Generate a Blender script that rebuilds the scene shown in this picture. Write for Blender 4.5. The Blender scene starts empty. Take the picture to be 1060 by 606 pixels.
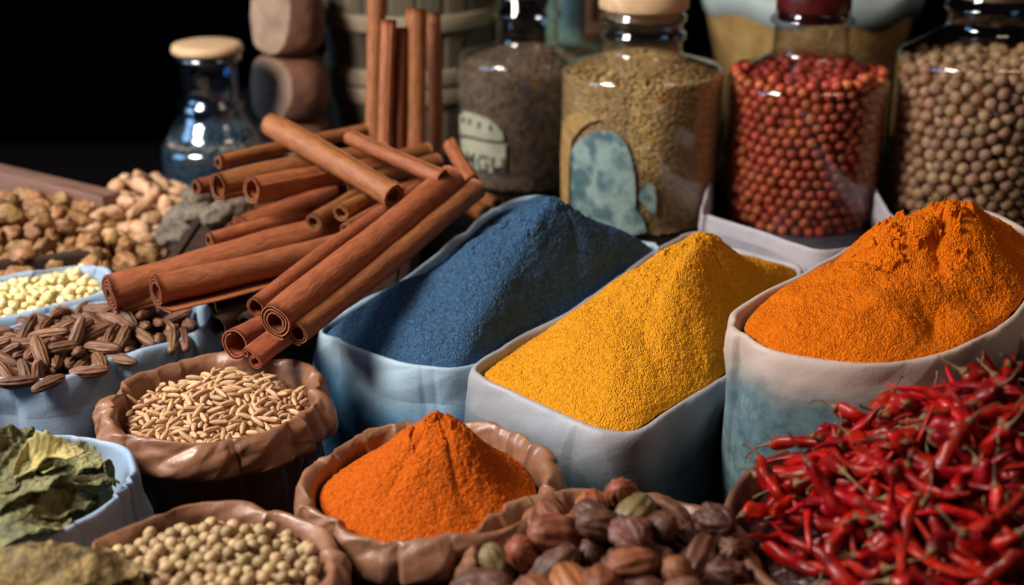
import bpy, bmesh, math, random
import numpy as np
from mathutils import Vector, Matrix, Quaternion

random.seed(7)
S = bpy.context.scene
COL = S.collection
PI = math.pi

# ---------------------------------------------------------------- camera maths (metres)
CAM_H, PITCH, F_PX = 0.525, math.radians(21.0), 1456.0
TABLE_Z, STEP_Z = -0.25, -0.02
_cp, _sp = math.cos(PITCH), math.sin(PITCH)

def ray(px, py):
    a, b = (px-530)/F_PX, (303-py)/F_PX
    return np.array([a, _cp + b*_sp, -_sp + b*_cp])
def at_z(px, py, z):
    r = ray(px, py); t = (z-CAM_H)/r[2]
    return np.array([0, 0, CAM_H]) + r*t
def at_y(px, py, y):
    r = ray(px, py); t = y/r[1]
    return np.array([0, 0, CAM_H]) + r*t
def depth_of(p):
    return p[1]*_cp + (CAM_H-p[2])*_sp

# ---------------------------------------------------------------- numpy noise
def _hash(ix, iy, iz, seed):
    h = (ix*374761393 + iy*668265263 + iz*2147483647 + seed*1274126177) & 0xFFFFFFFF
    h = ((h ^ (h >> 13))*1274126177) & 0xFFFFFFFF
    h = h ^ (h >> 16)
    return (h & 0xFFFFFF)/float(0xFFFFFF)*2-1
def vnoise(P, seed=0):
    P = np.asarray(P, float); I = np.floor(P).astype(np.int64); F = P-I
    F = F*F*F*(F*(F*6-15)+10)
    r = 0
    for dx in (0, 1):
        wx = F[..., 0] if dx else 1-F[..., 0]
        for dy in (0, 1):
            wy = F[..., 1] if dy else 1-F[..., 1]
            for dz in (0, 1):
                wz = F[..., 2] if dz else 1-F[..., 2]
                r = r + wx*wy*wz*_hash(I[..., 0]+dx, I[..., 1]+dy, I[..., 2]+dz, seed)
    return r
def fbm(P, octaves=4, seed=0, gain=.5):
    P = np.asarray(P, float); a, s, t = 1.0, 0.0, 0.0
    for k in range(octaves):
        s = s + a*vnoise(P*(2**k), seed+17*k); t += a; a *= gain
    return s/t

def facets(u, v, K, seed):
    """flat triangular facets with sharp folds between them; u runs once round in K cells"""
    u = u+.5*v; iu, iv = np.floor(u).astype(np.int64), np.floor(v).astype(np.int64); fu, fv = u-iu, v-iv
    def h(a, b):                                                 # keep the pattern closed after one turn
        return _hash((a*2-b) % (2*K), b, np.zeros_like(b), seed)
    lo = fu+fv < 1
    A = h(iu, iv)*(1-fu-fv)+h(iu+1, iv)*fu+h(iu, iv+1)*fv
    B = h(iu+1, iv+1)*(fu+fv-1)+h(iu, iv+1)*(1-fu)+h(iu+1, iv)*(1-fv)
    return np.where(lo, A, B)

# ---------------------------------------------------------------- colour and materials
def lin(h):
    if isinstance(h, str):
        h = [int(h[i:i+2], 16)/255 for i in (0, 2, 4)]
    return tuple((c/12.92 if c <= .04045 else ((c+.055)/1.055)**2.4) for c in h)+(1,)

def mat(name, cols, scale=20, detail=6, rough=.6, bump=0, bscale=200, bdist=.001, stretch=None, rnd=0.0, hue=0.0, spec=.5,
        coat=0, sss=0, sss_r=(.01, .01, .01), sheen=0, bkind='noise', rnoise=0, bdetail=4, coords='Object', ramp=(.3, .7)):
    m = bpy.data.materials.new(name); m.use_nodes = True
    nt = m.node_tree; N, L = nt.nodes, nt.links
    b = N['Principled BSDF']
    tc = N.new('ShaderNodeTexCoord'); mp = N.new('ShaderNodeMapping')
    L.new(tc.outputs[coords], mp.inputs['Vector'])
    if stretch: mp.inputs['Scale'].default_value = stretch
    oi = N.new('ShaderNodeObjectInfo')
    n = N.new('ShaderNodeTexNoise'); n.noise_dimensions = '4D'
    n.inputs['Scale'].default_value = scale; n.inputs['Detail'].default_value = detail; n.inputs['Roughness'].default_value = .62
    w = N.new('ShaderNodeMath'); w.operation = 'MULTIPLY'; w.inputs[1].default_value = 37.0
    L.new(oi.outputs['Random'], w.inputs[0]); L.new(w.outputs[0], n.inputs['W'])
    L.new(mp.outputs[0], n.inputs['Vector'])
    r = N.new('ShaderNodeValToRGB')
    L.new(n.outputs['Fac'], r.inputs['Fac'])
    cs = [lin(c) for c in cols]
    while len(r.color_ramp.elements) < len(cs): r.color_ramp.elements.new(.5)
    for i, e in enumerate(r.color_ramp.elements):
        e.position = ramp[0]+(ramp[1]-ramp[0])*i/max(1, len(cs)-1); e.color = cs[min(i, len(cs)-1)]
    out = r.outputs['Color']
    if rnd or hue:
        hs = N.new('ShaderNodeHueSaturation')
        mr = N.new('ShaderNodeMapRange'); mr.inputs['To Min'].default_value = 1-rnd; mr.inputs['To Max'].default_value = 1+rnd
        L.new(oi.outputs['Random'], mr.inputs['Value']); L.new(mr.outputs[0], hs.inputs['Value'])
        m2 = N.new('ShaderNodeMath'); m2.operation = 'MULTIPLY'; m2.inputs[1].default_value = 7.13
        m3 = N.new('ShaderNodeMath'); m3.operation = 'FRACT'
        L.new(oi.outputs['Random'], m2.inputs[0]); L.new(m2.outputs[0], m3.inputs[0])
        mh = N.new('ShaderNodeMapRange'); mh.inputs['To Min'].default_value = .5-hue; mh.inputs['To Max'].default_value = .5+hue
        L.new(m3.outputs[0], mh.inputs['Value']); L.new(mh.outputs[0], hs.inputs['Hue'])
        L.new(out, hs.inputs['Color']); out = hs.outputs['Color']
    L.new(out, b.inputs['Base Color'])
    b.inputs['Roughness'].default_value = rough
    b.inputs['Specular IOR Level'].default_value = spec
    if rnoise:
        n3 = N.new('ShaderNodeTexNoise'); n3.inputs['Scale'].default_value = scale*2.3; n3.inputs['Detail'].default_value = 5
        L.new(mp.outputs[0], n3.inputs['Vector'])
        m4 = N.new('ShaderNodeMapRange'); m4.inputs['From Min'].default_value = .3; m4.inputs['From Max'].default_value = .7
        m4.inputs['To Min'].default_value = rough-rnoise; m4.inputs['To Max'].default_value = rough+rnoise
        L.new(n3.outputs['Fac'], m4.inputs['Value']); L.new(m4.outputs[0], b.inputs['Roughness'])
    if coat: b.inputs['Coat Weight'].default_value = coat; b.inputs['Coat Roughness'].default_value = .15
    if sss:
        b.inputs['Subsurface Weight'].default_value = sss; b.inputs['Subsurface Radius'].default_value = sss_r; b.inputs['Subsurface Scale'].default_value = 1
    if sheen: b.inputs['Sheen Weight'].default_value = sheen
    if bump:
        bp = N.new('ShaderNodeBump'); bp.inputs['Strength'].default_value = bump; bp.inputs['Distance'].default_value = bdist
        if bkind == 'noise':
            n2 = N.new('ShaderNodeTexNoise'); n2.inputs['Scale'].default_value = bscale; n2.inputs['Detail'].default_value = bdetail
            L.new(mp.outputs[0], n2.inputs['Vector']); L.new(n2.outputs['Fac'], bp.inputs['Height'])
        elif bkind == 'net':
            n2 = N.new('ShaderNodeTexVoronoi'); n2.feature = 'DISTANCE_TO_EDGE'; n2.inputs['Scale'].default_value = bscale
            cl = N.new('ShaderNodeMath'); cl.operation = 'MINIMUM'; cl.inputs[1].default_value = .16
            L.new(mp.outputs[0], n2.inputs['Vector']); L.new(n2.outputs['Distance'], cl.inputs[0]); L.new(cl.outputs[0], bp.inputs['Height']); bp.invert = True
        else:
            n2 = N.new('ShaderNodeTexVoronoi'); n2.inputs['Scale'].default_value = bscale
            L.new(mp.outputs[0], n2.inputs['Vector']); L.new(n2.outputs['Distance'], bp.inputs['Height']); bp.invert = True
        L.new(bp.outputs[0], b.inputs['Normal'])
    return m

def glass(name, tint='ffffff', edge=.9, rough=.03, base=.045):
    """thin clear glass: a see-through sheet that reflects more at grazing angles"""
    m = bpy.data.materials.new(name); m.use_nodes = True
    nt = m.node_tree; N, L = nt.nodes, nt.links
    for n in list(N): N.remove(n)
    out = N.new('ShaderNodeOutputMaterial'); mix = N.new('ShaderNodeMixShader')
    tr = N.new('ShaderNodeBsdfTransparent'); tr.inputs['Color'].default_value = lin(tint)
    gl = N.new('ShaderNodeBsdfGlossy'); gl.inputs['Roughness'].default_value = rough; gl.inputs['Color'].default_value = (edge, edge, edge, 1)
    lw = N.new('ShaderNodeLayerWeight'); lw.inputs['Blend'].default_value = .5
    pw = N.new('ShaderNodeMath'); pw.operation = 'POWER'; pw.inputs[1].default_value = 3.6
    fr = N.new('ShaderNodeMath'); fr.operation = 'MULTIPLY_ADD'; fr.inputs[1].default_value = .85; fr.inputs[2].default_value = base; fr.use_clamp = True
    L.new(lw.outputs['Facing'], pw.inputs[0]); L.new(pw.outputs[0], fr.inputs[0])
    tc = N.new('ShaderNodeTexCoord'); no = N.new('ShaderNodeTexNoise'); no.inputs['Scale'].default_value = 14
    bp = N.new('ShaderNodeBump'); bp.inputs['Strength'].default_value = .25; bp.inputs['Distance'].default_value = .004
    L.new(tc.outputs['Object'], no.inputs['Vector']); L.new(no.outputs['Fac'], bp.inputs['Height'])
    L.new(bp.outputs[0], gl.inputs['Normal']); L.new(bp.outputs[0], lw.inputs['Normal'])
    L.new(fr.outputs[0], mix.inputs['Fac']); L.new(tr.outputs[0], mix.inputs[1]); L.new(gl.outputs[0], mix.inputs[2])
    L.new(mix.outputs[0], out.inputs['Surface'])
    return m

# ---------------------------------------------------------------- objects
def mesh_np(name, V, F, smooth=True):
    me = bpy.data.meshes.new(name)
    V = np.asarray(V, np.float32); F = np.asarray(F, np.int32)
    k = F.shape[1]
    me.vertices.add(len(V)); me.vertices.foreach_set('co', V.ravel())
    me.loops.add(F.size); me.loops.foreach_set('vertex_index', F.ravel())
    me.polygons.add(len(F)); me.polygons.foreach_set('loop_start', np.arange(0, F.size, k, dtype=np.int32))
    me.update(calc_edges=True); me.validate()
    me.polygons.foreach_set('use_smooth', np.full(len(me.polygons), smooth)); me.update()
    return me
def mesh_py(name, V, F, smooth=True):
    me = bpy.data.meshes.new(name); me.from_pydata([tuple(v) for v in V], [], [tuple(f) for f in F]); me.update()
    for p in me.polygons: p.use_smooth = smooth
    return me
def put(name, me, m=None, parent=None, loc=None):
    o = bpy.data.objects.new(name, me); COL.objects.link(o)
    if m and not me.materials: me.materials.append(m)
    if parent: o.parent = parent
    if loc is not None: o.location = loc
    return o
def tag(o, label, cat=None, group=None, kind=None):
    o['label'] = label
    if cat: o['category'] = cat
    if group: o['group'] = group
    if kind: o['kind'] = kind
    return o
def thing(name, label, cat, loc=(0, 0, 0), group=None):
    o = bpy.data.objects.new(name, None); COL.objects.link(o); o.location = loc; o.empty_display_size = .02
    return tag(o, label, cat, group)

def grid_faces(R, N, close=True, flip=False):
    i = np.arange(R-1)[:, None]*N; j = np.arange(N if close else N-1)[None, :]; j2 = (j+1) % N
    F = np.stack([i+j, i+j2, i+N+j2, i+N+j], -1).reshape(-1, 4)
    return F[:, ::-1] if flip else F

def lathe(prof, n=64, cap=False):
    """surface of revolution: prof is a list of (radius, z)"""
    th = np.linspace(0, 2*PI, n, endpoint=False)
    P = np.array(prof, float)
    V = np.stack([P[:, 0][:, None]*np.cos(th), P[:, 0][:, None]*np.sin(th), np.repeat(P[:, 1][:, None], n, 1)], -1).reshape(-1, 3)
    return V, grid_faces(len(P), n)

def tube(path, radii, n=10, caps=True):
    """round tube along a path, closed by points at both ends"""
    P = np.array(path, float); R = np.array(radii, float)
    T = np.gradient(P, axis=0); T /= np.linalg.norm(T, axis=1)[:, None]
    ref = np.array([0, 0, 1.]) if abs(T[0][2]) < .9 else np.array([1., 0, 0])
    V = []
    for p, t, r in zip(P, T, R):
        u = np.cross(t, ref); u /= np.linalg.norm(u); v = np.cross(t, u)
        for k in range(n):
            a = 2*PI*k/n; V.append(p+r*(u*math.cos(a)+v*math.sin(a)))
    F = [tuple(f) for f in grid_faces(len(P), n)]
    if caps:
        b = len(V); V.append(P[0]-T[0]*R[0]*.5); V.append(P[-1]+T[-1]*R[-1]*.5); e = (len(P)-1)*n
        for k in range(n):
            F.append((b, (k+1) % n, k)); F.append((b+1, e+k, e+(k+1) % n))
    return V, F

def box(cx, cy, cz, sx, sy, sz):
    V = [(cx+dx*sx/2, cy+dy*sy/2, cz+dz*sz/2) for dx in (-1, 1) for dy in (-1, 1) for dz in (-1, 1)]
    F = [(0, 1, 3, 2), (4, 6, 7, 5), (0, 4, 5, 1), (2, 3, 7, 6), (0, 2, 6, 4), (1, 5, 7, 3)]
    return V, F
def bevel(me, w=.003, seg=2):
    bm = bmesh.new(); bm.from_mesh(me)
    bmesh.ops.bevel(bm, geom=bm.edges[:], offset=w, segments=seg, affect='EDGES', profile=.6)
    bm.to_mesh(me); bm.free()
    for p in me.polygons: p.use_smooth = False
    return me

# ---------------------------------------------------------------- outlines of bags
def spline(pts, n):
    """closed smooth curve through the points, evenly resampled"""
    P = np.array(pts, float); k = len(P); out = []
    for i in range(k):
        p0, p1, p2, p3 = P[i-1], P[i], P[(i+1) % k], P[(i+2) % k]
        for t in np.linspace(0, 1, 24, endpoint=False):
            out.append(.5*((2*p1)+(-p0+p2)*t+(2*p0-5*p1+4*p2-p3)*t*t+(-p0+3*p1-3*p2+p3)*t**3))
    O = np.array(out); d = np.linalg.norm(np.roll(O, -1, 0)-O, axis=1); s = np.concatenate([[0], np.cumsum(d)])
    O = np.vstack([O, O[:1]]); q = np.linspace(0, s[-1], n, endpoint=False)
    O = np.stack([np.interp(q, s, O[:, c]) for c in range(3)], -1)
    if np.sum(O[:, 0]*np.roll(O[:, 1], -1)-np.roll(O[:, 0], -1)*O[:, 1]) < 0: O = O[::-1]
    return O
def normals2(O, smooth=6):
    T = np.roll(O, -smooth, 0)-np.roll(O, smooth, 0); n = np.stack([T[:, 1], -T[:, 0]], -1)
    return n/np.linalg.norm(n, axis=1)[:, None]
def piecewise(th, knots, vals):
    k = np.concatenate([knots-2*PI, knots, knots+2*PI]); v = np.concatenate([vals, vals, vals]); o = np.argsort(k)
    return np.interp(th, k[o], v[o])

def bag(root, O, rows_cuff, mats, seed=1, knots=15, crease=.003, crumple=.0008, shrink=.9, bottom=TABLE_Z, bulge=.008, names=('rolled_rim', 'sack_body'), sharp=0, folds=14, facet=None):
    """a soft bag: its turned-over rim is one part, the body down to its base another. rows_cuff: (offset, dz, crease weight)"""
    n = len(O); nn = normals2(O); c = O[:, :2].mean(0); per = np.linalg.norm(np.roll(O, -1, 0)-O, axis=1).sum(); rg = np.random.default_rng(seed)
    th = np.linspace(0, 2*PI, n, endpoint=False)
    kn = np.sort(rg.uniform(0, 2*PI, knots)*.35+np.linspace(0, 2*PI, knots, endpoint=False)*.65+rg.uniform(0, .2, knots)) % (2*PI)
    kn = np.sort(kn); sh = rg.normal(0, .05, knots); v1 = rg.choice([-1, 1], knots)*rg.uniform(.3, 1, knots); v2 = rg.normal(0, 1, knots); v3 = rg.normal(0, 1, knots)
    kn2 = np.sort(rg.uniform(0, 2*PI, folds)); sh2 = rg.normal(0, .018, folds); w1 = rg.uniform(.03, .10, folds); w2 = rg.uniform(.10, .30, folds); dep = rg.uniform(.3, 1, folds)
    flip = rg.uniform(size=folds) < .5; w1, w2 = np.where(flip, w2, w1), np.where(flip, w1, w2)
    def ring(off, dz, w, k, zabs=None, scale=1.0, cum=0.0):
        kc = cum/.022; kk = kn+sh*kc
        a = piecewise(th, kk, v1*math.cos(kc*.45)+v2*math.sin(kc*.5)*.8)*crease*w
        b = piecewise(th, kn+sh*(kc*.6), v3)*crease*w*.7
        if sharp:                                                # pinched folds, steeper on one side
            dth = (th[:, None]-(kn2+sh2*kc)[None, :]+PI) % (2*PI)-PI
            tent = np.where(dth < 0, 1+dth/w1[None, :], 1-dth/w2[None, :]); a = a-(np.clip(tent, 0, 1)**1.2*dep[None, :]).sum(1)*sharp*w
        xy = c+(O[:, :2]-c)*scale+nn*(off+a)[:, None]
        z = (O[:, 2]+dz+b) if zabs is None else zabs
        R = np.concatenate([xy, np.asarray(z)[:, None]], 1)
        f = fbm(R*[22, 22, 22], 2, seed)*crumple*2+(1-np.abs(vnoise(R*[60, 60, 45], seed+9))*2)*crumple*.5
        if facet:
            K = max(6, int(per/facet[0])); vv = np.full(n, cum/facet[2]); g = facets(th/(2*PI)*K, vv+.25*np.sin(th*3+seed), K, seed+40)+.5*facets(th/(2*PI)*K*2, vv*2+.3*np.sin(th*5), K*2, seed+41)
            f = f+g*facet[1]*(.35+.65*min(1, w)); R[:, 2] += g*facet[1]*.35*(zabs is None)
        R[:, :2] += nn*f[:, None]
        return R
    rows = []; cum = 0.0; prev = rows_cuff[0]
    def step_to(q, cum, prev): return cum+math.hypot(q[0]-prev[0], q[1]-prev[1])
    for k, q_ in enumerate(rows_cuff):
        cum = step_to(q_, cum, prev); prev = q_; rows.append(ring(*q_, k, cum=cum))
    nc = len(rows)
    last = rows_cuff[-1]
    body = [rows[-1].copy()]
    z0 = O[:, 2]+last[1]
    for k, s in enumerate(np.linspace(0, 1, 15)[1:]):
        z = z0+(bottom+.003-z0)*s
        off = last[0]*(1-s)+bulge*math.sin(PI*min(1, s*1.25))
        body.append(ring(off, 0, .9*(1-s*.5), nc+k*.35, z, 1-(1-shrink)*s, cum+s*abs(float(z0.mean())-bottom)))
    V = np.array(rows).reshape(-1, 3); B = np.array(body).reshape(-1, 3)
    cen = B[-n:].mean(0); cen[2] = bottom+.002
    me = mesh_np('rim', V, grid_faces(nc, n, flip=True)); put(names[0], me, mats[0], root)
    Fb = [tuple(f) for f in grid_faces(len(body), n, flip=True)]
    e = (len(body)-1)*n; Bv = np.vstack([B, cen[None]]); Fb += [(e+(i+1) % n, len(B), e+i) for i in range(0, n)]
    me = mesh_py('body', Bv, Fb); put(names[1], me, mats[1], root)
    return rows
def smooth_rows(pts, sub=4):
    """refine a profile of (offset, dz, weight) with a Catmull-Rom curve"""
    P = np.array(pts, float); P = np.vstack([2*P[0]-P[1], P, 2*P[-1]-P[-2]]); out = []
    for i in range(1, len(P)-2):
        for t in np.linspace(0, 1, sub, endpoint=False):
            p0, p1, p2, p3 = P[i-1:i+3]
            out.append(.5*((2*p1)+(-p0+p2)*t+(2*p0-5*p1+4*p2-p3)*t*t+(-p0+3*p1-3*p2+p3)*t**3))
    out.append(P[-2]); return [tuple(o) for o in out]

def heap(name, O, inset, drop, peak, m, prof=1.0, seed=1, grain=.00045, gully=.004, nr=240, na=900, bumps=(), rough=.004, gfreq=26, gfold=1.1, crust=0):
    """a poured heap that meets the inside of the bag all round; bumps: (x, y, radius, height)"""
    ii = np.linspace(0, len(O), na, endpoint=False); i0 = ii.astype(int); fr = (ii-i0)[:, None]; O = O[i0]*(1-fr)+O[(i0+1) % len(O)]*fr
    nn = normals2(O, 8); R = O.copy(); R[:, :2] -= nn*inset; R[:, 2] -= drop
    t = np.linspace(0, 1, nr)[:, None]
    C = np.array(peak)
    RS = R.copy()
    for _ in range(3):                                           # the heap is rounder the nearer one gets to its peak
        w_ = na//18; pad = np.concatenate([RS[-w_:], RS, RS[:w_]]); cs = np.cumsum(np.concatenate([np.zeros((1, 3)), pad]), 0); RS = (cs[2*w_+1:]-cs[:-2*w_-1])/(2*w_+1)
    bl = (t**1.5)[..., None]; RR = RS[None]*(1-bl)+R[None]*bl
    XY = C[:2]+(RR[..., :2]-C[:2])*t[..., None]
    f = np.clip(1-t, 0, 1)**prof
    f = f-(.06)*np.exp(-(t/.10)**2)                               # rounded top
    Z = RR[..., 2]+(C[2]-RR[..., 2])*f
    P = np.concatenate([XY, Z[..., None]], -1)
    D = XY-C[:2]; ang = np.arctan2(D[..., 1], D[..., 0]); rad = np.hypot(D[..., 0], D[..., 1])
    W2 = P.copy(); W2[..., :2] += .02*fbm(P*[16, 16, 0], 2, seed+21)[..., None]; ca = np.arctan2(W2[..., 1]-C[1], W2[..., 0]-C[0])
    q = np.stack([np.cos(ca)*gfold, np.sin(ca)*gfold, rad*4], -1)
    g = 1-np.abs(vnoise(q, seed))*2.6
    env = (4*t*(1-t))**.8
    Z2 = -gully*np.clip(g, 0, 1)**1.5*env + rough*fbm(P*[gfreq, gfreq, gfreq*.5], 4, seed+3, .45)*np.clip(env*1.4, .15, 1)
    if crust:                                                    # clods and slumped edges near the top
        k = fbm(P*[46, 46, 30], 4, seed+31, .6); Z2 += crust*(np.clip((k-.02)*9, 0, 1)-.4)*np.clip(1.25-t*1.9, 0, 1)*np.clip(t*9, 0, 1)
    for (bx, by, br, bh) in bumps:
        Z2 = Z2+bh*np.exp(-((XY[..., 0]-bx)**2+(XY[..., 1]-by)**2)/br**2)*np.clip((1-t)*8, 0, 1)
    Z2 = Z2+grain*1.6*vnoise(P*[380, 380, 380], seed+5)+grain*1.2*vnoise(P*[150, 150, 150], seed+8)
    P[..., 2] += Z2
    me = mesh_np(name, P.reshape(-1, 3), grid_faces(nr, na))
    return put(name, me, m), P
# ================================================================ materials
M = {}
M['table'] = mat('dark_table_wood', ['060404', '0e0908'], 12, spec=.15, rough=.8, bump=.3, bscale=60, stretch=(1, 8, 1))
M['step'] = mat('dark_shelf_wood', ['060404', '0e0908'], 12, spec=.15, rough=.85, bump=.3, bscale=60, stretch=(1, 8, 8))
M['backdrop'] = mat('backdrop_dark', ['010207', '02030a'], 1, rough=1, spec=0)
M['white_bag'] = mat('white_bag_plastic', ['b9bccb', 'dcdce4', 'cdc3c6'], 9, rough=.42, sss=.35, sss_r=(.012, .010, .011), bump=.35, bscale=26, bdist=.004, rnoise=.1)
M['white_body'] = mat('pale_bag_cloth', ['6f8fa6', '9fb6c4', 'b4b6bd'], 8, rough=.6, bump=.4, bscale=40, bdist=.003)
M['blue_rim'] = mat('pale_blue_bag_rim', ['93aec4', 'b9cfe0', 'c6d0dc'], 8, rough=.45, sss=.3, bump=.35, bscale=26, bdist=.004)
M['blue_body'] = mat('blue_bag_cloth', ['35719c', '6aa3c8', '94bfdc'], 9, rough=.6, bump=.5, bscale=30, bdist=.004)
M['teal_body'] = mat('teal_stained_bag_cloth', ['35525c', '5f7f86', '82949a'], 13, rough=.75, bump=.5, bscale=300, bdist=.001)
M['pink_rim'] = mat('creamy_bag_rim', ['c9b3a8', 'dcc6bb', 'cdbdbb'], 8, rough=.38, sss=.35, sss_r=(.015, .010, .009), bump=.4, bscale=24, bdist=.004, rnoise=.1)
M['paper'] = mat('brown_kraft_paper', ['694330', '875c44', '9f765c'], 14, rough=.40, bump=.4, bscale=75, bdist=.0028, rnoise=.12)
M['paper_body'] = mat('brown_paper_painted_shade', ['2c1a15', '45291f'], 10, rough=.55, bump=.4, bscale=40, bdist=.003)  # kraft paper darkened, painting in the shade on the low sack walls

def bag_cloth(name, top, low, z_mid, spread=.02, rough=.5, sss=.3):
    """one cloth, toned differently below a wavering line"""
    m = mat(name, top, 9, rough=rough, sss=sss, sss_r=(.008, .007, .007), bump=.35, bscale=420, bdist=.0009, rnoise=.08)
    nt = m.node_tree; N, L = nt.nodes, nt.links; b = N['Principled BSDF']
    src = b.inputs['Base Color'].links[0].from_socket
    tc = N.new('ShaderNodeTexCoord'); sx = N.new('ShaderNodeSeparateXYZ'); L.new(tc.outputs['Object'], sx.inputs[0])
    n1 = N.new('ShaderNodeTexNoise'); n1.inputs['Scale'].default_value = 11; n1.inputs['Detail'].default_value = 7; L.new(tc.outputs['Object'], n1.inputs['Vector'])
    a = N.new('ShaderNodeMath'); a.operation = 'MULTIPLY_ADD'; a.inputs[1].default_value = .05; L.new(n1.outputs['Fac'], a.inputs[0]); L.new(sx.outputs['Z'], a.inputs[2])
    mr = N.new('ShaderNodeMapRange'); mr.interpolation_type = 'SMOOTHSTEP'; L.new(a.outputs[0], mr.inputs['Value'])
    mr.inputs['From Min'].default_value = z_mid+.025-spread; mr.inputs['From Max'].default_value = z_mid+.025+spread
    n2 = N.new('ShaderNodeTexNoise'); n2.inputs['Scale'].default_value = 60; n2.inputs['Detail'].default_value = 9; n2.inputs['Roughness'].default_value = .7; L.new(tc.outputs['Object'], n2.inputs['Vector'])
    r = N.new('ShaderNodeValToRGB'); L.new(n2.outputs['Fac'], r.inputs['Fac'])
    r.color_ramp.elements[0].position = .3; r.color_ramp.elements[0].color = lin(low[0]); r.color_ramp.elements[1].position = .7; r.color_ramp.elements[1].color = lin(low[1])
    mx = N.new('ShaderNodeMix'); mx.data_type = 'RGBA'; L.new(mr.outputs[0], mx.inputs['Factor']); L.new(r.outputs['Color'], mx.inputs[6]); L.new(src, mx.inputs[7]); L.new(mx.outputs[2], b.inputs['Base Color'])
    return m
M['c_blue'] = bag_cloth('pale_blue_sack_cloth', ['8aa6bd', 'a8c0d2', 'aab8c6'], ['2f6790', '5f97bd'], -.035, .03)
M['c_white'] = bag_cloth('white_sack_cloth', ['858790', 'a2a1a6', '9f9693'], ['2f4149', '54676f'], -.030, .030)  # darker lower tone paints in the shade on the sack body
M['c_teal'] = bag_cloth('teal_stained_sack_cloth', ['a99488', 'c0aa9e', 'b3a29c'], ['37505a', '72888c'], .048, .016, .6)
M['c_wrap'] = bag_cloth('white_wrap_cloth', ['9a95a0', 'b5aeb5', 'ada1a4'], ['34343e', '4e4c56'], .000, .012)  # dark lower tone paints the shade on the bag floor around the jar
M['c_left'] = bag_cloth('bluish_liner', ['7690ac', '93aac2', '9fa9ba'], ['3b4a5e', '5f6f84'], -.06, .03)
def round_rim(cx, cy, rx_px, z, seed, flat=1.0, jit=.02, n=720):
    """outline of a round bag whose rim is seen centred on (cx, cy) in the view and rx_px wide"""
    C = at_z(cx, cy, z); r = rx_px/F_PX*depth_of(C)
    rg = np.random.default_rng(seed); K = 13
    kn = np.linspace(0, 2*PI, K, endpoint=False)+rg.uniform(-.15, .15, K)
    th = np.linspace(0, 2*PI, n, endpoint=False)
    rr = r*(1+piecewise(th, kn, rg.uniform(-jit, jit, K)))
    zz = z+piecewise(th, kn+.1, rg.uniform(-1, 1, K))*.0035
    return np.stack([C[0]+rr*np.cos(th), C[1]+rr*np.sin(th)*flat, zz], -1), C, r

def px_rim(pts, n=720):
    return spline([at_z(a, b, c) for a, b, c in pts], n)

PAPER_CUFF = smooth_rows([(-.013, -.085, .3), (-.011, -.04, .6), (-.008, -.010, .7), (-.004, -.001, .8), (.001, .001, .9), (.0065, -.005, 1.2),
                          (.0105, -.016, 1.6), (.0105, -.027, 1.5), (.004, -.031, .9), (-.004, -.028, .5)], 6)
CLOTH_CUFF = smooth_rows([(-.008, -.09, .2), (-.006, -.035, .4), (-.0045, -.008, .5), (-.002, .0, .5), (.002, .0, .6), (.0045, -.006, .8),
                          (.006, -.018, 1.0), (.0075, -.034, 1.2)], 6)

def paper_sack(label, O, seed, group='brown paper sacks'):
    c = O.mean(0); r = thing('paper_sack', label, 'sack', (0, 0, 0), group)
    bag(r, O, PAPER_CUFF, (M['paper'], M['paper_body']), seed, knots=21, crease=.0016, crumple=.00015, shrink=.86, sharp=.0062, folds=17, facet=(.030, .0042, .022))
    return r
def cloth_sack(label, O, rimm, bodym, seed, group='pale cloth sacks', shrink=.92, crease=.004, bulge=.01, knots=11, bottom=TABLE_Z):
    r = thing('cloth_sack', label, 'sack', (0, 0, 0), group)
    bag(r, O, CLOTH_CUFF, (rimm, bodym), seed, knots=knots, crease=crease, crumple=.0003, shrink=shrink, bulge=bulge, bottom=bottom, sharp=crease*1.5, folds=10, facet=(.075, .0034, .060))
    return r

# ================================================================ outlines (shared with the layout of what the bags hold)
R_blue = px_rim([(331, 341, 0), (350, 352, 0), (385, 366, 0), (430, 379, 0), (478, 381, 0), (530, 362, -.006), (590, 326, .003), (645, 290, .014),
                 (684, 259, .03), (660, 247, .035), (617, 233, .045), (572, 205, .05), (515, 213, .05), (430, 279, .03), (372, 314, .01)])
R_yellow = px_rim([(496, 379, 0), (500, 392, 0), (524, 404, 0), (569, 424, 0), (612, 441, 0), (655, 446, -.002), (690, 426, .004), (720, 408, .008), (752, 388, .01),
                   (780, 355, .01), (808, 315, .015), (831, 278, .03), (797, 265, .033), (755, 255, .035), (722, 241, .035), (684, 258, .03), (645, 286, .02), (590, 326, .008), (540, 351, 0)])
R_orange = px_rim([(762, 333, .08), (776, 350, .08), (800, 363, .08), (845, 372, .08), (900, 377, .08), (955, 372, .08), (1000, 358, .082), (1050, 328, .085), (1075, 290, .088),
                   (1070, 245, .09), (1010, 222, .092), (950, 225, .092), (905, 241, .09), (870, 262, .088), (830, 286, .085), (785, 308, .082)])
R_edge = px_rim([(1052, 320, .07), (1056, 340, .07), (1085, 356, .07), (1130, 350, .07), (1150, 300, .07), (1120, 270, .07), (1070, 290, .07)])
R_cumin, C_cumin, r_cumin = round_rim(223, 410, 110, 0, 3)
R_paprika, C_paprika, r_paprika = round_rim(442, 495, 127, 0, 5)
R_cori, C_cori, r_cori = round_rim(210, 590, 137, 0, 8)
R_card, C_card, r_card = round_rim(633, 580, 150, -.005, 12)
R_leaf, C_leaf, r_leaf = round_rim(22, 500, 114, 0, 14)
R_net, C_net, r_net = round_rim(0, 640, 95, .0, 15)
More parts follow.
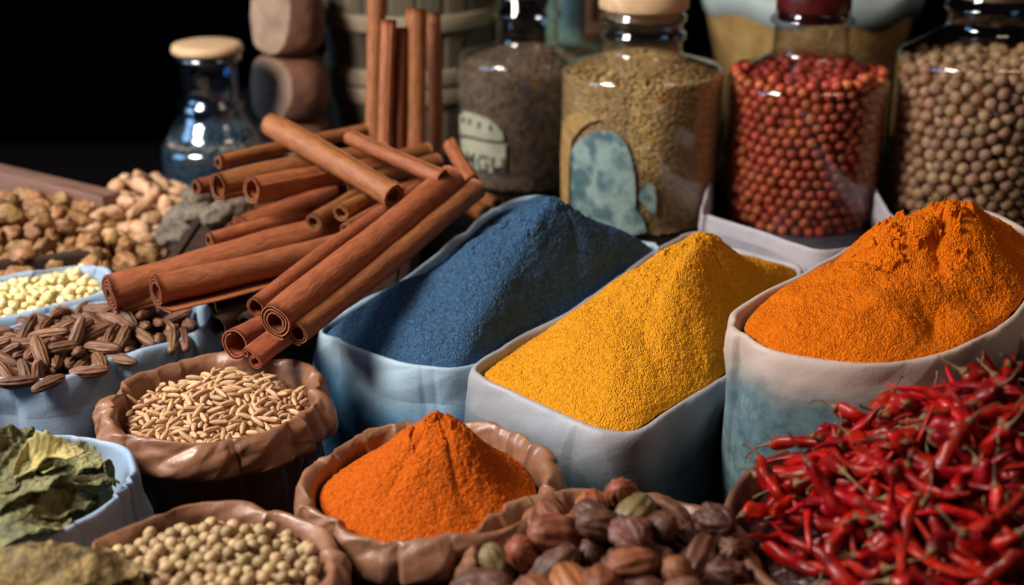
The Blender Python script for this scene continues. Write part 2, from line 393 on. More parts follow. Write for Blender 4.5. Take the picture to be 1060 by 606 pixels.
R_almond = px_rim([(-60, 392, 0), (0, 391, 0), (45, 391, 0), (75, 386, 0), (111, 371, 0), (150, 361, 0), (188, 350, 0), (212, 334, .01), (214, 317, .02), (190, 310, .012),
                   (150, 309, .004), (100, 315, .002), (50, 327, .002), (0, 341, .002), (-60, 350, .002), (-90, 372, 0)])
R_pale = px_rim([(-70, 343, 0), (0, 330, 0), (50, 318, .003), (95, 306, .005), (111, 296, .012), (110, 279, .018), (85, 274, .01), (40, 280, .008), (0, 288, .006), (-50, 296, .005), (-90, 320, 0)])
LAYOUT = dict(cumin=(C_cumin, r_cumin), cori=(C_cori, r_cori), card=(C_card, r_card))
C_bowl = at_z(972, 548, .0); r_bowl = .155
# ================================================================ setting
tag(put('backdrop', mesh_py('backdrop', [(-4, 3.2, -1), (4, 3.2, -1), (4, 3.2, 2.5), (-4, 3.2, 2.5), (-4, 3.25, -1), (4, 3.25, -1), (4, 3.25, 2.5), (-4, 3.25, 2.5)],
    [(0, 1, 2, 3), (4, 7, 6, 5), (0, 4, 5, 1), (3, 2, 6, 7), (0, 3, 7, 4), (1, 5, 6, 2)]), M['backdrop']), 'plain blue-black backdrop behind the spices', 'backdrop', kind='structure')
V, F = box(0, 1.6, TABLE_Z-.02, 3.2, 2.6, .04)
tag(put('table', bevel(mesh_py('table', V, F), .004), M['table']), 'dark wooden table under all the sacks', 'table', kind='structure')
V, F = box(.45, 1.99, (TABLE_Z+STEP_Z)/2, 1.84, .86, STEP_Z-TABLE_Z-.001)
tag(put('display_step', bevel(mesh_py('step', V, F), .004), M['step']), 'dark wooden step that carries the glass jars', 'step')

# ================================================================ sacks
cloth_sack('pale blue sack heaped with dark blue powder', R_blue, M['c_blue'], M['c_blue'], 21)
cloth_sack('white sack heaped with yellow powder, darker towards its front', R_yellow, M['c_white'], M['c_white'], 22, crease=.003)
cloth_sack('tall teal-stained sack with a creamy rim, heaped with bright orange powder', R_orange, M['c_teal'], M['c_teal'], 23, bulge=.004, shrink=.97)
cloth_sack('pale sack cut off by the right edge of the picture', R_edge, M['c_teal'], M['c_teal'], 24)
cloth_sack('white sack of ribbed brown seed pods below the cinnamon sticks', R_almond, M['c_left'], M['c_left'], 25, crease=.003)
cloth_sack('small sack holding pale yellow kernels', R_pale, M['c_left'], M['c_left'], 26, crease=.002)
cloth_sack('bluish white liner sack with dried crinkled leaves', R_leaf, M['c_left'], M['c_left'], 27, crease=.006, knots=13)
paper_sack('brown paper sack of pale oblong seeds', R_cumin, 31)
paper_sack('brown paper sack heaped with red-orange powder', R_paprika, 32)
paper_sack('brown paper sack of round beige coriander seeds', R_cori, 33)
paper_sack('brown paper sack of wrinkled brown pods beside the chilli bowl', R_card, 34)

# ================================================================ powders
def powder(name, cols, rnd=0):
    return mat(name, cols, 330, 5, rough=.95, bump=.9, bscale=640, bdist=.0019, bkind='voronoi', spec=.1, sheen=.0, bdetail=3, ramp=(.25, .75))
M['p_blue'] = powder('blue_powder', ['263d5a', '39587a', '537596'])
M['p_yellow'] = powder('yellow_powder', ['b56a10', 'dc921c', 'f0a832'])
M['p_orange'] = powder('orange_powder', ['bf5206', 'da6c0a', 'e98216'])
M['p_red'] = powder('red_orange_powder', ['a8420a', 'c65a12', 'd66e1e'])
h, _ = heap('blue_powder', R_blue, .007, .005, at_y(570, 202, 1.36), M['p_blue'], .86, 3, gully=.005, rough=.011, gfreq=15, gfold=.7, crust=.003, bumps=[(*at_y(650, 245, 1.33)[:2], .05, .022), (*at_y(612, 270, 1.30)[:2], .03, -.012)])
tag(h, 'dark blue powder heaped in the pale blue sack', 'powder', kind='stuff')
h, _ = heap('yellow_powder', R_yellow, .007, .005, at_y(720, 244, 1.25), M['p_yellow'], .84, 4, gully=.004, rough=.008, gfreq=17, crust=.003, bumps=[(*at_y(762, 268, 1.27)[:2], .03, .014)])
tag(h, 'golden yellow powder heaped in the white sack', 'powder', kind='stuff')
h, _ = heap('orange_powder', R_orange, .007, .004, at_y(985, 208, 1.22), M['p_orange'], .72, 9, gully=.011, rough=.009, gfreq=20, gfold=1.3, crust=.011, bumps=[(*at_y(1010, 232, 1.19)[:2], .03, .012), (*at_y(915, 250, 1.2)[:2], .03, .01)])
tag(h, 'bright orange powder with a crusty slumped top', 'powder', kind='stuff')
h, _ = heap('red_orange_powder', R_paprika, .012, .012, at_y(452, 420, .975), M['p_red'], .95, 11, gully=.0035, rough=.004, gfreq=24, gfold=.8, crust=.004, bumps=[(*at_y(490, 445, .96)[:2], .02, .008)])
tag(h, 'red-orange powder heaped in the brown paper sack', 'powder', kind='stuff')
# ================================================================ small things: seeds, pods, chillies (long axis along X, origin at the middle)
def pod_mesh(name, L, R, ribs=0, rib=.06, taper=(.5, .5), bend=0, flat=1.0, nu=22, nv=20, seed=0, rough=.05, rfreq=2.0, lump=0, twist=0):
    """closed seed or pod: tapered ends, lengthwise ribs, uneven skin"""
    u = np.linspace(0, 1, nu); s = np.sin(PI*u)
    prof = np.where(u < .5, s**taper[0], s**taper[1]); th = np.linspace(0, 2*PI, nv, endpoint=False)
    V = []
    for i, a in enumerate(u):
        x = -math.cos(PI*a)*L/2
        t = th+twist*a
        r = R*prof[i]*(1+rib*np.cos(ribs*t)*min(1, s[i]*2)) if ribs else R*prof[i]*np.ones(nv)
        q = np.stack([np.full(nv, x/L*4), np.cos(th)*rfreq, np.sin(th)*rfreq], -1)
        r = r*(1+rough*2*fbm(q+seed*3.3, 3, seed))
        if lump: r = r*(1+lump*math.sin(a*PI*2.7+seed))
        y = r*np.cos(th); z = r*np.sin(th)*flat + bend*(1-(2*a-1)**2)
        V.append(np.stack([np.full(nv, x), y, z], -1))
    return mesh_np(name, np.array(V).reshape(-1, 3), grid_faces(nu, nv))

def chilli_mesh(name, L, R, seed):
    rg = np.random.default_rng(seed); nu, nv = 30, 12
    u = np.linspace(0, 1, nu)
    prof = np.clip(np.minimum(1, (u*14+.25))**.6*(1-u**1.7*.86)*np.where(u > .985, .5, 1), .05, 1)
    bx, bz, w = rg.normal(0, .05), rg.uniform(.03, .14)*rg.choice([-1, 1]), rg.uniform(2, 4)
    cx = (u-.5)*L; cy = L*(bx*np.sin(u*PI)+.03*np.sin(u*w*PI+seed)); cz = L*bz*(np.sin(u*PI)-.4)
    th = np.linspace(0, 2*PI, nv, endpoint=False); V = []
    for i in range(nu):
        q = np.stack([np.full(nv, u[i]*7), np.cos(th)*1.3, np.sin(th)*1.3], -1)
        r = R*prof[i]*(1+.5*fbm(q+seed, 2, seed)+.14*np.sin(u[i]*26+3*np.sin(th+seed)))
        V.append(np.stack([np.full(nv, cx[i]), cy[i]+r*np.cos(th), cz[i]+r*np.sin(th)*.8], -1))
    V = np.array(V).reshape(-1, 3); F = [tuple(f) for f in grid_faces(nu, nv)]
    F.append(tuple(range(nv))[::-1]); F.append(tuple((nu-1)*nv+k for k in range(nv)))
    body = mesh_py(name, V, F)
    p0 = np.array([cx[0], cy[0], cz[0]]); d = np.array([cx[0]-cx[2], cy[0]-cy[2], cz[0]-cz[2]]); d /= np.linalg.norm(d)
    side = np.array([0, rg.normal(), rg.normal()]); side /= np.linalg.norm(side)
    sl = rg.uniform(.2, .5)*L*.5
    path = [p0-d*.0015, p0+d*.001, p0+d*.004, p0+d*(.004+sl*.35)+side*sl*.05, p0+d*(.004+sl*.7)+side*sl*.22, p0+d*(.004+sl*.9)+side*sl*.45]
    V, F = tube(path, [R*.62, R*.42, .0011, .0008, .0007, .0010], 8)
    return body, mesh_py(name+'_stem', V, F)

def make_variants():
    G = {}
    G['cumin'] = [pod_mesh('oblong_seed', .0165+.0025*(k % 3-1), .0021+.0003*(k % 2), 6, .08, (.8, .9), (k-1.5)*.0006, 1, 14, 14, k, .07) for k in range(5)]
    G['cori'] = [pod_mesh('coriander_seed', .0096+.0007*(k % 3-1), .0046+.0004*(k % 2), 10, .035, (1, 1), 0, 1, 14, 20, 10+k, .05) for k in range(4)]
    G['card'] = [pod_mesh('ribbed_pod', [.041, .045, .037, .047, .035, .040][k], [.0132, .0140, .0126, .0136, .0130, .0122][k], [10, 8, 11, 9, 0, 9][k], .06, (1.0, .85), (k-2)*.0012, .9, 30, 44, 20+k, .10 if k != 4 else .3, 1.2 if k != 4 else 2.4, twist=.5) for k in range(6)]
    G['almond'] = [pod_mesh('brown_seed_pod', .035+.004*(k % 3), .0057+.0007*(k % 2), 9, .10, (.62, .8), (k-1)*.001, .85, 24, 36, 30+k, .12) for k in range(4)]
    G['pale'] = [pod_mesh('pale_kernel', .011+.001*k, .0045, 0, 0, (.8, .8), .0012, .8, 12, 14, 40+k, .16, 1.2) for k in range(3)]
    G['walnut'] = [pod_mesh('nut', .026+.003*k, .0105, 3, .07, (.7, .7), .002, .8, 22, 24, 50+k, .26, 1.8) for k in range(4)]
    G['peanut'] = [pod_mesh('peanut', .027+.003*k, .0098, 8, .03, (.7, .7), .001, .8, 22, 24, 60+k, .14, 1.2, lump=.07) for k in range(4)]
    G['berry'] = [pod_mesh('red_berry', .0136+.0008*(k-1), .0066+.0003*(k-1), 0, 0, (1, 1), 0, 1, 12, 16, 70+k, .06, 1.4) for k in range(3)]
    G['pea'] = [pod_mesh('beige_seed', .0156+.0012*(k-1), .0076+.0005*(k-1), [12, 9, 14][k], .022, (1, 1), 0, 1, 14, 28, 80+k, .05, 1.4) for k in range(3)]
    G['chilli'] = []; G['stem'] = []
    for k in range(8):
        b, s = chilli_mesh('red_chilli', [.080, .070, .088, .064, .076, .084, .072, .092][k], [.0065, .0073, .0060, .0069, .0064, .0071, .0074, .0062][k], 100+k)
        G['chilli'].append(b); G['stem'].append(s)
    return G
GR = make_variants()
def bowl_mesh(C, r, h=.09, th=.008, n=96):
    V, F = lathe([(0.001, -h), (r*.62, -h), (r*.86, -h*.6), (r*.98, -h*.12), (r, -.003), (r-.002, .001), (r-th+.002, .001), (r-th, -.004), (r*.8, -h*.6), (r*.55, -h+th), (.001, -h+th)], n)
    V = V.copy(); V += np.array([C[0], C[1], C[2]])
    return V, F
def mound(C, r, z_edge, z_top, n=60, m=14, p=1.2, dx=0, dy=0):
    th = np.linspace(0, 2*PI, n, endpoint=False); V = []
    for t in np.linspace(0.001, 1, m):
        V.append(np.stack([C[0]+dx*(1-t)+r*t*np.cos(th), C[1]+dy*(1-t)+r*t*np.sin(th), np.full(n, z_edge+(z_top-z_edge)*(1-t**p))], -1))
    return np.array(V).reshape(-1, 3), grid_faces(m, n, flip=True)
def rim_mound(O, inset, drop, c, ztop, m=16, p=1.3):
    O = O[::4]; nn = normals2(O, 2); R = O.copy(); R[:, :2] -= nn*inset; R[:, 2] -= drop; V = []
    for t in np.linspace(.001, 1, m):
        P = np.array([c[0], c[1], 0])*(1-t)+R*t; P[:, 2] = R[:, 2]+(ztop-R[:, 2])*(1-t**p); V.append(P)
    return np.array(V).reshape(-1, 3), grid_faces(m, len(O), flip=True)
JARS = {}
def jar_at(key, cx, front, rx, z=STEP_Z):
    P = at_z(cx, front, z); d = depth_of(P)
    r = rx/F_PX*(d+.02); y = P[1]+r; x = (cx-530)/F_PX*(y*_cp+(CAM_H-.08)*_sp)
    JARS[key] = (x, y, r); return JARS[key]
jar_at('a', 545, 204, 73); jar_at('b', 662, 247, 85); jar_at('c', 832, 249, 84); jar_at('d', 1012, 256, 92)
NUTS_C = at_z(30, 238, 0)
PEA_C = at_z(140, 222, 0)
# base shapes the small things rest on
BEDS = dict(
    cumin=mound(C_cumin, r_cumin-.014, -.016, .012, p=1.3, dy=.01),
    cori=mound(C_cori, r_cori-.014, -.046, -.014, p=1.8),
    card=mound(C_card, r_card-.014, -.050, -.004, p=1.6),
    chilli=mound(C_bowl, r_bowl-.012, -.016, .080, p=1.15, dx=.045, dy=.035),
    almond=rim_mound(R_almond, .010, .020, at_z(100, 348, 0)[:2], -.006),
    pale=rim_mound(R_pale, .010, .012, at_z(20, 305, 0)[:2], .012),
    walnut=mound(NUTS_C, .16, -.04, .008, p=1.4, dx=-.02),
    peanut=mound(PEA_C, .105, -.03, .014, p=1.2, dy=.03),
)
if __name__ == '__main__' and 'SIM' not in globals():
    for g in GR: pass
# resting positions of the small things: variant, x, y, z (0.1 mm), quaternion (1/100)
REST = {}
WIDTH = {}
WIDTH['cumin'] = 8
REST['cumin'] = [
2,-2494,10723,52,54,-84,-4,4,2,-2735,10501,16,43,84,-5,-31,2,-2570,10908,81,93,30,-19,5,1,-3135,10745,25,52,73,26,35,2,-2061,10792,47,9,5,-13,99,1,-2142,10753,48,40,-84,35,-1,3,-2164,10592,8,11,-6,-24,96,1,-2456,10981,113,12,36,-92,-10,2,-2305,10303,16,68,-40,-37,49,4,-2475,10408,-6,87,3,-2,49,
1,-2899,10104,15,49,-66,-50,29,2,-2528,10601,41,42,6,-32,-85,1,-2892,11598,95,40,92,2,-5,1,-2332,10610,56,49,73,40,28,2,-3146,11854,7,54,-84,4,-8,4,-2730,11137,138,22,16,-14,-95,1,-2707,10849,98,37,43,-42,-71,1,-3330,11905,-4,37,31,-50,-72,4,-2809,10573,27,98,15,-6,9,1,-2843,11347,128,71,66,-9,21,
1,-3316,10905,-21,30,92,11,25,3,-2530,11558,109,2,0,22,98,2,-2091,11825,9,22,-25,79,-52,1,-2290,11361,117,19,-2,-78,-59,1,-2259,10844,51,14,5,-71,69,2,-3009,10789,36,42,22,-58,-66,3,-1948,10753,-15,11,-16,21,-96,1,-3132,10955,28,20,96,5,-17,1,-3062,11322,97,32,-94,6,-5,3,-3315,11120,15,97,2,2,25,
3,-2968,10873,60,86,32,26,32,1,-2954,10558,13,39,52,-54,-54,2,-2897,10752,61,4,55,-83,-4,4,-3211,11214,32,93,22,6,28,2,-2546,11134,154,26,-88,40,-3,3,-1830,10986,18,22,14,20,94,2,-3402,11250,15,80,43,39,-13,1,-3090,10573,6,36,-53,66,-40,2,-2148,11044,106,84,20,9,50,3,-2343,11282,97,14,11,-32,-93,
2,-2095,10373,28,50,-29,-48,66,1,-2872,10689,36,42,-21,44,-76,2,-2556,10291,15,61,41,35,58,4,-3449,11073,36,99,7,-3,-13,3,-2564,11046,131,97,-12,-3,-22,1,-1805,11263,-7,30,-30,77,-48,0,-3008,11219,81,2,14,99,2,3,-2303,10934,82,86,7,-3,50,1,-1807,10433,30,44,72,47,26,3,-2152,10867,69,40,-4,15,-90,
0,-2440,11187,106,20,9,-82,-52,1,-3183,10601,-20,23,0,-93,28,0,-2420,10551,13,21,-67,-71,-9,2,-2773,10952,78,97,-17,5,18,2,-1846,11433,-8,37,66,56,34,3,-2259,10629,36,72,-2,28,-64,4,-1911,11083,26,41,-3,-21,-88,0,-2625,10539,0,11,-17,58,79,2,-2042,10696,11,57,-65,42,-27,4,-2103,11036,55,21,23,0,-95,
0,-2272,10484,3,19,-94,29,-4,2,-2620,11259,146,22,-30,78,-51,0,-1869,11523,2,43,85,6,30,3,-3380,10719,31,65,44,-30,-54,4,-2681,11041,128,74,9,8,66,2,-2327,12120,2,7,-25,80,-54,1,-2204,11298,91,59,60,40,36,3,-2341,12026,0,25,-11,6,-96,2,-2221,11767,21,75,65,-4,13,3,-2756,10765,56,51,-24,-65,50,
3,-2830,11032,106,49,14,6,86,0,-1745,11041,22,7,90,-42,-2,2,-2518,10887,56,18,-17,90,-37,1,-2869,10453,-38,24,79,10,-56,3,-1889,10809,6,93,-25,-13,-24,3,-2403,10968,56,78,9,-8,61,3,-2374,11065,88,74,-34,26,-52,4,-2386,11409,115,33,-12,7,-94,3,-2684,10520,22,47,6,27,84,2,-3402,11894,-10,15,87,46,14,
2,-2414,10827,56,59,-2,-26,-77,2,-3240,10696,12,14,-76,-54,34,1,-2634,10764,78,6,51,84,18,2,-2312,10735,52,10,-39,61,-68,4,-2092,11269,76,24,22,28,90,0,-2008,11287,54,13,12,94,-29,4,-2936,11367,99,85,0,10,52,0,-2558,10792,53,4,86,49,15,3,-2930,11063,48,24,-32,-62,67,3,-2698,10646,38,65,-16,-21,71,
1,-2438,11331,111,8,-6,-87,-48,4,-2625,11143,109,63,16,0,-76,2,-2111,11666,16,9,-21,-29,93,3,-2732,10449,-33,20,-30,-92,-17,4,-2444,10393,-31,77,15,42,45,2,-2090,10680,-19,87,43,22,-11,1,-3270,11022,-15,17,-18,-91,34,4,-1987,11091,36,72,-9,-14,67,2,-2085,10868,46,6,30,-62,-72,2,-2798,11226,126,81,-15,13,55,
2,-1878,11239,22,56,12,14,81,0,-1912,10940,9,15,93,34,-6,4,-2793,12105,7,60,8,-10,-79,3,-2508,11211,123,14,-6,-3,-99,0,-2601,11784,67,3,14,-99,0,4,-2079,11195,58,99,-10,2,-10,3,-3092,11016,40,1,20,0,-98,4,-1670,11052,11,70,3,-4,-71,0,-3001,10602,35,34,54,-74,-21,4,-3188,10926,-5,71,44,-18,-51,
2,-2946,10756,36,8,-73,-67,-6,0,-2238,10519,-26,64,-73,4,-22,3,-2921,11109,80,51,-52,-14,67,3,-2355,10770,44,46,5,17,-87,0,-2492,11277,119,13,-5,-99,-3,1,-3369,12003,-12,54,79,24,16,2,-3388,11026,2,55,44,-55,-45,2,-3342,11375,-6,39,0,80,46,2,-2199,10996,60,65,-57,47,-18,1,-3691,11243,29,54,28,46,65,
4,-2623,11000,103,46,-25,-16,84,1,-3230,11518,21,63,-31,-20,68,1,-2336,11736,37,8,-44,89,-6,4,-2204,10725,27,57,-11,13,80,3,-1882,11602,7,80,10,-38,46,1,-2366,10474,25,68,32,-37,-56,0,-2479,12023,17,7,98,-18,-4,2,-2253,11485,84,77,-35,-21,50,4,-2776,10529,-38,92,-5,24,29,1,-3044,11195,39,40,32,-68,-52,
4,-2538,11027,89,13,-1,-66,74,4,-3114,10675,-20,20,-15,20,-95,1,-2689,10934,68,8,25,-74,-62,2,-2474,11963,8,7,-28,-94,20,4,-2241,10685,-9,13,-9,8,-98,1,-2093,11141,63,6,6,-67,74,0,-3273,11453,-14,34,13,-91,19,1,-2858,11139,98,81,-50,26,-17,1,-2206,11478,53,29,-89,-34,-12,1,-2694,11695,67,96,3,-7,28,
3,-2225,10929,57,53,0,-7,84,1,-2542,11429,116,53,84,-1,9,0,-3222,10812,2,12,-84,50,-18,2,-3111,11285,46,66,33,-31,-60,2,-2502,11834,44,6,97,-22,3,4,-3014,10689,12,50,-14,-16,-84,4,-2601,10440,-19,89,5,-14,-43,0,-2789,10859,68,10,8,-65,-75,4,-2811,11745,55,35,-9,-3,93,4,-2057,10632,-47,2,-33,17,-93,
1,-2055,11070,27,29,55,78,7,2,-3020,10589,-4,76,28,-20,-56,4,-3015,11034,66,62,-35,43,-56,0,-2658,10711,32,13,-69,-68,21,2,-2799,11570,64,10,37,38,-84,3,-1863,11732,25,78,-5,2,62,4,-2687,10762,46,72,-40,-4,57,1,-2311,10582,1,40,-80,34,-27,4,-3068,11917,-5,84,9,-7,-53,0,-2514,10820,37,82,-35,-33,32,
2,-3127,10550,-54,37,43,-71,40,0,-2622,10593,2,0,8,91,42,1,-1944,11679,-26,1,-33,-83,44,2,-1842,10853,-19,58,20,-72,34,2,-2684,11329,128,55,47,-45,-52,4,-2014,11741,-37,33,-28,59,69,0,-2769,11039,75,18,-93,29,-10,1,-1961,11171,13,55,41,32,65,2,-2689,10366,-30,47,-23,56,65,3,-2828,10620,24,94,-30,11,14,
2,-3015,10888,44,67,47,6,57,2,-2792,10701,16,45,13,63,62,3,-2886,10936,39,65,-16,16,-72,0,-2654,11644,73,7,-82,-55,-13,0,-2242,11145,87,18,-65,-72,15,3,-2599,11951,27,99,-8,4,7,2,-2313,11180,84,27,52,75,30,3,-3049,10527,-36,81,28,-42,-29,0,-3049,10932,27,27,-58,77,5,1,-2985,11431,82,29,-95,-11,9,
0,-2521,10461,-15,10,78,62,-7,1,-1999,11408,29,46,-85,-24,8,2,-3152,11116,22,33,-23,-40,82,4,-3524,11572,-7,59,-1,11,80,2,-3124,11146,52,84,-4,-24,-48,0,-2641,11498,94,8,-89,-44,-8,2,-2725,12067,31,38,47,68,43,4,-2601,10650,28,73,-16,4,-66,4,-2125,11369,63,80,6,-14,58,4,-2454,10776,-1,65,15,9,-74,
4,-2526,10969,84,45,89,-2,-9,2,-2484,11381,114,19,4,-89,-40,4,-2287,11243,62,47,43,50,59,4,-2738,11404,110,3,33,-84,-44,0,-2810,10435,-41,40,63,-65,-14,3,-2231,10561,-33,21,3,34,92,2,-2928,10522,-41,2,99,-15,3,4,-2861,10582,-28,51,3,-15,84,4,-2820,10896,23,92,23,-7,30,1,-2390,10474,-38,49,-41,-18,75,
3,-1832,10928,-19,94,-13,20,22,4,-2480,10550,-3,45,-45,41,-66,0,-3256,11074,1,28,42,86,-10,3,-1910,11373,6,50,-51,61,-33,2,-2166,11178,107,63,-45,19,-60,2,-2009,11470,19,52,-68,-2,52,3,-3314,11190,7,61,-19,-46,-62,1,-2972,11610,48,3,-1,-100,-10,2,-2734,11757,84,32,-60,48,-54,3,-2015,10778,-8,3,-19,84,51,
0,-3318,10828,-43,18,29,90,-26,0,-3137,11806,-42,4,-28,94,-20,3,-2505,10588,-14,58,22,-59,-52,0,-2011,12117,-18,20,80,-56,-6,1,-2625,10809,36,56,-29,-58,52,3,-2345,10954,42,64,7,4,-76,4,-2455,11090,87,92,-7,22,-33,0,-1837,11152,-10,78,-28,-23,-52,3,-2828,10790,12,74,-62,19,-19,4,-2478,10676,-27,90,12,19,-37,
2,-2857,11040,67,12,-82,56,-7,1,-2415,11768,20,5,10,-99,2,0,-2188,11089,78,49,-39,-65,42,1,-1964,11010,9,45,-62,-42,48,2,-1949,11424,-18,64,34,24,64,1,-3223,11650,2,25,44,86,0,4,-2019,10740,-42,20,47,82,-26,4,-3239,11328,2,41,18,27,85,0,-2786,11335,95,22,-94,-25,-7,4,-2040,10986,20,27,-51,54,-62,
2,-2855,11930,1,52,74,-27,-32,4,-2171,11634,15,52,3,-13,84,3,-1936,11250,-8,43,-61,56,-37,0,-2651,10404,-32,17,-52,-64,53,3,-2764,11175,101,12,8,17,-98,4,-2314,10435,-14,75,32,50,28,1,-2022,10857,15,26,25,90,23,4,-2077,11594,-6,91,12,11,39,2,-3031,11367,71,13,-10,-40,90,0,-2127,10961,52,11,-90,-33,28,
4,-3242,11193,-17,36,29,-29,-84,1,-2243,11576,46,17,-4,-94,30,4,-2126,10734,-29,7,18,-4,98,1,-2857,11446,107,50,84,-22,-8,3,-2780,11935,15,73,1,-6,68,1,-2251,11670,43,88,0,-14,-45,1,-2053,11509,26,54,26,-80,-6,3,-3092,11445,58,94,32,7,13,4,-2741,11876,24,48,6,1,-88,1,-3372,10935,-76,7,72,6,69,
4,-2887,11240,81,24,60,-67,-36,2,-2346,11949,-54,13,81,17,54,0,-2918,10603,-39,42,43,73,32,2,-2946,11272,55,31,40,-57,-64,3,-2635,11359,123,66,0,18,72,4,-2695,11077,96,58,52,-32,-54,3,-2301,10930,30,60,56,31,48,0,-2080,11432,14,38,36,-85,-9,2,-2253,11045,45,15,-62,-77,-1,2,-3342,11536,-35,52,-18,72,-41,
4,-3044,10611,-60,23,3,-46,86,2,-3152,11270,4,71,-32,46,-43,2,-2311,11804,-7,54,0,51,-67,4,-3289,10962,-48,11,-24,-38,-89,0,-3119,10878,2,49,75,-42,-15,4,-2946,10983,16,52,-11,-28,80,2,-2996,11867,-8,74,7,6,-66,2,-2711,11570,73,30,18,38,85,1,-2560,10538,-30,60,-26,10,-74,4,-2326,11065,59,45,33,37,74,
0,-1957,10898,-12,48,-44,36,-66,3,-2044,11811,-53,22,-58,-2,78,0,-2128,11447,57,39,-19,-13,-89,2,-1989,10605,-32,60,68,42,2,1,-1975,11560,-34,70,68,-9,-21,4,-3063,11512,28,88,21,25,-35,2,-2493,11708,47,2,-9,27,-96,3,-2524,11906,9,99,-7,11,3,1,-2505,11605,70,65,-66,-34,16,0,-2015,11667,-61,48,16,85,-16,
3,-2096,10549,-30,79,60,6,-10,4,-2635,11831,41,99,-14,-6,-2,0,-2317,11653,36,40,60,68,-12,3,-2976,11495,65,4,-1,-8,-100,4,-2371,11534,78,88,7,-9,-46,2,-3132,10964,-34,21,-30,-65,66,3,-2853,11235,95,42,52,46,58,1,-2561,10694,-6,27,61,57,48,1,-2031,11392,-36,18,8,-78,60,2,-3149,10677,-45,32,45,-45,-70,
0,-2970,11155,36,21,87,37,26,2,-3343,11060,-43,16,86,49,4,1,-2324,10671,-37,5,5,-92,39,3,-1784,11307,-67,61,18,38,67,1,-2692,10701,-3,49,-24,-60,58,0,-2235,10645,-26,50,-83,-10,23,2,-2209,11340,41,18,96,0,-20,1,-1887,10834,-65,72,-55,42,-7,3,-3315,10756,-39,25,44,86,10,2,-3095,11546,12,56,-67,48,-5,
2,-3186,10728,-46,39,46,-79,-8,0,-3131,11396,14,26,93,25,7,0,-2443,10514,-52,21,71,67,-8,2,-1945,11617,-54,4,-10,-66,-74,3,-3273,11300,-20,30,2,-17,94,4,-2557,11765,52,11,-4,90,-41,0,-1985,11318,7,33,72,-60,-8,0,-2946,10453,-44,11,24,-79,56,3,-3010,11286,52,25,16,-79,-53,0,-2511,11060,95,38,89,-19,-17,
2,-1854,11083,-29,79,-40,20,42,2,-3284,11406,-34,4,-25,17,95,0,-2819,11685,61,92,5,-4,-38,0,-2351,10670,21,4,35,-88,32,4,-2204,11812,7,89,-41,8,16,1,-2550,10410,-51,6,7,97,-21,4,-2555,11637,80,98,-6,-21,-3,0,-1909,11149,-21,38,-74,-45,32,0,-2735,11260,120,15,71,-68,8,1,-3189,11048,6,55,31,41,66,
0,-3015,10648,-80,13,8,78,61,1,-2279,10823,3,7,-13,-39,-91,2,-1974,10972,-65,75,45,-6,-48,4,-3223,11037,-66,18,34,-50,-77,0,-3371,11170,-90,32,-90,28,9,2,-2617,10662,-21,61,2,-18,77,3,-3070,10747,-65,58,-11,-33,73,0,-3083,11238,1,10,45,-82,-32,1,-3210,11595,-41,7,-33,94,-5,0,-2710,10857,37,10,36,-74,-56,
1,-3244,10657,-81,82,9,55,-16,2,-3312,11024,-79,15,-77,-58,23,0,-2394,10792,2,16,-80,-58,-5,2,-2197,10766,-38,7,15,-14,98,4,-1853,10902,-41,11,95,2,-30,0,-1925,11457,-70,4,87,45,18,3,-3054,11323,20,3,-27,86,42,2,-2469,11531,67,11,-3,-94,-34,0,-3044,10754,-16,54,-77,9,34,1,-2130,11011,-1,60,-58,-40,38,
2,-2046,11064,-27,42,-27,31,-81,4,-1857,11514,-64,36,9,41,83,1,-3295,11496,-41,15,-82,-51,-22,0,-2733,10680,-23,23,54,61,53,0,-1767,11118,-39,14,76,63,-4,3,-2190,10625,-74,34,-38,57,-65,4,-1896,10963,-57,95,-16,17,-19,2,-2692,11755,36,60,76,21,12,3,-2409,11448,85,47,-86,-6,19,4,-1808,11377,-36,62,-19,18,-74,
1,-2629,10505,-68,7,-25,-90,36,0,-2349,10524,-32,38,-43,-70,42,1,-2409,10610,-14,4,-68,-70,-22,3,-2210,11243,50,19,-62,70,-32,3,-2108,10933,8,90,12,26,34,4,-2986,10654,-35,15,-13,30,93,4,-2940,11774,13,16,-7,-12,98,1,-1851,11012,-31,63,77,-10,-5,3,-2930,11548,54,2,-7,34,94,0,-2100,10802,-7,4,-98,-21,5,
0,-3374,11455,-52,1,-57,40,72,3,-2760,10593,-13,17,6,8,-98,0,-2125,11254,43,24,-17,-94,19,4,-3122,11477,16,12,27,7,95,
]
WIDTH['cori'] = 8
